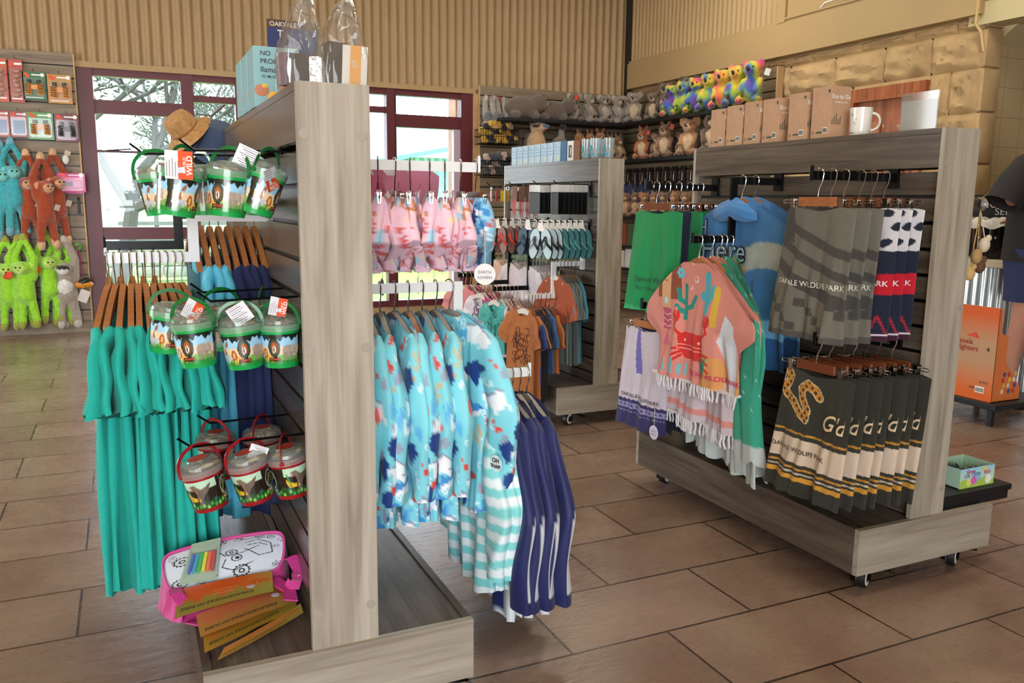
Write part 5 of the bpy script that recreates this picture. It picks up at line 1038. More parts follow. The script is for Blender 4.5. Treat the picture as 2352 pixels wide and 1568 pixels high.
for i, (x, z) in enumerate(((2.225, 1.41), (2.29, 1.41))):
    t, s2 = poncho(['blue hooded poncho with black outlined lettering', 'blue hooded poncho nearest the slats'][i], (x, 2.66, z), RZ+.02+.06*i, pc_blue, -.74, None, PR, 'blue hooded ponchos', w=.30, wing=.40, dropz=.19, seed=15+i, n=(80, 110))
    if i == 0:
        for s, x_, z_, sz in (('Here', -.075, -.335, .125), ('H', -.2, -.235, .09)):
            v, f = textmesh(s, sz, bold=.045); b = MB(); b.add(s2(v[:, 0]+x_, v[:, 1]+z_, .005), f); b.build('lettering_outline', mat('ink black'), t, smooth=False); v, f = textmesh(s, sz, bold=.0); b = MB(); b.add(s2(v[:, 0]+x_, v[:, 1]+z_, .0075), f); b.build('lettering_fill', mat('letter blue grey', '#8fb4c8', .8), t, smooth=False)
for i, (x, z) in enumerate(((2.03, 1.178), (2.085, 1.178), (2.125, 1.178), (2.15, 1.178), (2.18, 1.178), (2.225, 1.41), (2.29, 1.41))):
    hanger('shirt', (x, 2.66, z), RZ, 'wooden hanger of the %s poncho from the aisle side' % ORD[i], 'wooden poncho hangers', w=.09, drop=.05)
# on top of the towel stand
KR = mat('kraft board', '#b28c6e', .75, var=.08, scale=30); ys = [3.09, 2.98, 2.865, 2.75, 2.60, 2.475]; hs = [.165, .17, .175, .175, .18, .19]
for i, y in enumerate(ys):
    lab = 'kraft cup carton, %s from the far end of the towel stand' % ORD[i]; t = top('kraft_carton', lab, 'box', (2.475, y, ZT), [0, .05, -.04, 0, .03, 0][i], 'kraft cartons on the towel stand'); w_, d_ = .095, .098
    b = MB(); b.bb((-w_/2, -d_/2, 0), (w_/2, d_/2, hs[i]), bev=.0015); g = lambda yy, zz: np.stack([0*yy-w_/2-.0006, yy, zz], -1)
    b.bb((-w_/2-.0006, -.035, .018), (-w_/2, -.012, .040), 1)
    for k in range(7): b.bb((-w_/2-.001, -.0335+k*.003, .021), (-w_/2-.0006, -.0335+k*.003+.0014*(1+k % 2*.5), .037), 2)
    b.bb((-w_/2-.0006, -.010, .019), (-w_/2, .02, .026), 3); b.lathe([(0, .0003), (.006, .0003)], 16, (-w_/2-.0008, -.036, hs[i]-.018), 3, rot=(0, -PI/2, 0)); b.lathe([(.004, .0003), (.006, .0003)], 16, (-w_/2-.0008, .036, .022), 3, rot=(0, -PI/2, 0))
    text_on(b, 'Eco to Go', lambda a, z, i=i: np.stack([a, 0*a-d_/2-.0008, z+hs[i]-.045], -1), .022, 1, bold=.02); text_on(b, 'BAMBOO CUP', lambda a, z, i=i: np.stack([a, 0*a-d_/2-.0008, z+hs[i]-.062], -1), .0095, 1)
    for k in range(5): b.bb((-w_/2+.006+k*.01, -d_/2-.0006, .05), (-w_/2+.01+k*.01, -d_/2, .07+.01*(k % 3)), 3)
    b.build('carton', [KR, mat('label white', '#dcd8cf', .6), mat('ink black'), mat('eucalypt ink', '#4a4a38', .7)], t, smooth=False)
t = top('mug', 'white china mug standing at the end of the kraft cartons', 'mug', (2.495, 2.345, ZT)); b = MB(); b.lathe([(0, .001), (.030, .001), (.033, .004), (.036, .02), (.0385, .07), (.041, .104), (.0385, .104), (.036, .07), (.033, .012), (0, .008)], 40); CH = mat('china', '#dedad2', .12, coat=.5); b.build('body', CH, t)
b = MB(); b.tube([((.034+.034*math.sin(q_)**.8)*math.cos(-.6), (.034+.034*math.sin(q_)**.8)*math.sin(-.6), .055+.031*math.cos(q_)) for q_ in np.linspace(.02, PI-.02, 20)], .0048, 10); b.build('handle', CH, t)
b = MB(); f3 = lambda x0, z0: (lambda a, z: np.stack([-.0395*np.cos((a+x0)/.0395-.2), -.0395*np.sin(-(a+x0)/.0395+.2)*-1*-1, z+z0], -1)); 
for s, x0, z0, sz in (('Jt', .012, .075, .014), ('v', -.006, .058, .012), ('A', .0, .045, .010), ('empathy', .015, .012, .0085)): text_on(b, s, f3(x0, z0), sz, 0, shear=.3)
b.build('print', mat('ink black'), t, smooth=False)
t = top('sign_holder', 'clear acrylic sign holder with a grey sheet on the towel stand', 'sign holder', (2.45, 2.06, ZT), .06); b = MB(); b.bb((0, -.07, 0), (.003, .07, .128)); b.bb((.006, -.07, 0), (.009, .07, .128)); b.bb((0, -.07, 0), (.04, .07, .002)); b.build('holder', clear('acrylic', '#f6f6f4', .04, .06, .25), t, smooth=False); b = MB(); b.bb((.0035, -.067, .003), (.0052, .067, .102)); b.build('sheet', mat('grey sheet', '#a9a8a4', .5), t, smooth=False)
t = top('price_card', 'small white card lying between the mug and the sign holder', 'card', (2.49, 2.22, ZT+.0005), .3); b = MB(); b.bb((-.025, -.035, 0), (.025, .035, .003)); b.build('card', mat('label white'), t, smooth=False)
# narrow shelf with egg toys on the back face
t = top('slatwall_tray', 'black narrow shelf low on the back of the towel stand', 'shelf', (2.53, 1.92, .262)); b = MB(); b.bb((.002, 0, 0), (.42, .95, .022), bev=.002); b.bb((.002, 0, -.03), (.40, .02, 0)); b.build('board', BSH, t, smooth=False)
t = top('egg_box', 'open display box of grow chicken egg toys on the low shelf', 'display box', (2.70, 1.95, .285)); b = MB(); U, V = np.meshgrid(np.linspace(0, .185, 110), np.linspace(0, .075, 46)); c = np.ones(U.shape+(3,))*lin('#b7d9cc'); c[V < .028+.006*np.sin(U*60)] = lin('#a9c95a'); c[V > .06] = lin('#9fd0e2')
for x_, z_, r_, h in ((.05, .02, .013, '#e8e07a'), (.075, .026, .016, '#d86ab8'), (.10, .032, .011, '#8fb8e8'), (.13, .062, .011, '#e8c85a'), (.155, .022, .017, '#eef0e4')): c[p_disk(U, V, (x_, z_), r_)] = lin(h)
b.grid(np.stack([U-.0, 0*U, V], -1), 0, c.reshape(-1, 3)); K_ = lin('#a9c9b0')
for a, e in (((0, .001, 0), (.185, .13, .003)), ((0, .001, 0), (.002, .13, .075)), ((.183, .001, 0), (.185, .13, .075)), ((0, .128, 0), (.185, .13, .075))): b.bb(a, e, 0, col=K_)
for s, x_, z_, sz, mi in (('Grow', .055, .055, .02, 1), ('CHI', .035, .040, .018, 2), ('CKEN', .085, .043, .018, 3), ('EGG', .145, .045, .018, 1)): text_on(b, s, lambda a, z, x_=x_, z_=z_: np.stack([a+x_, 0*a-.0008, z+z_], -1), sz, mi, bold=.03)
b.build('carton', [mat('egg print', '#fff', .4, attr=True), mat('magenta ink', '#b0286a', .5), mat('violet ink', '#6a3fa0', .5), mat('blue ink', '#2a6fb0', .5)], t, smooth=False)
for i in range(5):
    o = MB().ell((0, 0, .028), (.024, .024, .03), n=10).build('toy_egg', mat('egg dark', '#24383a', .3), loc=(2.73+.042*(i % 3)+.01, 1.99+.05*(i//3), .292)); tag(o, 'dark green toy egg in the open display box, egg %s from the post' % ORD[i], 'toy egg', 'toy eggs in the display box')
# ================================================================== KIDS STAND BY THE WINDOWS (left face)
KX = 2.215+.3275-.056; r = np.random.RandomState(41)
CTN = plain_cloth
def kid(name, cat, kind, loc, col, lab, grp, w=.12, L=-.42, slv=1, wb=None, seed=1, neckd=.04, dec=None, hl=.32, drop=.05, mt=None, neckw=.45, wood=HPL, yaw=0, hw_=None):
    t = top(name, lab, cat, loc, RZ+yaw+r.uniform(-.06, .06), grp); sl = None if not slv else dict(p1=(.05*slv, 0, -.17-.05*slv), p2=(.075*slv, 0, -.20-.10*slv), w0=.042, w1=.052, th=.014, ruf=.004)
    m_ = mt or CTN('cotton '+col, col); o, sf = shirt('cloth', m_, t, w=w, wb=wb or w*1.1, L=L, z0=-.070, drop=drop, neckw=neckw, neckd=neckd, th=.012, fold=.009, seed=seed, slv=sl, nu=20, nv=26, shw=w*.9)
    hanger('shirt', loc, t.rotation_euler.z, 'hanger of the '+lab, 'hangers on the kids stand', wood, w=hw_ or w*.8, drop=drop)
    if dec: dec(t, sf)
    return t
def words_on(t, sf, items, col='#e9c9c4'):
    b = MB()
    for s, x, z, sz in items: v, f = textmesh(s, sz, bold=.02); b.add(sf(v[:, 0]+x, v[:, 1]+z, .004), f)
    b.build('lettering', mat('print '+col, col, .7), t, smooth=False)
def doodle(t, sf, cx, cz, w, h, col, n=26, k=3, rad=.0012):
    q = np.random.RandomState(k); b = MB()
    for _ in range(n):
        a = q.uniform(0, 6.3); x = cx+q.uniform(-.5, .5)*w; z = cz+q.uniform(-.5, .5)*h; P_ = [(x+.12*w*math.cos(a+i*.9)*(1+.2*i), z+.08*h*math.sin(a+i*.9)*(1+.2*i)) for i in range(6)]
        P_ = np.array(P_); b.tube(sf(P_[:, 0], P_[:, 1], .003), rad, 4)
    b.build('print', mat('doodle '+col, col, .7), t)
WA = mat('arm white gloss')
arm((KX, 4.37, .955), -1, .40, .215, WA, 'white step-down arm holding the brown and black shirts', out=.215)
arm((KX, 4.75, .985), -1, .42, .235, BMET, 'black step-down arm holding the teal singlet', out=.19)
arm((KX, 5.05, .985), -1, .40, .225, BMET, 'black step-down arm holding the white butterfly dress', out=.19)
arm((KX, 5.35, .985), -1, .42, .20, BMET, 'black step-down arm holding the pink lettered tee', out=.18)
# lower white arm
z = .955-.215+.031; y = 4.37
d = kid('t_shirt', 'shirt', 0, (2.095, y, z), '#b06a35', 'tan brown shirt with dark animal line drawing, front of the low white arm', 'shirts on the low white arm', w=.155, L=-.64, seed=3, dec=lambda t, sf: doodle(t, sf, 0, -.31, .15, .20, '#4a2413', 34, 5, .0016), hl=.4, neckd=.06, yaw=.22)
kid('t_shirt', 'shirt', 0, (2.12, y, z), '#a35f30', 'tan brown shirt behind the line drawing shirt', 'shirts on the low white arm', w=.15, L=-.60, seed=4, wood=HW, yaw=-.12)
kid('t_shirt', 'shirt', 0, (2.142, y, z), '#2c4487', 'royal blue shirt between the brown and the black ones', 'shirts on the low white arm', w=.15, L=-.52, seed=5, wood=HW, yaw=-.1)
for i, x in enumerate((2.162, 2.182, 2.202)):
    t = kid('t_shirt', 'shirt', 0, (x, y, z), '#17181f', 'black shirt on the low white arm, %s from the blue one' % ORD[i], 'shirts on the low white arm', w=.15, L=-.65+.03*i, seed=6+i, wood=HW, yaw=-.08*i-.05)
    if i == 1: ctag(t, -.04, -.03, -.40, .045, .07, mat('card pale', '#cdbfae', .6), .05)
for i, (x, c, nm) in enumerate(((2.235, '#3f5f8f', 'slate blue'), (2.262, '#b0642c', 'orange brown'))):
    t = kid('t_shirt', 'shirt', 0, (x, y, z), c, nm+' shirt at the inner end of the low white arm', 'shirts on the low white arm', w=.15, L=-.46, seed=12+i, wood=HW, yaw=-.12)
    if i: ctag(t, .03, -.03, -.36, .045, .07, mat('card pale'), .05)
# upper white arm
z = .958
for i, (x, c, nm) in enumerate(((2.30, '#a04a2a', 'rust brown tee with faint floral print'), (2.325, '#6f7672', 'grey green tee behind the rust one'), (2.35, '#5f6a66', 'grey patterned tee, second behind the rust one'), (2.375, '#56605c', 'dark grey patterned tee'), (2.40, '#666b62', 'grey tee beside the blue one'), (2.43, '#3a7f95', 'plain sea blue tee nearest the post'))):
    kid('t_shirt', 'shirt', 0, (x, y, z), c, nm+' on the upper white arm', 'tees on the upper white arm', w=.155, L=-.36 if i == 0 else -.60, slv=1.3, seed=20+i, wood=HPL if i == 0 else HW, yaw=-.05-.03*i, dec=(lambda t, sf: doodle(t, sf, 0, -.27, .16, .10, '#c88a6a', 22, 7)) if i == 0 else ((lambda t, sf: doodle(t, sf, 0, -.34, .18, .3, '#4a504e', 30, 8)) if i in (2, 3) else None))
# teal singlet arm
z = .985-.235+.031; y = 4.75
kid('singlet', 'singlet', 0, (2.075, y, z), '#4fb0a8', 'aqua teal singlet with white edging and a green line print', 'tops on the teal singlet arm', w=.11, L=-.42, slv=.35, seed=30, neckd=.09, neckw=.6, dec=lambda t, sf: (doodle(t, sf, 0, -.24, .08, .17, '#2c7a70', 26, 4), sf), yaw=.25)
for i, (x, c, nm) in enumerate(((2.12, '#d7c4cc', 'pale pink frilled top'), (2.145, '#c9a09a', 'dusty pink frilled top'), (2.17, '#b5705f', 'terracotta frilled top'), (2.20, '#d5c8cd', 'faint lilac top'), (2.225, '#c98f86', 'salmon patterned top'))):
    kid('singlet', 'top', 0, (x, y, z), c, nm+' behind the teal singlet', 'tops on the teal singlet arm', w=.11, L=-.44, slv=.6, seed=31+i, yaw=-.08)
z = .988
for i in range(7):
    kid('t_shirt', 'shirt', 0, (2.315+.023*i, y, z), '#d4ccd0' if i < 5 else '#9aa58c', ('white tee, %s on the middle black arm' if i < 5 else 'sage green tee, %s on the middle black arm') % ORD[i], 'tees on the middle black arm', w=.14, L=-.50, slv=1, seed=40+i)
# white dress arm
z = .985-.225+.031; y = 5.05
kid('dress', 'dress', 0, (2.10, y, z), '#dcd6de', 'white frill dress with butterfly print over a magenta skirt', 'dresses on the far black arm', w=.12, L=-.40, slv=.5, seed=50, neckd=.10, neckw=.65, dec=lambda t, sf: doodle(t, sf, -.01, -.26, .09, .2, '#7a4a78', 10, 6, .003), yaw=.25)
for i, x in enumerate((2.13, 2.16, 2.19)):
    kid('dress', 'dress', 0, (x, y, z), '#b81f62', 'magenta dress behind the butterfly dress, %s of three' % ORD[i], 'dresses on the far black arm', w=.14, L=-.58, slv=.6, seed=51+i, yaw=-.1)
for i in range(6): kid('t_shirt', 'shirt', 0, (2.32+.022*i, y, .988), ['#d6c9cc', '#cfc3c8', '#b9a39a'][i % 3], 'pale kids tee, %s on the upper part of the far black arm' % ORD[i], 'tees on the far black arm', w=.14, L=-.48, seed=60+i)
# pink tee arm
z = .985-.20+.031; y = 5.35
kid('t_shirt', 'shirt', 0, (2.085, y, z), '#d98a8a', 'salmon pink tee with pale AUS lettering and red words', 'tees on the farthest arm', w=.15, L=-.44, slv=.6, seed=70, dec=lambda t, sf: (words_on(t, sf, [('A', -.04, -.205, .06), ('T', -.04, -.255, .06), ('L', -.04, -.305, .06), ('U', .0, -.215, .045), ('S', .035, -.21, .055), ('S', .035, -.25, .035), ('&', .035, -.285, .035)], '#ecd3d0'), words_on(t, sf, [('REEFS & SURF', 0, -.345, .02), ('COAST', 0, -.37, .02)], '#b03048')), yaw=.2)
for i, (x, c, nm) in enumerate(((2.115, '#b8255f', 'deep pink tee'), (2.15, '#a9b5ae', 'grey tee'), (2.18, '#c2135c', 'magenta long top'))): kid('t_shirt', 'shirt', 0, (x, y, z), c, nm+' behind the salmon lettered tee', 'tees on the farthest arm', w=.15, L=[-.36, -.48, -.60][i], slv=.6, seed=71+i)
for i in range(4): kid('t_shirt', 'shirt', 0, (2.33+.03*i, y, .988), ['#d9b49a', '#d6cfcf', '#c79a7a', '#cbb9b0'][i], '%s tee at the upper far end of the kids stand' % ['peach', 'cream white', 'tan', 'pale stone'][i], 'tees at the far upper arm', w=.15, L=-.5, seed=80+i)
# flip-flops
def sole_outline(l, w): return [(w*.5*(math.sin(t)*(1+.12*math.cos(t)))*(1 if math.cos(t) < 0 else 1.0)*(.86 if -.4 < math.cos(t) < .3 else 1), -l/2+l/2*math.cos(t)) for t in np.linspace(0, 2*PI, 28, endpoint=False)]
FF = {}
def flipflops(loc, yaw, lab, sole, strapc, key, kx=-.1):
    if key in FF: return dup(FF[key], loc, yaw, lab, 'flip-flops hung on wire hooks')
    t = top('flip_flops', lab, 'flip-flops', loc, yaw, 'flip-flops hung on wire hooks')
    b = MB(); b.prism([(-.012, .003), (.012, .003), (.018, -.035), (.03, -.06), (-.03, -.06), (-.018, -.035)], -.001, .001); b.lathe([(.004, -.0015), (.0075, -.0015), (.0075, .0015), (.004, .0015)], 14, (0, 0, -.004), rot=(PI/2, 0, 0)); b.build('card_hanger', mat('white card', '#e9e4dc', .5), t, smooth=False)
    for s in (-1, 1):
        c, n = math.cos(.16*s), math.sin(.16*s); O = [(x*c-z*n+s*.026, x*n+z*c-.045) for x, z in sole_outline(.175, .07)]
        b = MB(); b.prism(O, .004*s+.002, .004*s+.014, 1); b.prism([(x*.97+s*.001, z) for x, z in O], .004*s-.001, .004*s+.0021, 0); o = b.build('sole', [mat('sole '+sole, sole, .5), mat('sole edge', '#1d2c33', .6)], t, smooth=False)
        b = MB(); a0 = Vector((s*.026, 0, -.085)); q = lambda x, z: (x*c-z*n+s*.026, z)
        for e in (-1, 1):
            x0, _ = q(0, -.04); x1, _ = q(e*.034, -.115); b.tube([(x0, .004*s-.006, -.045-.045), ((x0+x1)/2, .004*s-.022, -.13), (x1, .004*s, -.165)], .002, sq=(.008, .0022))
        b.build('strap', mat('strap '+strapc, strapc, .35), t)
    FF[key] = t; return t
peg((KX, 4.30, 1.19), .36, 'wire hook carrying the teal and black flip-flops'); peg((KX, 4.85, 1.19), .38, 'wire hook carrying the red flip-flops'); peg((KX, 4.55, 1.19), .30, 'wire hook behind the black flip-flops')
for i in range(8):
    k = i < 3; flipflops((2.16+.038*i, 4.30, 1.196), RZ+.55+.1*math.sin(i*2.1), ('black strapped white flip-flops, %s from the hook tip' if k else 'sea green flip-flops, %s from the hook tip') % ORD[i], '#b9d0d6' if k else '#3f7a80', '#15181c' if k else '#4a8a86', 'bk' if k else 'gr')
for i in range(4): flipflops((2.20+.05*i, 4.55, 1.196), RZ+.5+.15*math.sin(i*3), 'dark blue flip-flops on the rear hook, %s from the tip' % ORD[i], '#33506a', '#20303f', 'bl')
for i in range(5): flipflops((2.13+.052*i, 4.85, 1.196), RZ+.5+.12*math.sin(i*1.7), ('coral strapped floral flip-flops, %s from the hook tip' if i < 3 else 'crimson flip-flops, %s from the hook tip') % ORD[i], '#8f6a60' if i < 3 else '#a02a4a', '#e0483c' if i < 3 else '#b01f45', 'co' if i < 3 else 'cr')
# black pouches in clear sleeves
peg((KX, 4.30, 1.405), .25, 'wire hook carrying the front black pouches'); peg((KX, 4.52, 1.405), .27, 'wire hook carrying the rear black pouches'); peg((KX, 4.85, 1.405), .28, 'wire hook carrying the bead bracelets'); peg((KX, 5.2, 1.405), .28, 'wire hook carrying the key rings')
pp = top('pouch', 'x', 'pouch', (0, 0, 0)); b = MB(); b.box((0, 0, -.105), (.085, .008, .125), bev=.002); b.build('body', mat('pouch black', '#101013', .4), pp, smooth=False); b = MB(); b.bb((-.042, -.0045, -.04), (.042, .0045, 0)); b.bb((-.0435, -.005, -.168), (-.0425, .005, -.04)); b.build('sleeve', clear('poly sleeve', '#f0f0f0', .35, .15), pp, smooth=False)
for i in range(14):
    f = i < 7; loc = (2.25+.029*i if f else 2.23+.030*(i-7), 4.30 if f else 4.52, 1.40); lab = 'black pouch in a clear sleeve on the %s hook, %s from the tip' % ('front' if f else 'rear', ORD[i % 7])
    if i == 0: pp.location = loc; pp.rotation_euler.z = RZ; pp['label'] = lab; pp['group'] = 'black pouches under the white header'
    else: dup(pp, loc, RZ+.35+r.uniform(-.08, .08), lab, 'black pouches under the white header')
for i in range(4):
    t = top('bracelet_card', 'brown bracelet card with red bead tassels, %s on its hook' % ORD[i], 'bracelet', (2.25+.05*i, 4.85, 1.40), RZ+.1*i, 'bead bracelet cards'); b = MB(); b.bb((-.035, -.002, -.10), (.035, .002, 0)); b.build('card', mat('bead card', '#7a4f40', .6, bump=.6, bscale=90), t, smooth=False)
    b = MB()
    for k in range(9): x = -.03+.0075*k; b.tube([(x, -.003, -.09), (x+.003*math.sin(k), -.006, -.13), (x*.6, -.005, -.17-.02*(k % 3))], .0016, 5)
    b.build('strings', mat('red beads', '#b83a30', .4), t)
for i in range(6):
    t = top('key_ring', '%s key ring charm on the far hook, %s from the tip' % (['pink', 'red', 'yellow', 'gold', 'silver', 'wine red'][i], ORD[i]), 'key ring', (2.24+.04*i, 5.2, 1.402), RZ+.2*i, 'key ring charms'); b = MB(); b.tube([(.012*math.cos(a), 0, -.012+.012*math.sin(a)) for a in np.linspace(0, 2*PI, 16, endpoint=False)], .0013, 5, closed=True); b.build('ring', CHR, t)
    b = MB(); b.box((0, 0, -.065), (.03, .004, .07), bev=.002); b.tube([(0, 0, -.024), (0, 0, -.035)], .0015, 5); b.build('charm', mat('charm %d' % i, ['#c46a80', '#a32030', '#d8b81f', '#a8842c', '#b9b9b4', '#6f1f2f'][i], .3), t)
# on top of the kids stand
LB = mat('pale blue carton', '#a9c4d6', .5, var=.05, scale=20)
for i in range(8):
    t = top('mug_carton', 'pale blue mug carton, %s from the window end of the kids stand' % ORD[i], 'box', (2.545, 5.41-.092*i, ZT), [0, .04, -.03, .05, 0, .03, -.04, 0][i], 'pale blue cartons on the kids stand'); b = MB(); b.bb((-.045, -.040, 0), (.045, .040, .125), 0, bev=.0015); b.bb((-.0455, -.032, .012), (-.045, -.012, .035), 1)
    for k in range(3): b.bb((-.0455, -.03, .05+k*.02), (-.045, .03, .053+k*.02), 2)
    b.lathe([(.003, 0), (.006, 0)], 14, (-.0456, .02, .105), 2, rot=(0, -PI/2, 0)); b.build('carton', [LB, mat('label cream', '#d9d0b8', .6), mat('print blue', '#5f86a8', .6)], t, smooth=False)
t = top('mug_carton', 'dark blue mug carton after the pale blue row', 'box', (2.545, 4.675, ZT)); b = MB(); b.bb((-.045, -.035, 0), (.045, .035, .125), bev=.0015); b.build('carton', mat('carton navy', '#2f5f86', .5), t, smooth=False)
t = top('mug_carton', 'white window carton showing a brown mug', 'box', (2.545, 4.59, ZT)); b = MB(); b.bb((-.045, -.038, 0), (.045, .038, .12), bev=.0015); b.bb((-.046, -.02, .02), (-.0455, .02, .095), 1); b.tube([(-.047, -.008, .08), (-.048, -.016, .06), (-.047, -.008, .035)], .003, 6, 2); b.build('carton', [mat('carton white', '#d6d4d2', .5), mat('mug brown', '#3f2620', .4), mat('china')], t, smooth=False)
t = top('mug_carton', 'brown kraft carton beside the glass tumblers', 'box', (2.545, 4.51, ZT)); b = MB(); b.bb((-.045, -.036, 0), (.045, .036, .118), bev=.0015); b.build('carton', mat('carton brown', '#7a5136', .6), t, smooth=False)
GL = clear('tumbler glass', '#eaf2f4', .14, .04, .9)
for i in range(4):
    t = top('glass_tumbler', 'clear printed glass tumbler on the kids stand, %s from the kraft carton' % ORD[i], 'glass', (2.52+.06*(i % 2), 4.42-.052*i, ZT), 0, 'glass tumblers on the kids stand'); b = MB(); b.lathe([(0, .001), (.026, .001), (.028, .006), (.031, .12), (.029, .12), (.026, .012), (0, .010)], 24); b.build('glass', GL, t); b = MB(); b.lathe([(.0295, .02), (.0305, .035)], 24, arc=.6); b.ell((-.031, 0, .06), (.002, .012, .018), n=8); b.build('print', mat('glass print', '#3a8fa0', .5), t)
# ================================================================== PLUSH AND PACKS ON THE SLAT WALLS
def plush_mesh(prims, vox=.012, noise=.004, seed=0):
    bm = bmesh.new(); samp = []; b = MB()
    for p in prims:
        if p[0] == 'e': b.ell(p[1], p[2], rot=p[3] or None, n=9); samp.append((np.array(p[1], float), np.array(p[1], float), float(min(p[2])), p[4], np.array(p[2], float), p[3]))
        else:
            a, c = np.array(p[1], float), np.array(p[2], float); k = max(2, int(np.linalg.norm(c-a)/(min(p[3], p[4])*.5))+1)
            for t in np.linspace(0, 1, k): rr = p[3]*(1-t)+p[4]*t; b.ell(a*(1-t)+c*t, (rr, rr, rr), n=7)
            samp.append((a, c, (p[3], p[4]), p[5], None, None))
    o = b.build('tmp', [], smooth=False); m = o.modifiers.new('r', 'REMESH'); m.mode = 'VOXEL'; m.voxel_size = vox; s = o.modifiers.new('s', 'SMOOTH'); s.iterations = 3
    me = bpy.data.meshes.new_from_object(o.evaluated_get(bpy.context.evaluated_depsgraph_get())); old = o.data; bpy.data.objects.remove(o); bpy.data.meshes.remove(old)
    n = len(me.vertices); V = np.empty(n*3, np.float32); me.vertices.foreach_get('co', V); V = V.reshape(-1, 3).astype(float); best = np.full(n, 1e9); col = np.zeros((n, 3))
    for (a, c, rr, h, rad, rot) in samp:
        if rad is not None:
            q = V-a
            if rot: q = q @ np.array(Euler(rot).to_matrix())
            d = np.abs(np.linalg.norm(q/rad, axis=1)-1)*rad.min()
            d = np.where(np.linalg.norm(q/rad, axis=1) < 1, 0.0005*rad.min(), d)
        else:
            e = c-a; t = np.clip(((V-a)@e)/(e@e+1e-9), 0, 1); d = np.abs(np.linalg.norm(V-a-t[:, None]*e, axis=1)-(rr[0]*(1-t)+rr[1]*t))
        k = d < best; best[k] = d[k]; col[k] = lin(h)
    q = np.random.RandomState(seed); N = np.empty(n*3, np.float32); me.vertices.foreach_get('normal', N); N = N.reshape(-1, 3); V = V+N*q.normal(0, noise*.35, (n, 1)); me.vertices.foreach_set('co', V.astype(np.float32).ravel())
    ca = me.color_attributes.new('Col', 'FLOAT_COLOR', 'POINT'); ca.data.foreach_set('color', np.hstack([col, np.ones((n, 1))]).ravel().astype(np.float32)); me.shade_smooth(); return me
FUR = mat('plush fur', '#fff', .95, attr=True, var=.22, scale=55, bump=.9, bscale=120, sheen=.5)
def plush(name, lab, cat, loc, rz, prims, grp=None, eyes=(), nose=None, tagc=None, sc=1.0, vox=.012, mt=None, er=.008):
    t = top(name, lab, cat, loc, rz, grp); me = plush_mesh(prims, vox); me.name = name+'_body'; me.materials.append(mt or FUR); o = bpy.data.objects.new('body', me); C.objects.link(o); o.parent = t
    for e in eyes: MB().ell(e, (er, er*.7, er), n=7).build('eye', mat('eye black', '#0a0808', .15), t)
    if nose: MB().ell(nose[0], nose[1], n=8).build('nose', mat('nose black', '#1a1412', .4), t)
    if tagc: b = MB(); b.box(tagc[0], (.045, .002, .055), rot=(.1, .3, .2)); b.build('hang_tag', mat('tag '+tagc[1], tagc[1], .5), t, smooth=False)
    t.scale = (sc, sc, sc); return t
SY = WY-.09   # face of the left slat panel
def monkey(c, face, lemur=False, hands='#e8b98a', blend=None):
    h = -.27; hr = .062; pr_ = [('c', (0, -.05, 0), (-.075, -.06, h+.09), .022, .028, blend or c), ('c', (0, -.05, 0), (.075, -.06, h+.09), .022, .028, blend or c), ('c', (-.075, -.06, h+.09), (-.05, -.05, h-.09), .03, .036, c), ('c', (.075, -.06, h+.09), (.05, -.05, h-.09), .03, .036, c),
        ('e', (0, -.10, h), (hr, hr*.9, hr), None, c), ('e', (0, -.15, h-.01), (.043, .022, .040), None, face), ('c', (0, -.07, h-.08), (0, -.07, h-.25), .06, .07, c), ('c', (-.035, -.07, h-.28), (-.05, -.06, h-.49), .035, .03, c), ('c', (.035, -.07, h-.28), (.06, -.06, h-.48), .035, .03, c),
        ('e', (-.053, -.07, h-.52), (.03, .03, .042), None, hands), ('e', (.064, -.07, h-.51), (.03, .03, .042), None, hands), ('e', (0, -.05, .0), (.03, .03, .04), None, hands)]
    if lemur: pr_ += [('e', (0, -.11, h-.16), (.055, .045, .07), None, '#e6e2dc'), ('e', (0, -.148, h+.01), (.05, .022, .03), None, '#15120f')]
    else: pr_ += [('e', (-.062, -.09, h+.01), (.018, .012, .022), None, face), ('e', (.062, -.09, h+.01), (.018, .012, .022), None, face)]
    return pr_
eyes_m = ((-.016, -.172, -.262), (.016, -.172, -.262))
mk = {}
def put_monkey(key, x, z, rz, lab, grp, args, y=SY, **k):
    if key in mk: return dup(mk[key], (x, y, z), rz, lab, grp)
    mk[key] = plush('plush_monkey', lab, 'plush monkey', (x, y, z), rz, monkey(*args[:2], **(args[2] if len(args) > 2 else {})), grp, eyes_m, **k); mk[key].scale = (1.2, 1.1, 1.04); return mk[key]
OG = 'orange plush monkeys on the slat wall'; LG = 'lime green plush monkeys on the slat wall'
for i, (x, dz, rz, y) in enumerate(((-.80, 0, .1, SY-.02), (-.70, -.03, .55, SY-.11), (-.60, .01, .5, SY-.03))): put_monkey('o', x, 1.70+dz, rz, ['orange plush monkey with a pale face, nearest the blue plush', 'orange plush monkey in front of the other two, a card tag on its arm', 'orange plush monkey beside the pink card packs'][i], OG, ('#a8431c', '#e0a880'), y=y, nose=((0, -.178, -.29), (.006, .004, .004)), tagc=((.06, -.13, -.45), '#c9b9ae') if i == 0 else None)
for i, (x, dz, rz, y) in enumerate(((-1.02, -.02, 0, SY-.02), (-.92, -.01, .1, SY-.05), (-.84, .0, -.4, SY-.12), (-.70, .04, .25, SY-.05), (-.60, 0, .1, SY-.0))): put_monkey('l', x, .93+dz, rz, 'lime green plush monkey, %s' % ['at the picture edge', 'second from the picture edge, below the blue plush', 'below the orange ones with its face turned aside', 'with its arms up and a smiling face', 'half hidden behind the smiling one'][i], LG, ('#9fe02a', '#c8e86a', dict(hands='#a5a83a')), y=y, nose=((0, -.175, -.285), (.008, .004, .003)), tagc=((-.09, -.13, -.33), '#d8431f') if i == 0 else None)
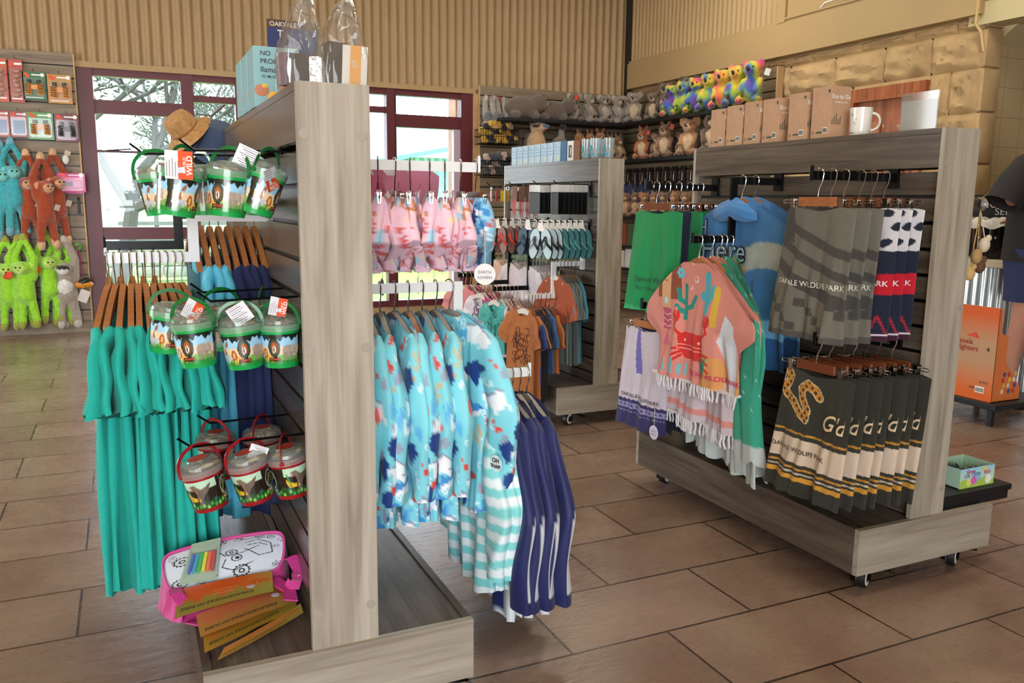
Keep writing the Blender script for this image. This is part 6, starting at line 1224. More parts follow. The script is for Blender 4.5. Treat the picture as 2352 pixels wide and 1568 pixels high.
for i, (x, rz) in enumerate(((-1.0, .1), (-.92, .2))): put_monkey('b', x, 1.77+.03*i, rz, ['turquoise plush monkey cut by the picture edge', 'turquoise plush monkey beside the orange ones'][i], 'turquoise plush monkeys', ('#3fb0b8', '#7fd8d0', dict(hands='#7ab8d0')), y=SY-.03*i)
for i, (x, rz, y) in enumerate(((-.535, -.15, SY-.04), (-.475, -.7, SY-.02))): put_monkey('g', x, .905, rz, ['grey plush sifaka with black face and white belly', 'grey plush sifaka seen from the side behind the other'][i], 'grey plush sifakas', ('#a89a8b', '#e6e2dc', dict(lemur=True, hands='#c9beb0')), y=y)
# small toys near the panel edge
t = top('pull_toy', 'snake and giraffe stick toys hanging beside the grey plush', 'toy', (-.42, SY-.06, .5)); b = MB(); b.tube([(.0, 0, .30), (.03, 0, .33), (.01, -.01, .36), (-.03, 0, .34)], .014, 8); b.build('green_head', mat('toy green', '#5a8f3a', .4), t); b = MB(); b.tube([(0, 0, .30), (.03, 0, 0)], .006, 6); b.build('stick', mat('stick pink', '#c23a78', .4), t); b = MB(); b.tube([(-.02, 0, .30), (-.03, 0, 0)], .008, 6); b.build('stick', mat('stick tan', '#c9a06a', .5), t)
b = MB(); b.ell((.01, -.03, -.03), (.10, .05, .04)); b.build('giraffe_body', mat('giraffe print', '#e0942a', .5, var=.5, scale=60), t); b = MB(); b.ell((.03, -.05, 0), (.07, .03, .028), rot=(0, -.4, 0)); b.build('black_head', mat('toy black', '#1d2119', .25), t); b = MB(); b.box((.02, -.06, -.14), (.09, .002, .12), rot=(0, .4, 0)); b.build('hang_tag', mat('toy card', '#cdc4bd', .5), t, smooth=False)
# blister packs: card plus clear bubble plus toy
def pack(x, z, w, h, col, toy, lab, cat='toy pack', rz=0, top_c=None, y=None):
    t = top('toy_pack', lab, cat, (x, (y or SY-.05), z), rz, None); b = MB(); b.bb((-w/2, 0, -h), (w/2, .003, 0)); 
    if top_c: b.bb((-w/2, -.0008, -h*.28), (w/2, 0, 0), 1)
    b.box((-w*.3, -.0015, -h*.12), (w*.25, .001, h*.12), 2, rot=(0, .7, 0)); b.bb((-w*.1, -.0016, -h*.13), (w*.3, -.0008, -h*.08), 3); b.lathe([(0, 0), (w*.09, 0)], 16, (w*.36, -.002, -h*.1), 3, rot=(PI/2, 0, 0)); b.bb((-w*.4, -.0012, -h*.93), (w*.35, -.0008, -h*.90), 3)
    b.build('card', [mat('card '+col, col, .4, coat=.3), mat('card '+(top_c or col), top_c or col, .4), mat('tag orange'), mat('white ink')], t, smooth=False); b = MB()
    if toy == 'bino':
        for s in (-1, 1): b.tube([(s*w*.2, -.02, -h*.30), (s*w*.2, -.02, -h*.42), (s*w*.24, -.02, -h*.44), (s*w*.26, -.02, -h*.82)], [w*.09, w*.09, w*.12, w*.15], 14)
        b.box((0, -.02, -h*.55), (w*.25, .02, h*.16)); b.build('binoculars', mat('bino stripes '+col, '#e8952e' if col != '#6a1436' else '#2a1a1c', .35), t); b = MB()
        for s in (-1, 1):
            for k in range(6): b.tube([(s*w*.26-w*.12, -.02-w*.13, -h*(.46+.06*k)), (s*w*.26+w*.10, -.02-w*.145, -h*(.48+.06*k))], .004, 5)
            b.tube([(s*w*.2, -.02, -h*.29), (s*w*.2, -.02, -h*.43)], w*.1, 14)
        b.build('black_trim', mat('toy black'), t)
    elif toy == 'strip':
        for k in range(6): b.ell((.0+.01*math.sin(k*2), -.02, -h*(.28+.11*k)), (w*.3, .015, h*.05), n=8)
        b.build('figures', mat('figure mix', '#b98a72', .4, var=.5, scale=40), t)
    elif toy == 'sq': b.bb((-w*.32, -.02, -h*.85), (w*.32, -.002, -h*.35)); b.build('box_art', mat('blue art', '#3f6f9a', .4, var=.6, scale=30), t, smooth=False)
    elif toy == 'phone': b.box((0, -.012, -h*.6), (w*.75, .016, h*.45), bev=.02); b.build('game', mat('game pink', '#d98ab8', .3), t); b = MB(); b.box((-.02, -.021, -h*.58), (w*.28, .002, h*.26)); b.build('screen', mat('game screen', '#4a3a5a', .2), t)
    b = MB(); b.bb((-w*.44, -.045, -h*.9), (w*.44, -.0015, -h*.22)); b.build('blister', clear('blister clear', '#ffffff', .02, .12, .2), t, smooth=False)
    b = MB(); b.tube([(0, .045, .01), (0, -.05, .01), (0, -.07, .02)], .003, 5); tag(b.build('wire_peg', WIRE, loc=(x, (y or SY-.05), z)), 'wire peg of the '+lab, 'hook'); return t
pack(-.68, 2.43, .19, .25, '#1f6f3a', 'bino', 'green pack of tiger striped binoculars in the top row'); pack(-.475, 2.42, .20, .26, '#c98f3a', 'bino', 'tan and orange pack of green binoculars at the top row end', top_c='#b98a3a')
pack(-.655, 2.07, .21, .245, '#2f8f1f', 'bino', 'bright green binocular pack in the second row'); pack(-.44, 2.065, .20, .25, '#6a1436', 'bino', 'maroon binocular pack at the second row end', rz=.05)
pack(-.82, 2.53, .11, .38, '#b5483a', 'strip', 'red tube pack of animal figures in the top row'); pack(-.95, 2.53, .12, .38, '#c9583a', 'strip', 'orange tube pack of figures cut by the picture edge')
pack(-.83, 2.07, .14, .23, '#8a2030', 'sq', 'dark red square pack with blue art in the second row'); pack(-.97, 2.07, .13, .23, '#a5341f', 'sq', 'red square pack at the picture edge in the second row')
for i in range(3): pack(-.43-.012*i, 1.52-.01*i, .23, .17, '#c21f7a', 'phone', 'pink water game pack, %s on its peg beside the orange monkeys' % ORD[i], rz=-.1, y=SY-.05-.05*(2-i))
t = top('small_plush', 'tiny white plush dangling below the maroon pack', 'plush toy', (-.47, SY-.06, 1.70)); MB().ell((0, 0, -.05), (.028, .02, .045)).build('body', mat('plush white', '#dedad6', .9, bump=.5), t); b = MB(); b.box((.02, -.01, .01), (.05, .002, .04), rot=(0, .4, 0)); b.build('hang_tag', mat('card beige', '#c0b090', .5), t, smooth=False)
for x in (-.53, -.39):
    b = MB(); b.bb((-.012, -.012, -.16), (.012, 0, 0)); b.tube([(0, -.01, -.02), (0, -.06, -.02), (0, -.075, 0)], .004, 6); tag(b.build('empty_hook', BMET, loc=(x, SY, 1.30), smooth=False), 'empty black bracket below the pink packs, the one %s' % ('nearer the monkeys' if x < -.45 else 'at the panel edge'), 'hook')
# ------------------------------------------------------------------ corner shelves
SH1, SH2 = 2.236, 1.806; BR1, GR1, KG = '#6b5238', '#8f8478', '#b06a35'
def wombat(c='#6b5b50'): return [('e', (0, 0, .13), (.22, .13, .13), None, c), ('e', (.20, -.03, .19), (.11, .10, .10), None, c), ('e', (.285, -.06, .17), (.04, .04, .035), None, '#8f7a6c'), ('e', (-.12, -.09, .04), (.06, .06, .05), None, c), ('e', (.13, -.1, .04), (.05, .06, .05), None, c), ('e', (.17, .03, .28), (.025, .02, .03), None, c), ('e', (.24, -.08, .275), (.02, .02, .03), None, c)]
def sitting(c, belly, ears=.05, snout=None, s=1.0, earc=None, ear_up=0):
    e = earc or c; L_ = [('e', (0, 0, .13), (.085, .075, .13), None, c), ('e', (0, -.045, .13), (.06, .045, .09), None, belly), ('e', (0, -.02, .29), (.075, .07, .07), None, c), ('e', (-.075, -.09, .035), (.035, .07, .033), (0, 0, .25), c), ('e', (.075, -.09, .035), (.035, .07, .033), (0, 0, -.25), c), ('c', (-.075, -.02, .2), (-.07, -.10, .11), .026, .024, c), ('c', (.075, -.02, .2), (.07, -.10, .11), .026, .024, c), ('e', (0, -.085, .27), (.032, .035, .026), None, snout or belly)]
    for q in (-1, 1): L_.append(('e', (q*(.065 if not ear_up else .04), -.01, .335+ear_up*.045), (ears*(1 if not ear_up else .5), .014, ears*(1 if not ear_up else 1.1)), (0, q*.3, 0), e))
    return L_
E2 = ((-.028, -.082, .305), (.028, -.082, .305))
# top shelf along the window wall
plush('plush_wombat', 'big brown plush wombat lying on the top corner shelf', 'plush wombat', (4.22, 8.93, SH1), 0, wombat(), 'plush wombats', ((.255, -.115, .215),), ((.325, -.07, .175), (.012, .01, .012)))
plush('plush_wombat', 'plush wombat with an orange tag, second along the top shelf', 'plush wombat', (4.62, 8.93, SH1), -.3, wombat('#63544a'), 'plush wombats', ((.255, -.115, .215),), ((.325, -.07, .175), (.012, .01, .012)), tagc=((.30, -.05, .30), '#e0431c'), sc=.9)
for i, (x, c, rz) in enumerate(((4.90, '#5f5348', -.2), (5.07, '#8b8177', .5), (5.28, '#7d756c', -.1), (5.45, '#968c80', .2), (5.60, '#8f8378', -.4))):
    lab = ['brown plush platypus between the wombats and the koalas', 'grey plush koala turned aside, first of the koalas', 'grey plush koala holding a joey, second along', 'pale bellied plush koala with raised head, third along', 'fluffy eared plush koala in the shelf corner'][i]
    plush('plush_koala' if i else 'plush_platypus', lab, 'plush koala' if i else 'plush platypus', (x, 8.93-.02*i, SH1), rz, sitting(c, '#b5a698', .045, earc='#b3a89c'), None, E2, ((0, -.122, .285), (.014, .012, .024)), sc=.9)
for i in range(4): plush('hanging_plush', 'long limbed grey and tan plush glider hanging at the panel edge, %s from the window' % ORD[i], 'plush toy', (3.80+.075*i, 9.03-.03*(i % 2), 2.46), .3*i, [('c', (0, 0, 0), (0, -.03, -.2), .03, .04, '#a9a49c'), ('e', (.02, -.06, -.22), (.06, .045, .075), (0, .5, 0), '#6f7276'), ('e', (-.01, -.07, -.31), (.05, .05, .05), None, '#c9a777'), ('c', (.02, -.05, -.25), (.06, -.06, -.38), .02, .014, '#c9c2b6')], 'hanging plush gliders', ((.03, -.1, -.2),), tagc=((0, -.04, 0), '#d85a3a' if i == 2 else '#cfc3bf'))
# lower shelf
plush('plush_kookaburra', 'large plush kookaburra with brown cap and blue grey beak', 'plush bird', (4.40, 8.90, SH2-.03), .5, [('e', (0, 0, .17), (.12, .11, .18), None, '#c4a078'), ('e', (0, -.02, .38), (.095, .095, .085), None, '#c9ab84'), ('e', (0, 0, .42), (.09, .085, .06), None, '#5a2c1a'), ('e', (.0, -.12, .385), (.035, .07, .022), None, '#3f6a86'), ('e', (0, -.11, .36), (.03, .055, .015), None, '#c98a72'), ('e', (.0, .09, .17), (.10, .06, .16), None, '#5f4632'), ('e', (.075, -.04, .385), (.03, .05, .02), None, '#2a1a14'), ('e', (-.075, -.04, .385), (.03, .05, .02), None, '#2a1a14')], None, ((.06, -.085, .4), (-.06, -.085, .4)))
plush('plush_emu', 'fluffy grey plush emu standing behind the kookaburra', 'plush bird', (4.72, 8.93, SH2), .3, [('e', (0, 0, .13), (.12, .1, .13), None, '#7a7068'), ('c', (0, -.02, .2), (-.02, -.05, .33), .045, .04, '#8a8078'), ('e', (-.02, -.07, .36), (.045, .05, .04), None, '#2a2624'), ('e', (-.02, -.12, .345), (.018, .03, .012), None, '#1d1a18')], None, ((.01, -.1, .375),))
for i, (x, s, c, rz) in enumerate(((4.95, .85, '#9a6433', .6), (5.10, .85, '#a06a38', .3), (5.25, .9, '#a86a33', -.2), (5.38, .8, '#8f6238', .2), (5.5, .8, '#8a5f3a', .1))): plush('plush_kangaroo', ['tan plush kangaroo facing away on the lower shelf', 'tan plush kangaroo, second along behind the pale blue cartons', 'tan plush kangaroo with pricked ears behind the window carton', 'plush quokka behind the glass tumblers', 'plush quokka nearest the shelf corner'][i], 'plush animal', (x, 8.90, SH2), rz, sitting(c, '#c9a987', .05, ear_up=1), 'tan plush animals on the lower shelf', E2, ((0, -.122, .285), (.013, .01, .01)), sc=s)
KA = ((5.55, 8.42, .9, '#b5622a', 1, -.9, 'orange plush kangaroo with a white chest and red tag'), (5.57, 8.15, .75, '#8a5f3f', 0, -.8, 'small brown plush quokka beside the orange kangaroo'), (5.55, 7.97, 1.0, '#8f6240', 1, -.9, 'brown plush kangaroo with an orange tag, ears up'), (5.6, 7.72, .7, '#5f3f2c', 0, -.9, 'dark brown plush quokka between two larger plush'), (5.52, 7.48, 1.05, '#b07a4c', 0, -1.0, 'standing plush meerkat with a pale face and dark eyes'), (5.56, 7.18, 1.15, '#5f4630', 1, -.6, 'large dark brown plush wallaby with long pink ears'), (5.6, 6.95, 1.1, '#54402c', 1, -.5, 'dark brown plush wallaby nearest the kraft cartons'))
for i, (x, y, s, c, eu, rz, lab) in enumerate(KA): plush('plush_kangaroo' if eu else 'plush_animal', lab, 'plush animal', (x, y, SH2), rz, sitting(c, '#cbb28e' if i != 4 else '#d0b08a', .055, ear_up=eu, earc='#c28a70' if i == 5 else None), None, E2, ((0, -.122, .285), (.014, .01, .01)), tagc=((.09, -.08, .33), '#c8472c') if i in (0, 2) else None, sc=s)
# top shelf along the stone wall
for i, (x, y, s, c, rz, z, lab) in enumerate(((5.55, 8.62, .95, '#8f8378', -.8, SH1, 'fluffy plush koala at the start of the side shelf'), (5.6, 8.3, .85, '#6f5640', -.9, SH1, 'brown plush platypus lying beside the fluffy koala'), (5.62, 8.08, 1.1, '#4f3a28', -.9, SH1, 'dark brown plush bear sitting up high behind the others'), (5.5, 7.92, .7, '#5a4632', -.5, SH1, 'small brown and white plush echidna before the rainbow row'), (5.66, 7.72, 1.15, '#4a3626', -.9, SH1, 'dark plush bear peeping over the rainbow row'))): plush('plush_bear', lab, 'plush animal', (x, y, z), rz, sitting(c, '#c2ab8c', .045), None, E2, ((0, -.122, .285), (.014, .012, .018)), sc=s)
def tiedye():
    m = bpy.data.materials.new('tie dye plush'); m.use_nodes = True; nt = m.node_tree; N = nt.nodes.new; L = nt.links.new; b = nt.nodes['Principled BSDF']; b.inputs['Roughness'].default_value = .9; b.inputs['Sheen Weight'].default_value = .4
    tc = N('ShaderNodeTexCoord'); oi = N('ShaderNodeObjectInfo'); ad = N('ShaderNodeVectorMath'); ad.operation = 'ADD'; L(tc.outputs['Object'], ad.inputs[0]); L(oi.outputs['Location'], ad.inputs[1]); n = N('ShaderNodeTexNoise'); n.inputs['Scale'].default_value = 3.6; n.inputs['Detail'].default_value = 1; n.inputs['Distortion'].default_value = .6; L(ad.outputs[0], n.inputs[0]); r_ = N('ShaderNodeValToRGB'); L(n.outputs['Fac'], r_.inputs[0]); e = r_.color_ramp.elements
    st = [(.28, '#33308a'), (.36, '#6a3596'), (.42, '#2f62a8'), (.47, '#8aa83a'), (.52, '#d0b83a'), (.57, '#d88238'), (.63, '#c83f66'), (.72, '#5f3596')]; e[0].position = st[0][0]; e[0].color = (*lin(st[0][1]), 1); e[1].position = st[-1][0]; e[1].color = (*lin(st[-1][1]), 1)
    for p, h in st[1:-1]: k = e.new(p); k.color = (*lin(h), 1)
    L(r_.outputs[0], b.inputs['Base Color']); return m
TD = tiedye(); rb = None
for i in range(7):
    y = 7.82-.215*i; s = 1.02+.035*i; lab = 'rainbow tie dye plush koala, %s from the corner%s' % (ORD[i], '' if i < 6 else ', with a white tag')
    t = plush('rainbow_koala', lab, 'plush koala', (5.52, y, SH1), -1.1, sitting('#fff', '#fff', .04), 'rainbow plush koalas', E2, ((0, -.12, .285), (.014, .012, .02)), tagc=((.13, -.02, .26), '#dcd6d2') if i == 6 else None, sc=s*.92, mt=TD)
for i in range(6):
    o = MB().ell((0, 0, .045), (.045, .06, .045), n=8).ell((0, -.05, .06), (.03, .03, .03), n=7).build('glitter_turtle', mat('glitter green', '#6f8f3a', .25, .4, var=.5, scale=90), loc=(5.45, 7.62-.2*i, SH1), rz=-1.2); tag(o, 'small glittery green plush turtle at the shelf front, %s from the corner' % ORD[i], 'plush turtle', 'glittery turtles before the rainbow koalas')
# wire baskets of small plush by the window edge
for k, (z, cols, nm) in enumerate(((1.95, ('#d8a51f', '#1a1a1a', '#d8b03a'), 'yellow and black striped'), (1.60, ('#454a55', '#c9a79a', '#3a3f4a'), 'grey and pink'))):
    t = top('wire_basket', 'black wire basket of %s small plush at the window edge' % nm, 'basket', (3.93, 8.98, z)); b = MB(); W_, D_, H_ = .22, .13, .16
    for zz in (0, .08, H_):
        b.tube([(-W_, -D_, zz), (W_, -D_, zz), (W_, D_, zz), (-W_, D_, zz)], .004, 5, closed=True)
    for j in range(15): x = -W_+j*W_*2/14; b.tube([(x, D_, 0), (x, -D_, 0), (x, -D_, H_)], .0025, 4)
    for j in range(7): y = -D_+j*D_*2/6; b.tube([(-W_, y, H_), (-W_, y, 0), (W_, y, 0), (W_, y, H_)], .0025, 4)
    b.build('wire_frame', WIRE, t); q = np.random.RandomState(k+5)
    for j in range(14):
        c = cols[j % 3]; x, y, zz = 3.93-.16+.08*(j % 5)+q.uniform(-.02, .02), 8.98-.06+.07*(j//5 % 2)+q.uniform(-.02, .01), z+.05+.075*(j//5)+q.uniform(-.01, .02)
        b = MB(); b.ell((0, 0, 0), (.055, .045, .04), rot=(q.rand(), q.rand()*2, 0), n=8, col=lin(c)); b.ell((.03, -.03, .02), (.03, .028, .028), n=7, col=lin(cols[(j+1) % 3])); o = b.build('small_plush', FUR, loc=(x, y, zz)); tag(o, '%s small plush in the %s basket, %s layer, %s from the window' % (nm, 'upper' if k == 0 else 'lower', ['bottom', 'middle', 'top'][j//5], ORD[j % 5]), 'plush toy', '%s small plush in the basket' % nm)
# shelves seen between the stands: dark hanging toys, boxes
for i in range(9): plush('plush_dingo', 'brown plush on the low shelf behind the green towels, %s from the corner' % ORD[i], 'plush toy', (5.56, 8.75-.2*i, 1.137), -.9+.2*math.sin(i), sitting(['#8a5a35', '#6f4a30', '#a0683a'][i % 3], '#c29a70', .05, ear_up=i % 2), 'brown plush on the low shelf', E2, None, sc=.8, vox=.016)
for i in range(10):
    x, y = 5.66, 8.95-.16*i; t = top('keyring_pack', 'black charm card on the wall behind the green towels, %s from the corner' % ORD[i], 'card', (5.70, y, 1.72), RZ, 'black charm cards on the side wall'); b = MB(); b.bb((-.05, 0, -.22), (.05, .004, 0)); b.build('card', mat('charm card', '#15151a', .4), t, smooth=False); b = MB(); b.tube([(.012*math.cos(a), -.006, -.07+.016*math.sin(a)) for a in np.linspace(0, 2*PI, 12, endpoint=False)], .003, 5, closed=True); b.tube([(0, -.006, -.085), (0, -.008, -.16)], .005, 6); b.build('charm', mat('charm rose', '#c9a79a', .3, .6), t)
for i in range(8): b = MB(); b.bb((-.10, -.085, 0), (.10, .085, .2+.03*(i % 3)), bev=.003); tag(b.build('white_box', mat('box off white', '#cfc9c2', .6), loc=(5.56, 8.7-.2*i, .536), smooth=False), 'off white stock box on the bottom shelf, %s from the corner' % ORD[i], 'box', 'white boxes on the bottom shelf')
for i in range(8): b = MB(); b.bb((-.10, -.085, 0), (.10, .085, .26), bev=.003); tag(b.build('book_stack', mat('toy box %d' % (i % 3), ['#8a4a30', '#4a5a3a', '#9a6a3a'][i % 3], .5), loc=(5.58, 8.7-.2*i, .80), smooth=False), '%s toy carton above the white boxes, %s from the corner' % (['rust', 'olive', 'tan'][i % 3], ORD[i]), 'box', 'toy cartons above the white boxes')
shelf((5.42, 6.3, .765), (WX-.075, 9.1, .80), 'shelf of toy cartons behind the lavender towel')
for i in range(7):
    t = top('print_bag', 'navy printed drawstring bag hanging behind the green towels, %s from the corner' % ORD[i], 'bag', (5.58, 8.85-.12*i, 1.56), RZ+.15*math.sin(i*2), 'navy printed bags on the side wall'); U, V = np.meshgrid(np.linspace(-1, 1, 30), np.linspace(0, 1, 40)); c = np.ones(U.shape+(3,))*lin('#1d2247'); c[(np.sin(V*60+U*4+i) > .6)] = lin('#4a5378'); c[np.hypot(U*.5, (V-.6)) < .12] = lin('#a9808a' if i % 2 else '#5a6390'); b = MB()
    for s in (-1, 1): b.grid(np.stack([U*.055*(1-.35*np.exp(-V*9)), s*.022*(1-U**2)*np.sin(np.clip(V*3, 0, PI)), -.03-V*.27], -1), 0, c.reshape(-1, 3))
    b.build('body', mat('bag print', '#fff', .7, attr=True), t); b = MB(); b.tube([(0, 0, .0), (.004, 0, -.03), (0, 0, -.05)], .003, 5); b.build('drawstring', mat('cord'), t)
# ================================================================== CAFE END
t = top('service_counter', 'corrugated steel fronted counter with a cream top', 'counter', (0, 0, 0)); b = MB(); ys_ = np.linspace(1.9, 4.28, 400); b.grid(np.array([[(5.395+.012*math.sin(y/.062*2*PI), y, z) for y in ys_] for z in (.0, .89)])); b.build('corrugated_front', mat('galvanised', '#a9adae', .28, .75), t)
b = MB(); b.bb((5.36, 1.88, .89), (6.1, 4.30, .945), bev=.006); b.build('worktop', mat('cream top', '#b3a48a', .4), t, smooth=False); b = MB(); b.bb((5.415, 1.95, 0), (6.05, 4.28, .885)); b.build('carcass', mat('carcass', '#6f6658', .7), t, smooth=False)
t = top('ice_tub', 'black tub lined with crinkled white paper on the counter', 'tub', (5.56, 3.92, .946)); b = MB(); b.lathe([(0, 0), (.13, 0), (.15, .05), (.165, .24), (.158, .24), (.145, .05), (0, .02)], 40); b.build('tub_wall', mat('tub black', '#15161a', .12, .3), t)
b = MB(); a = np.linspace(0, 2*PI, 60, endpoint=False); b.grid(np.array([[(rr*np.cos(q)*(1+.06*np.sin(q*9+k)), rr*np.sin(q)*(1+.06*np.cos(q*7+k)), z+.012*np.sin(q*8+k*2)) for q in a] for k, (rr, z) in enumerate(((.15, .15), (.152, .25), (.17, .275), (.185, .245), (.18, .215)))]), cu=True); b.build('paper_liner', mat('crinkle paper', '#cfcabb', .6, bump=.5), t)
t = top('chalkboard', 'small chalkboard reading NOW SERVING behind the tub', 'sign', (5.76, 3.98, .946), -.9); b = MB(); b.bb((-.30, 0, 0), (.30, .02, .44)); b.build('board', mat('chalk black', '#16181b', .6), t, smooth=False); b = MB()
for s, x, z, sz in (('NOW', -.20, .35, .075), ('SERVING', .03, .30, .068), ('FR', .05, .12, .08)): text_on(b, s, lambda a_, c, x=x, z=z: np.stack([a_+x, 0*a_-.003, c+z], -1), sz, 0, align='LEFT' if s != 'SERVING' else 'CENTER')
b.build('chalk_lettering', mat('chalk', '#c9c9c6', .9), t, smooth=False)
# black screen under the soffit
t = top('menu_screen', 'black menu screen unit mounted above the tiled wall corner', 'screen', (5.95, 3.9, 2.79)); b = MB(); b.bb((-.18, -1.5, .0), (.0, .42, .5), bev=.01); b.build('casing', mat('screen black', '#0d0f0f', .3), t, smooth=False); b = MB(); b.lathe([(0, 0), (.05, 0)], 20, (-.183, .30, .06), rot=(0, -PI/2, 0)); b.build('round_sticker', mat('label white'), t)
# low black stand with display box
t = top('low_stand', 'low black display platform beside the counter', 'platform', (4.62, 3.16, 0)); b = MB(); b.bb((0, 0, .105), (.52, .50, .14), bev=.004); b.build('board', BSH, t, smooth=False)
for x in (.04, .47):
    for y in (.05, .45): b = MB(); b.bb((x-.015, y-.015, 0), (x+.015, y+.015, .105)); b.build('leg', BSH, t, smooth=False)
t = top('fighter_display_box', 'orange koala fighters counter display box on the black platform', 'display box', (4.66, 3.22, .141)); b = MB()
prof = [(0, 0), (.26, 0), (.26, .07), (.10, .24), (.10, .40), (.055, .41), (.03, .43), (.03, .56), (0, .57)]; U, V = np.meshgrid(np.linspace(0, .25, 60), np.linspace(0, .57, 120)); f = V/.57; c = np.ones(U.shape+(3,)); k1 = np.array(lin('#c9571c')); k2 = np.array(lin('#b38a66')); k3 = np.array(lin('#d4611f')); w1_ = np.clip((f-.62)/.3, 0, 1)[..., None]; w2_ = np.clip((.42-f)/.35, 0, 1)[..., None]; c = k2*(1-w1_)*(1-w2_)+k1*w1_+k3*w2_*(1-w1_)
b.grid(np.stack([0*U-.001, .25-U, V], -1), 0, c.reshape(-1, 3)); c3 = lin('#e07a3a')
b.prism(prof, 0, .004, 0, c3); b.prism(prof, .246, .25, 0, c3); b.bb((0, .0, 0), (.004, .25, .57), 0, c3); b.bb((0, 0, 0), (.26, .25, .004), 0, c3); b.bb((.256, 0, 0), (.26, .25, .07), 0, c3)
for i in range(12): b.ell((.09+.05*(i % 3)+.01*(i % 2), -.001, .06+.035*(i//3)), (.014, .0015, .016), n=6, col=lin(['#e8d8c8', '#3f4a9a', '#c83a2a', '#e8c03a'][i % 4]))
b.build('carton', mat('display print', '#fff', .4, attr=True), t, smooth=False); b = MB(); fn = lambda x0, z0: (lambda a_, z: np.stack([0*a_-.003, .25-(a_+x0), z+z0], -1))
for s, x, z, sz, mi in (('koala', .05, .335, .045, 0), ('fighters', .07, .295, .045, 0), ('12 PCS', .19, .105, .02, 2), ('mci', .12, .065, .028, 2)): text_on(b, s, fn(x, z), sz, mi, bold=.015)
b.bb((-.003, .05, .045), (-.001, .11, .085), 1)
for k in range(9): b.bb((-.004, .054+k*.006, .052), (-.003, .0565+k*.006, .075), 2)
b.prism([(.115, .375), (.20, .385), (.14, .41)], -.004, -.002, 3, plane='yz'); b.prism([(.04, .30), (.06, .315), (.045, .33)], -.004, -.002, 4, plane='yz')
b.build('print', [mat('print red', '#9a2a20', .5), mat('label white'), mat('ink black'), mat('print orange red', '#c8401f', .5), mat('leaf ink', '#3a3a20', .5)], t, smooth=False)
# key rings on the back of the towel stand
BKX = 2.4725+.034+.024
t = top('key_ring_bunch', 'bunch of koala key rings hanging on the back of the towel stand', 'key rings', (BKX+.165, 1.975, 1.33)); b = MB(); b.tube([(-.165, 0, 0), (.0, 0, 0), (.03, 0, .015)], .004, 6); b.build('wire', CHR, t)
for i in range(4):
    b = MB(); b.tube([(-.02+.008*i, .02*math.cos(a), -.02+.022*math.sin(a)) for a in np.linspace(0, 2*PI, 14, endpoint=False)], .0022, 5, closed=True); b.build('ring', CHR, t)
for i, (dx, z, c) in enumerate(((.01, -.16, '#c9bba0'), (-.01, -.20, '#a9885a'), (.025, -.235, '#5f3f28'), (-.01, -.26, '#c9a56a'))): b = MB(); b.ell((dx, .01*i-.02, z), (.021, .018, .026), n=8); b.ell((dx+.012, .01*i-.025, z+.024), (.012, .01, .012), n=6); b.tube([(0, 0, -.04), (dx, .01*i-.02, z+.02)], .002, 5); b.build('charm', mat('charm %s' % c, c, .7), t)
# ------------------------------------------------------------------ customer at the edge of the picture
def skin_chain(name, pts, edges, rad, m, parent, lv=2):
    me = bpy.data.meshes.new(name); me.from_pydata([tuple(p) for p in pts], edges, []); o = bpy.data.objects.new(name, me); C.objects.link(o); s = o.modifiers.new('s', 'SKIN'); s.use_smooth_shade = True
    sk = me.skin_vertices[0].data
    for i, r_ in enumerate(rad): sk[i].radius = (r_, r_) if not hasattr(r_, '__len__') else r_
    sk[0].use_root = True; u = o.modifiers.new('u', 'SUBSURF'); u.levels = lv; u.render_levels = lv
    me2 = bpy.data.meshes.new_from_object(o.evaluated_get(bpy.context.evaluated_depsgraph_get())); bpy.data.objects.remove(o); o2 = bpy.data.objects.new(name, me2); C.objects.link(o2); me2.materials.clear(); me2.materials.append(m); me2.shade_smooth(); o2.parent = parent; return o2
SK = mat('skin', '#b5806a', .55, var=.06, scale=20, subs=.1)
pn = top('person', 'person in a loose black shirt and navy shorts standing at the counter', 'person', (5.28, 3.50, 0), 0)
pts = [(.10, 0, 1.06), (.10, -.02, 1.28), (.10, -.01, 1.52), (.10, .0, 1.63), (.10, .02, 1.70), (.11, .03, 1.80), (.11, .03, 1.90),
 (-.02, -.02, 1.00), (-.025, -.02, .62), (-.005, .03, .36), (.0, .04, .10), (.22, .0, 1.00), (.23, -.02, .62), (.23, .03, .36), (.24, .04, .10),
 (-.10, .0, 1.60), (-.19, .03, 1.36), (.12, .14, 1.22), (.30, .0, 1.60), (.42, .05, 1.34), (.34, .26, 1.24), (-.02, -.04, .05), (-.06, .10, .04), (.24, .0, .05), (.22, .14, .04)]
edges = [(0, 1), (1, 2), (2, 3), (3, 4), (4, 5), (5, 6), (0, 7), (7, 8), (8, 9), (9, 10), (0, 11), (11, 12), (12, 13), (13, 14), (3, 15), (15, 16), (16, 17), (3, 18), (18, 19), (19, 20), (10, 22), (14, 24)]
pts = pts[:21]+[pts[22], pts[24]]; edges = [e for e in edges if max(e) < 21]+[(10, 21), (14, 22)]
rad = [.15, .14, .15, .10, .055, .085, .08, .095, .066, .06, .036, .095, .066, .06, .036, .06, .045, .032, .06, .045, .032, .035, .035]
skin_chain('body', pts, edges, rad, SK, pn)
b = MB()
for (sx, wr) in ((-.12, (.12, .14, 1.22)), (.34, (.34, .26, 1.24))):
    w_ = Vector(wr); b.ell(w_+Vector((0, .05, -.01)), (.045, .055, .018), n=8)
    for k in range(4): p0 = w_+Vector((-.03+.02*k, .09, -.01)); b.tube([p0, p0+Vector((0, .03, -.004)), p0+Vector((0, [.05, .06, .057, .045][k], -.016))], [.0095, .009, .007], 8)
    b.tube([w_+Vector((.035*(1 if sx < 0 else -1), .03, -.005)), w_+Vector((.06*(1 if sx < 0 else -1), .07, -.015))], [.011, .008], 8)
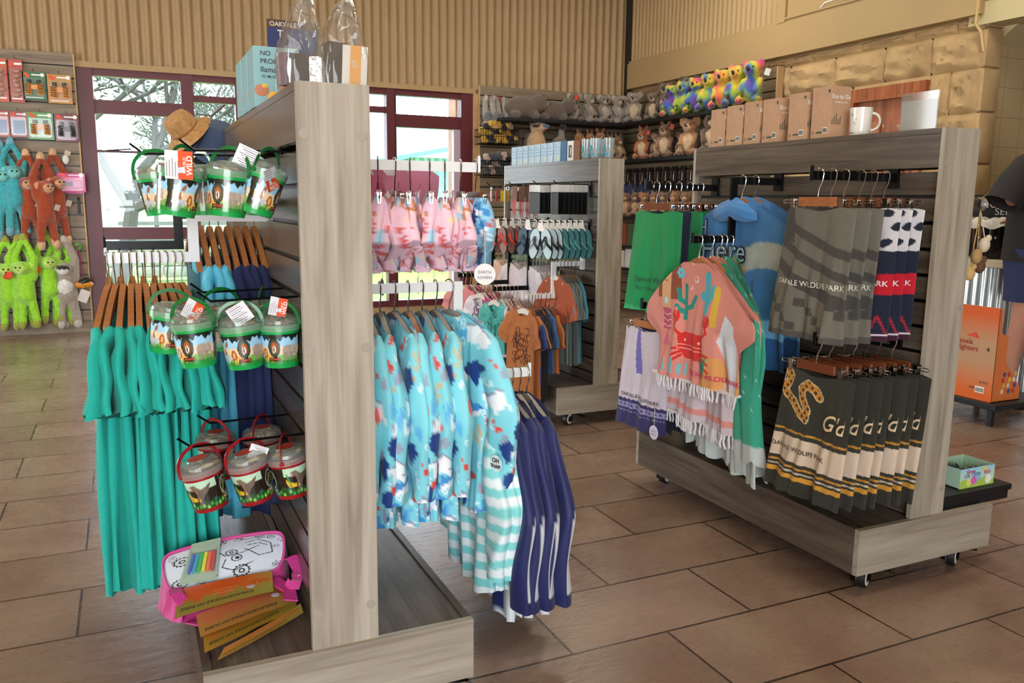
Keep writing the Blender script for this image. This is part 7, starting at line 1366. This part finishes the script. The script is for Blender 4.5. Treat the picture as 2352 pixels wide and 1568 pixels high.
b.build('hands', SK, pn)
b = MB(); b.ell((.11, .02, 1.92), (.095, .105, .10), n=12); b.build('hair', mat('brown hair', '#3a2a1e', .7, bump=.6, bscale=90), pn)
MB().ell((.11, .135, 1.84), (.013, .02, .018), n=7).build('nose', SK, pn)
for s in (-1, 1): MB().ell((.11+s*.088, .03, 1.84), (.012, .02, .028), n=7).build('ear', SK, pn); MB().ell((.11+s*.03, .115, 1.865), (.011, .008, .008), n=7).build('eye', mat('eye black'), pn)
MB().ell((.11, .118, 1.80), (.022, .008, .006), n=7).build('mouth', mat('lips', '#9a5a50', .5), pn)
BLKS = plain_cloth('black shirt cloth', '#1a1413')
def tubeloft(name, rows, m, n=48, fold=.006, k=7):
    b = MB(); a = np.linspace(0, 2*PI, n, endpoint=False); G = [np.stack([cx+rx*np.cos(a)+fold*np.sin(a*k+z*9), cy+ry*np.sin(a)+fold*np.cos(a*k+z*7), z+0*a+fold*np.sin(a*3)], -1) for (cx, cy, z, rx, ry) in rows]; b.grid(np.array(G), cu=True); return b.build(name, m, pn)
tubeloft('shirt', [(.10, 0, .96, .26, .19), (.10, 0, 1.05, .255, .185), (.10, 0, 1.25, .245, .175), (.10, 0, 1.45, .25, .175), (.10, 0, 1.58, .24, .14), (.10, 0, 1.65, .15, .11), (.10, .01, 1.69, .08, .08)], BLKS)
b = MB(); 
for s, p in ((-1, [(.0, .0, 1.60), (-.10, .0, 1.55), (-.20, .01, 1.45), (-.27, .03, 1.32)]), (1, [(.2, 0, 1.60), (.30, 0, 1.55), (.39, .02, 1.45), (.45, .06, 1.32)])):
    q = MB(); q.tube(p, [.07, .095, .10, .105], 20, cap=False); q.build('sleeve', BLKS, pn)
NVSH = plain_cloth('navy shorts cloth', '#1f2a52')
b = MB(); a = np.linspace(0, 2*PI, 40, endpoint=False)
for cx in (-.02, .22):
    b.grid(np.array([[(cx+rx*math.cos(q)+.005*math.sin(q*5+z*8), -.01+ry*math.sin(q), z) for q in a] for (z, rx, ry) in ((.70, .105, .115), (.80, .11, .12), (.95, .125, .14), (1.04, .13, .15))]), cu=True)
b.build('shorts', NVSH, pn)
for cx in (-.02, .24): b = MB(); b.ell((cx-.02, .03, .045), (.055, .14, .045), n=12); b.bb((cx-.07, -.10, .0), (cx+.03, .16, .02), bev=.008); b.build('shoe', mat('shoe black', '#141316', .5), pn)
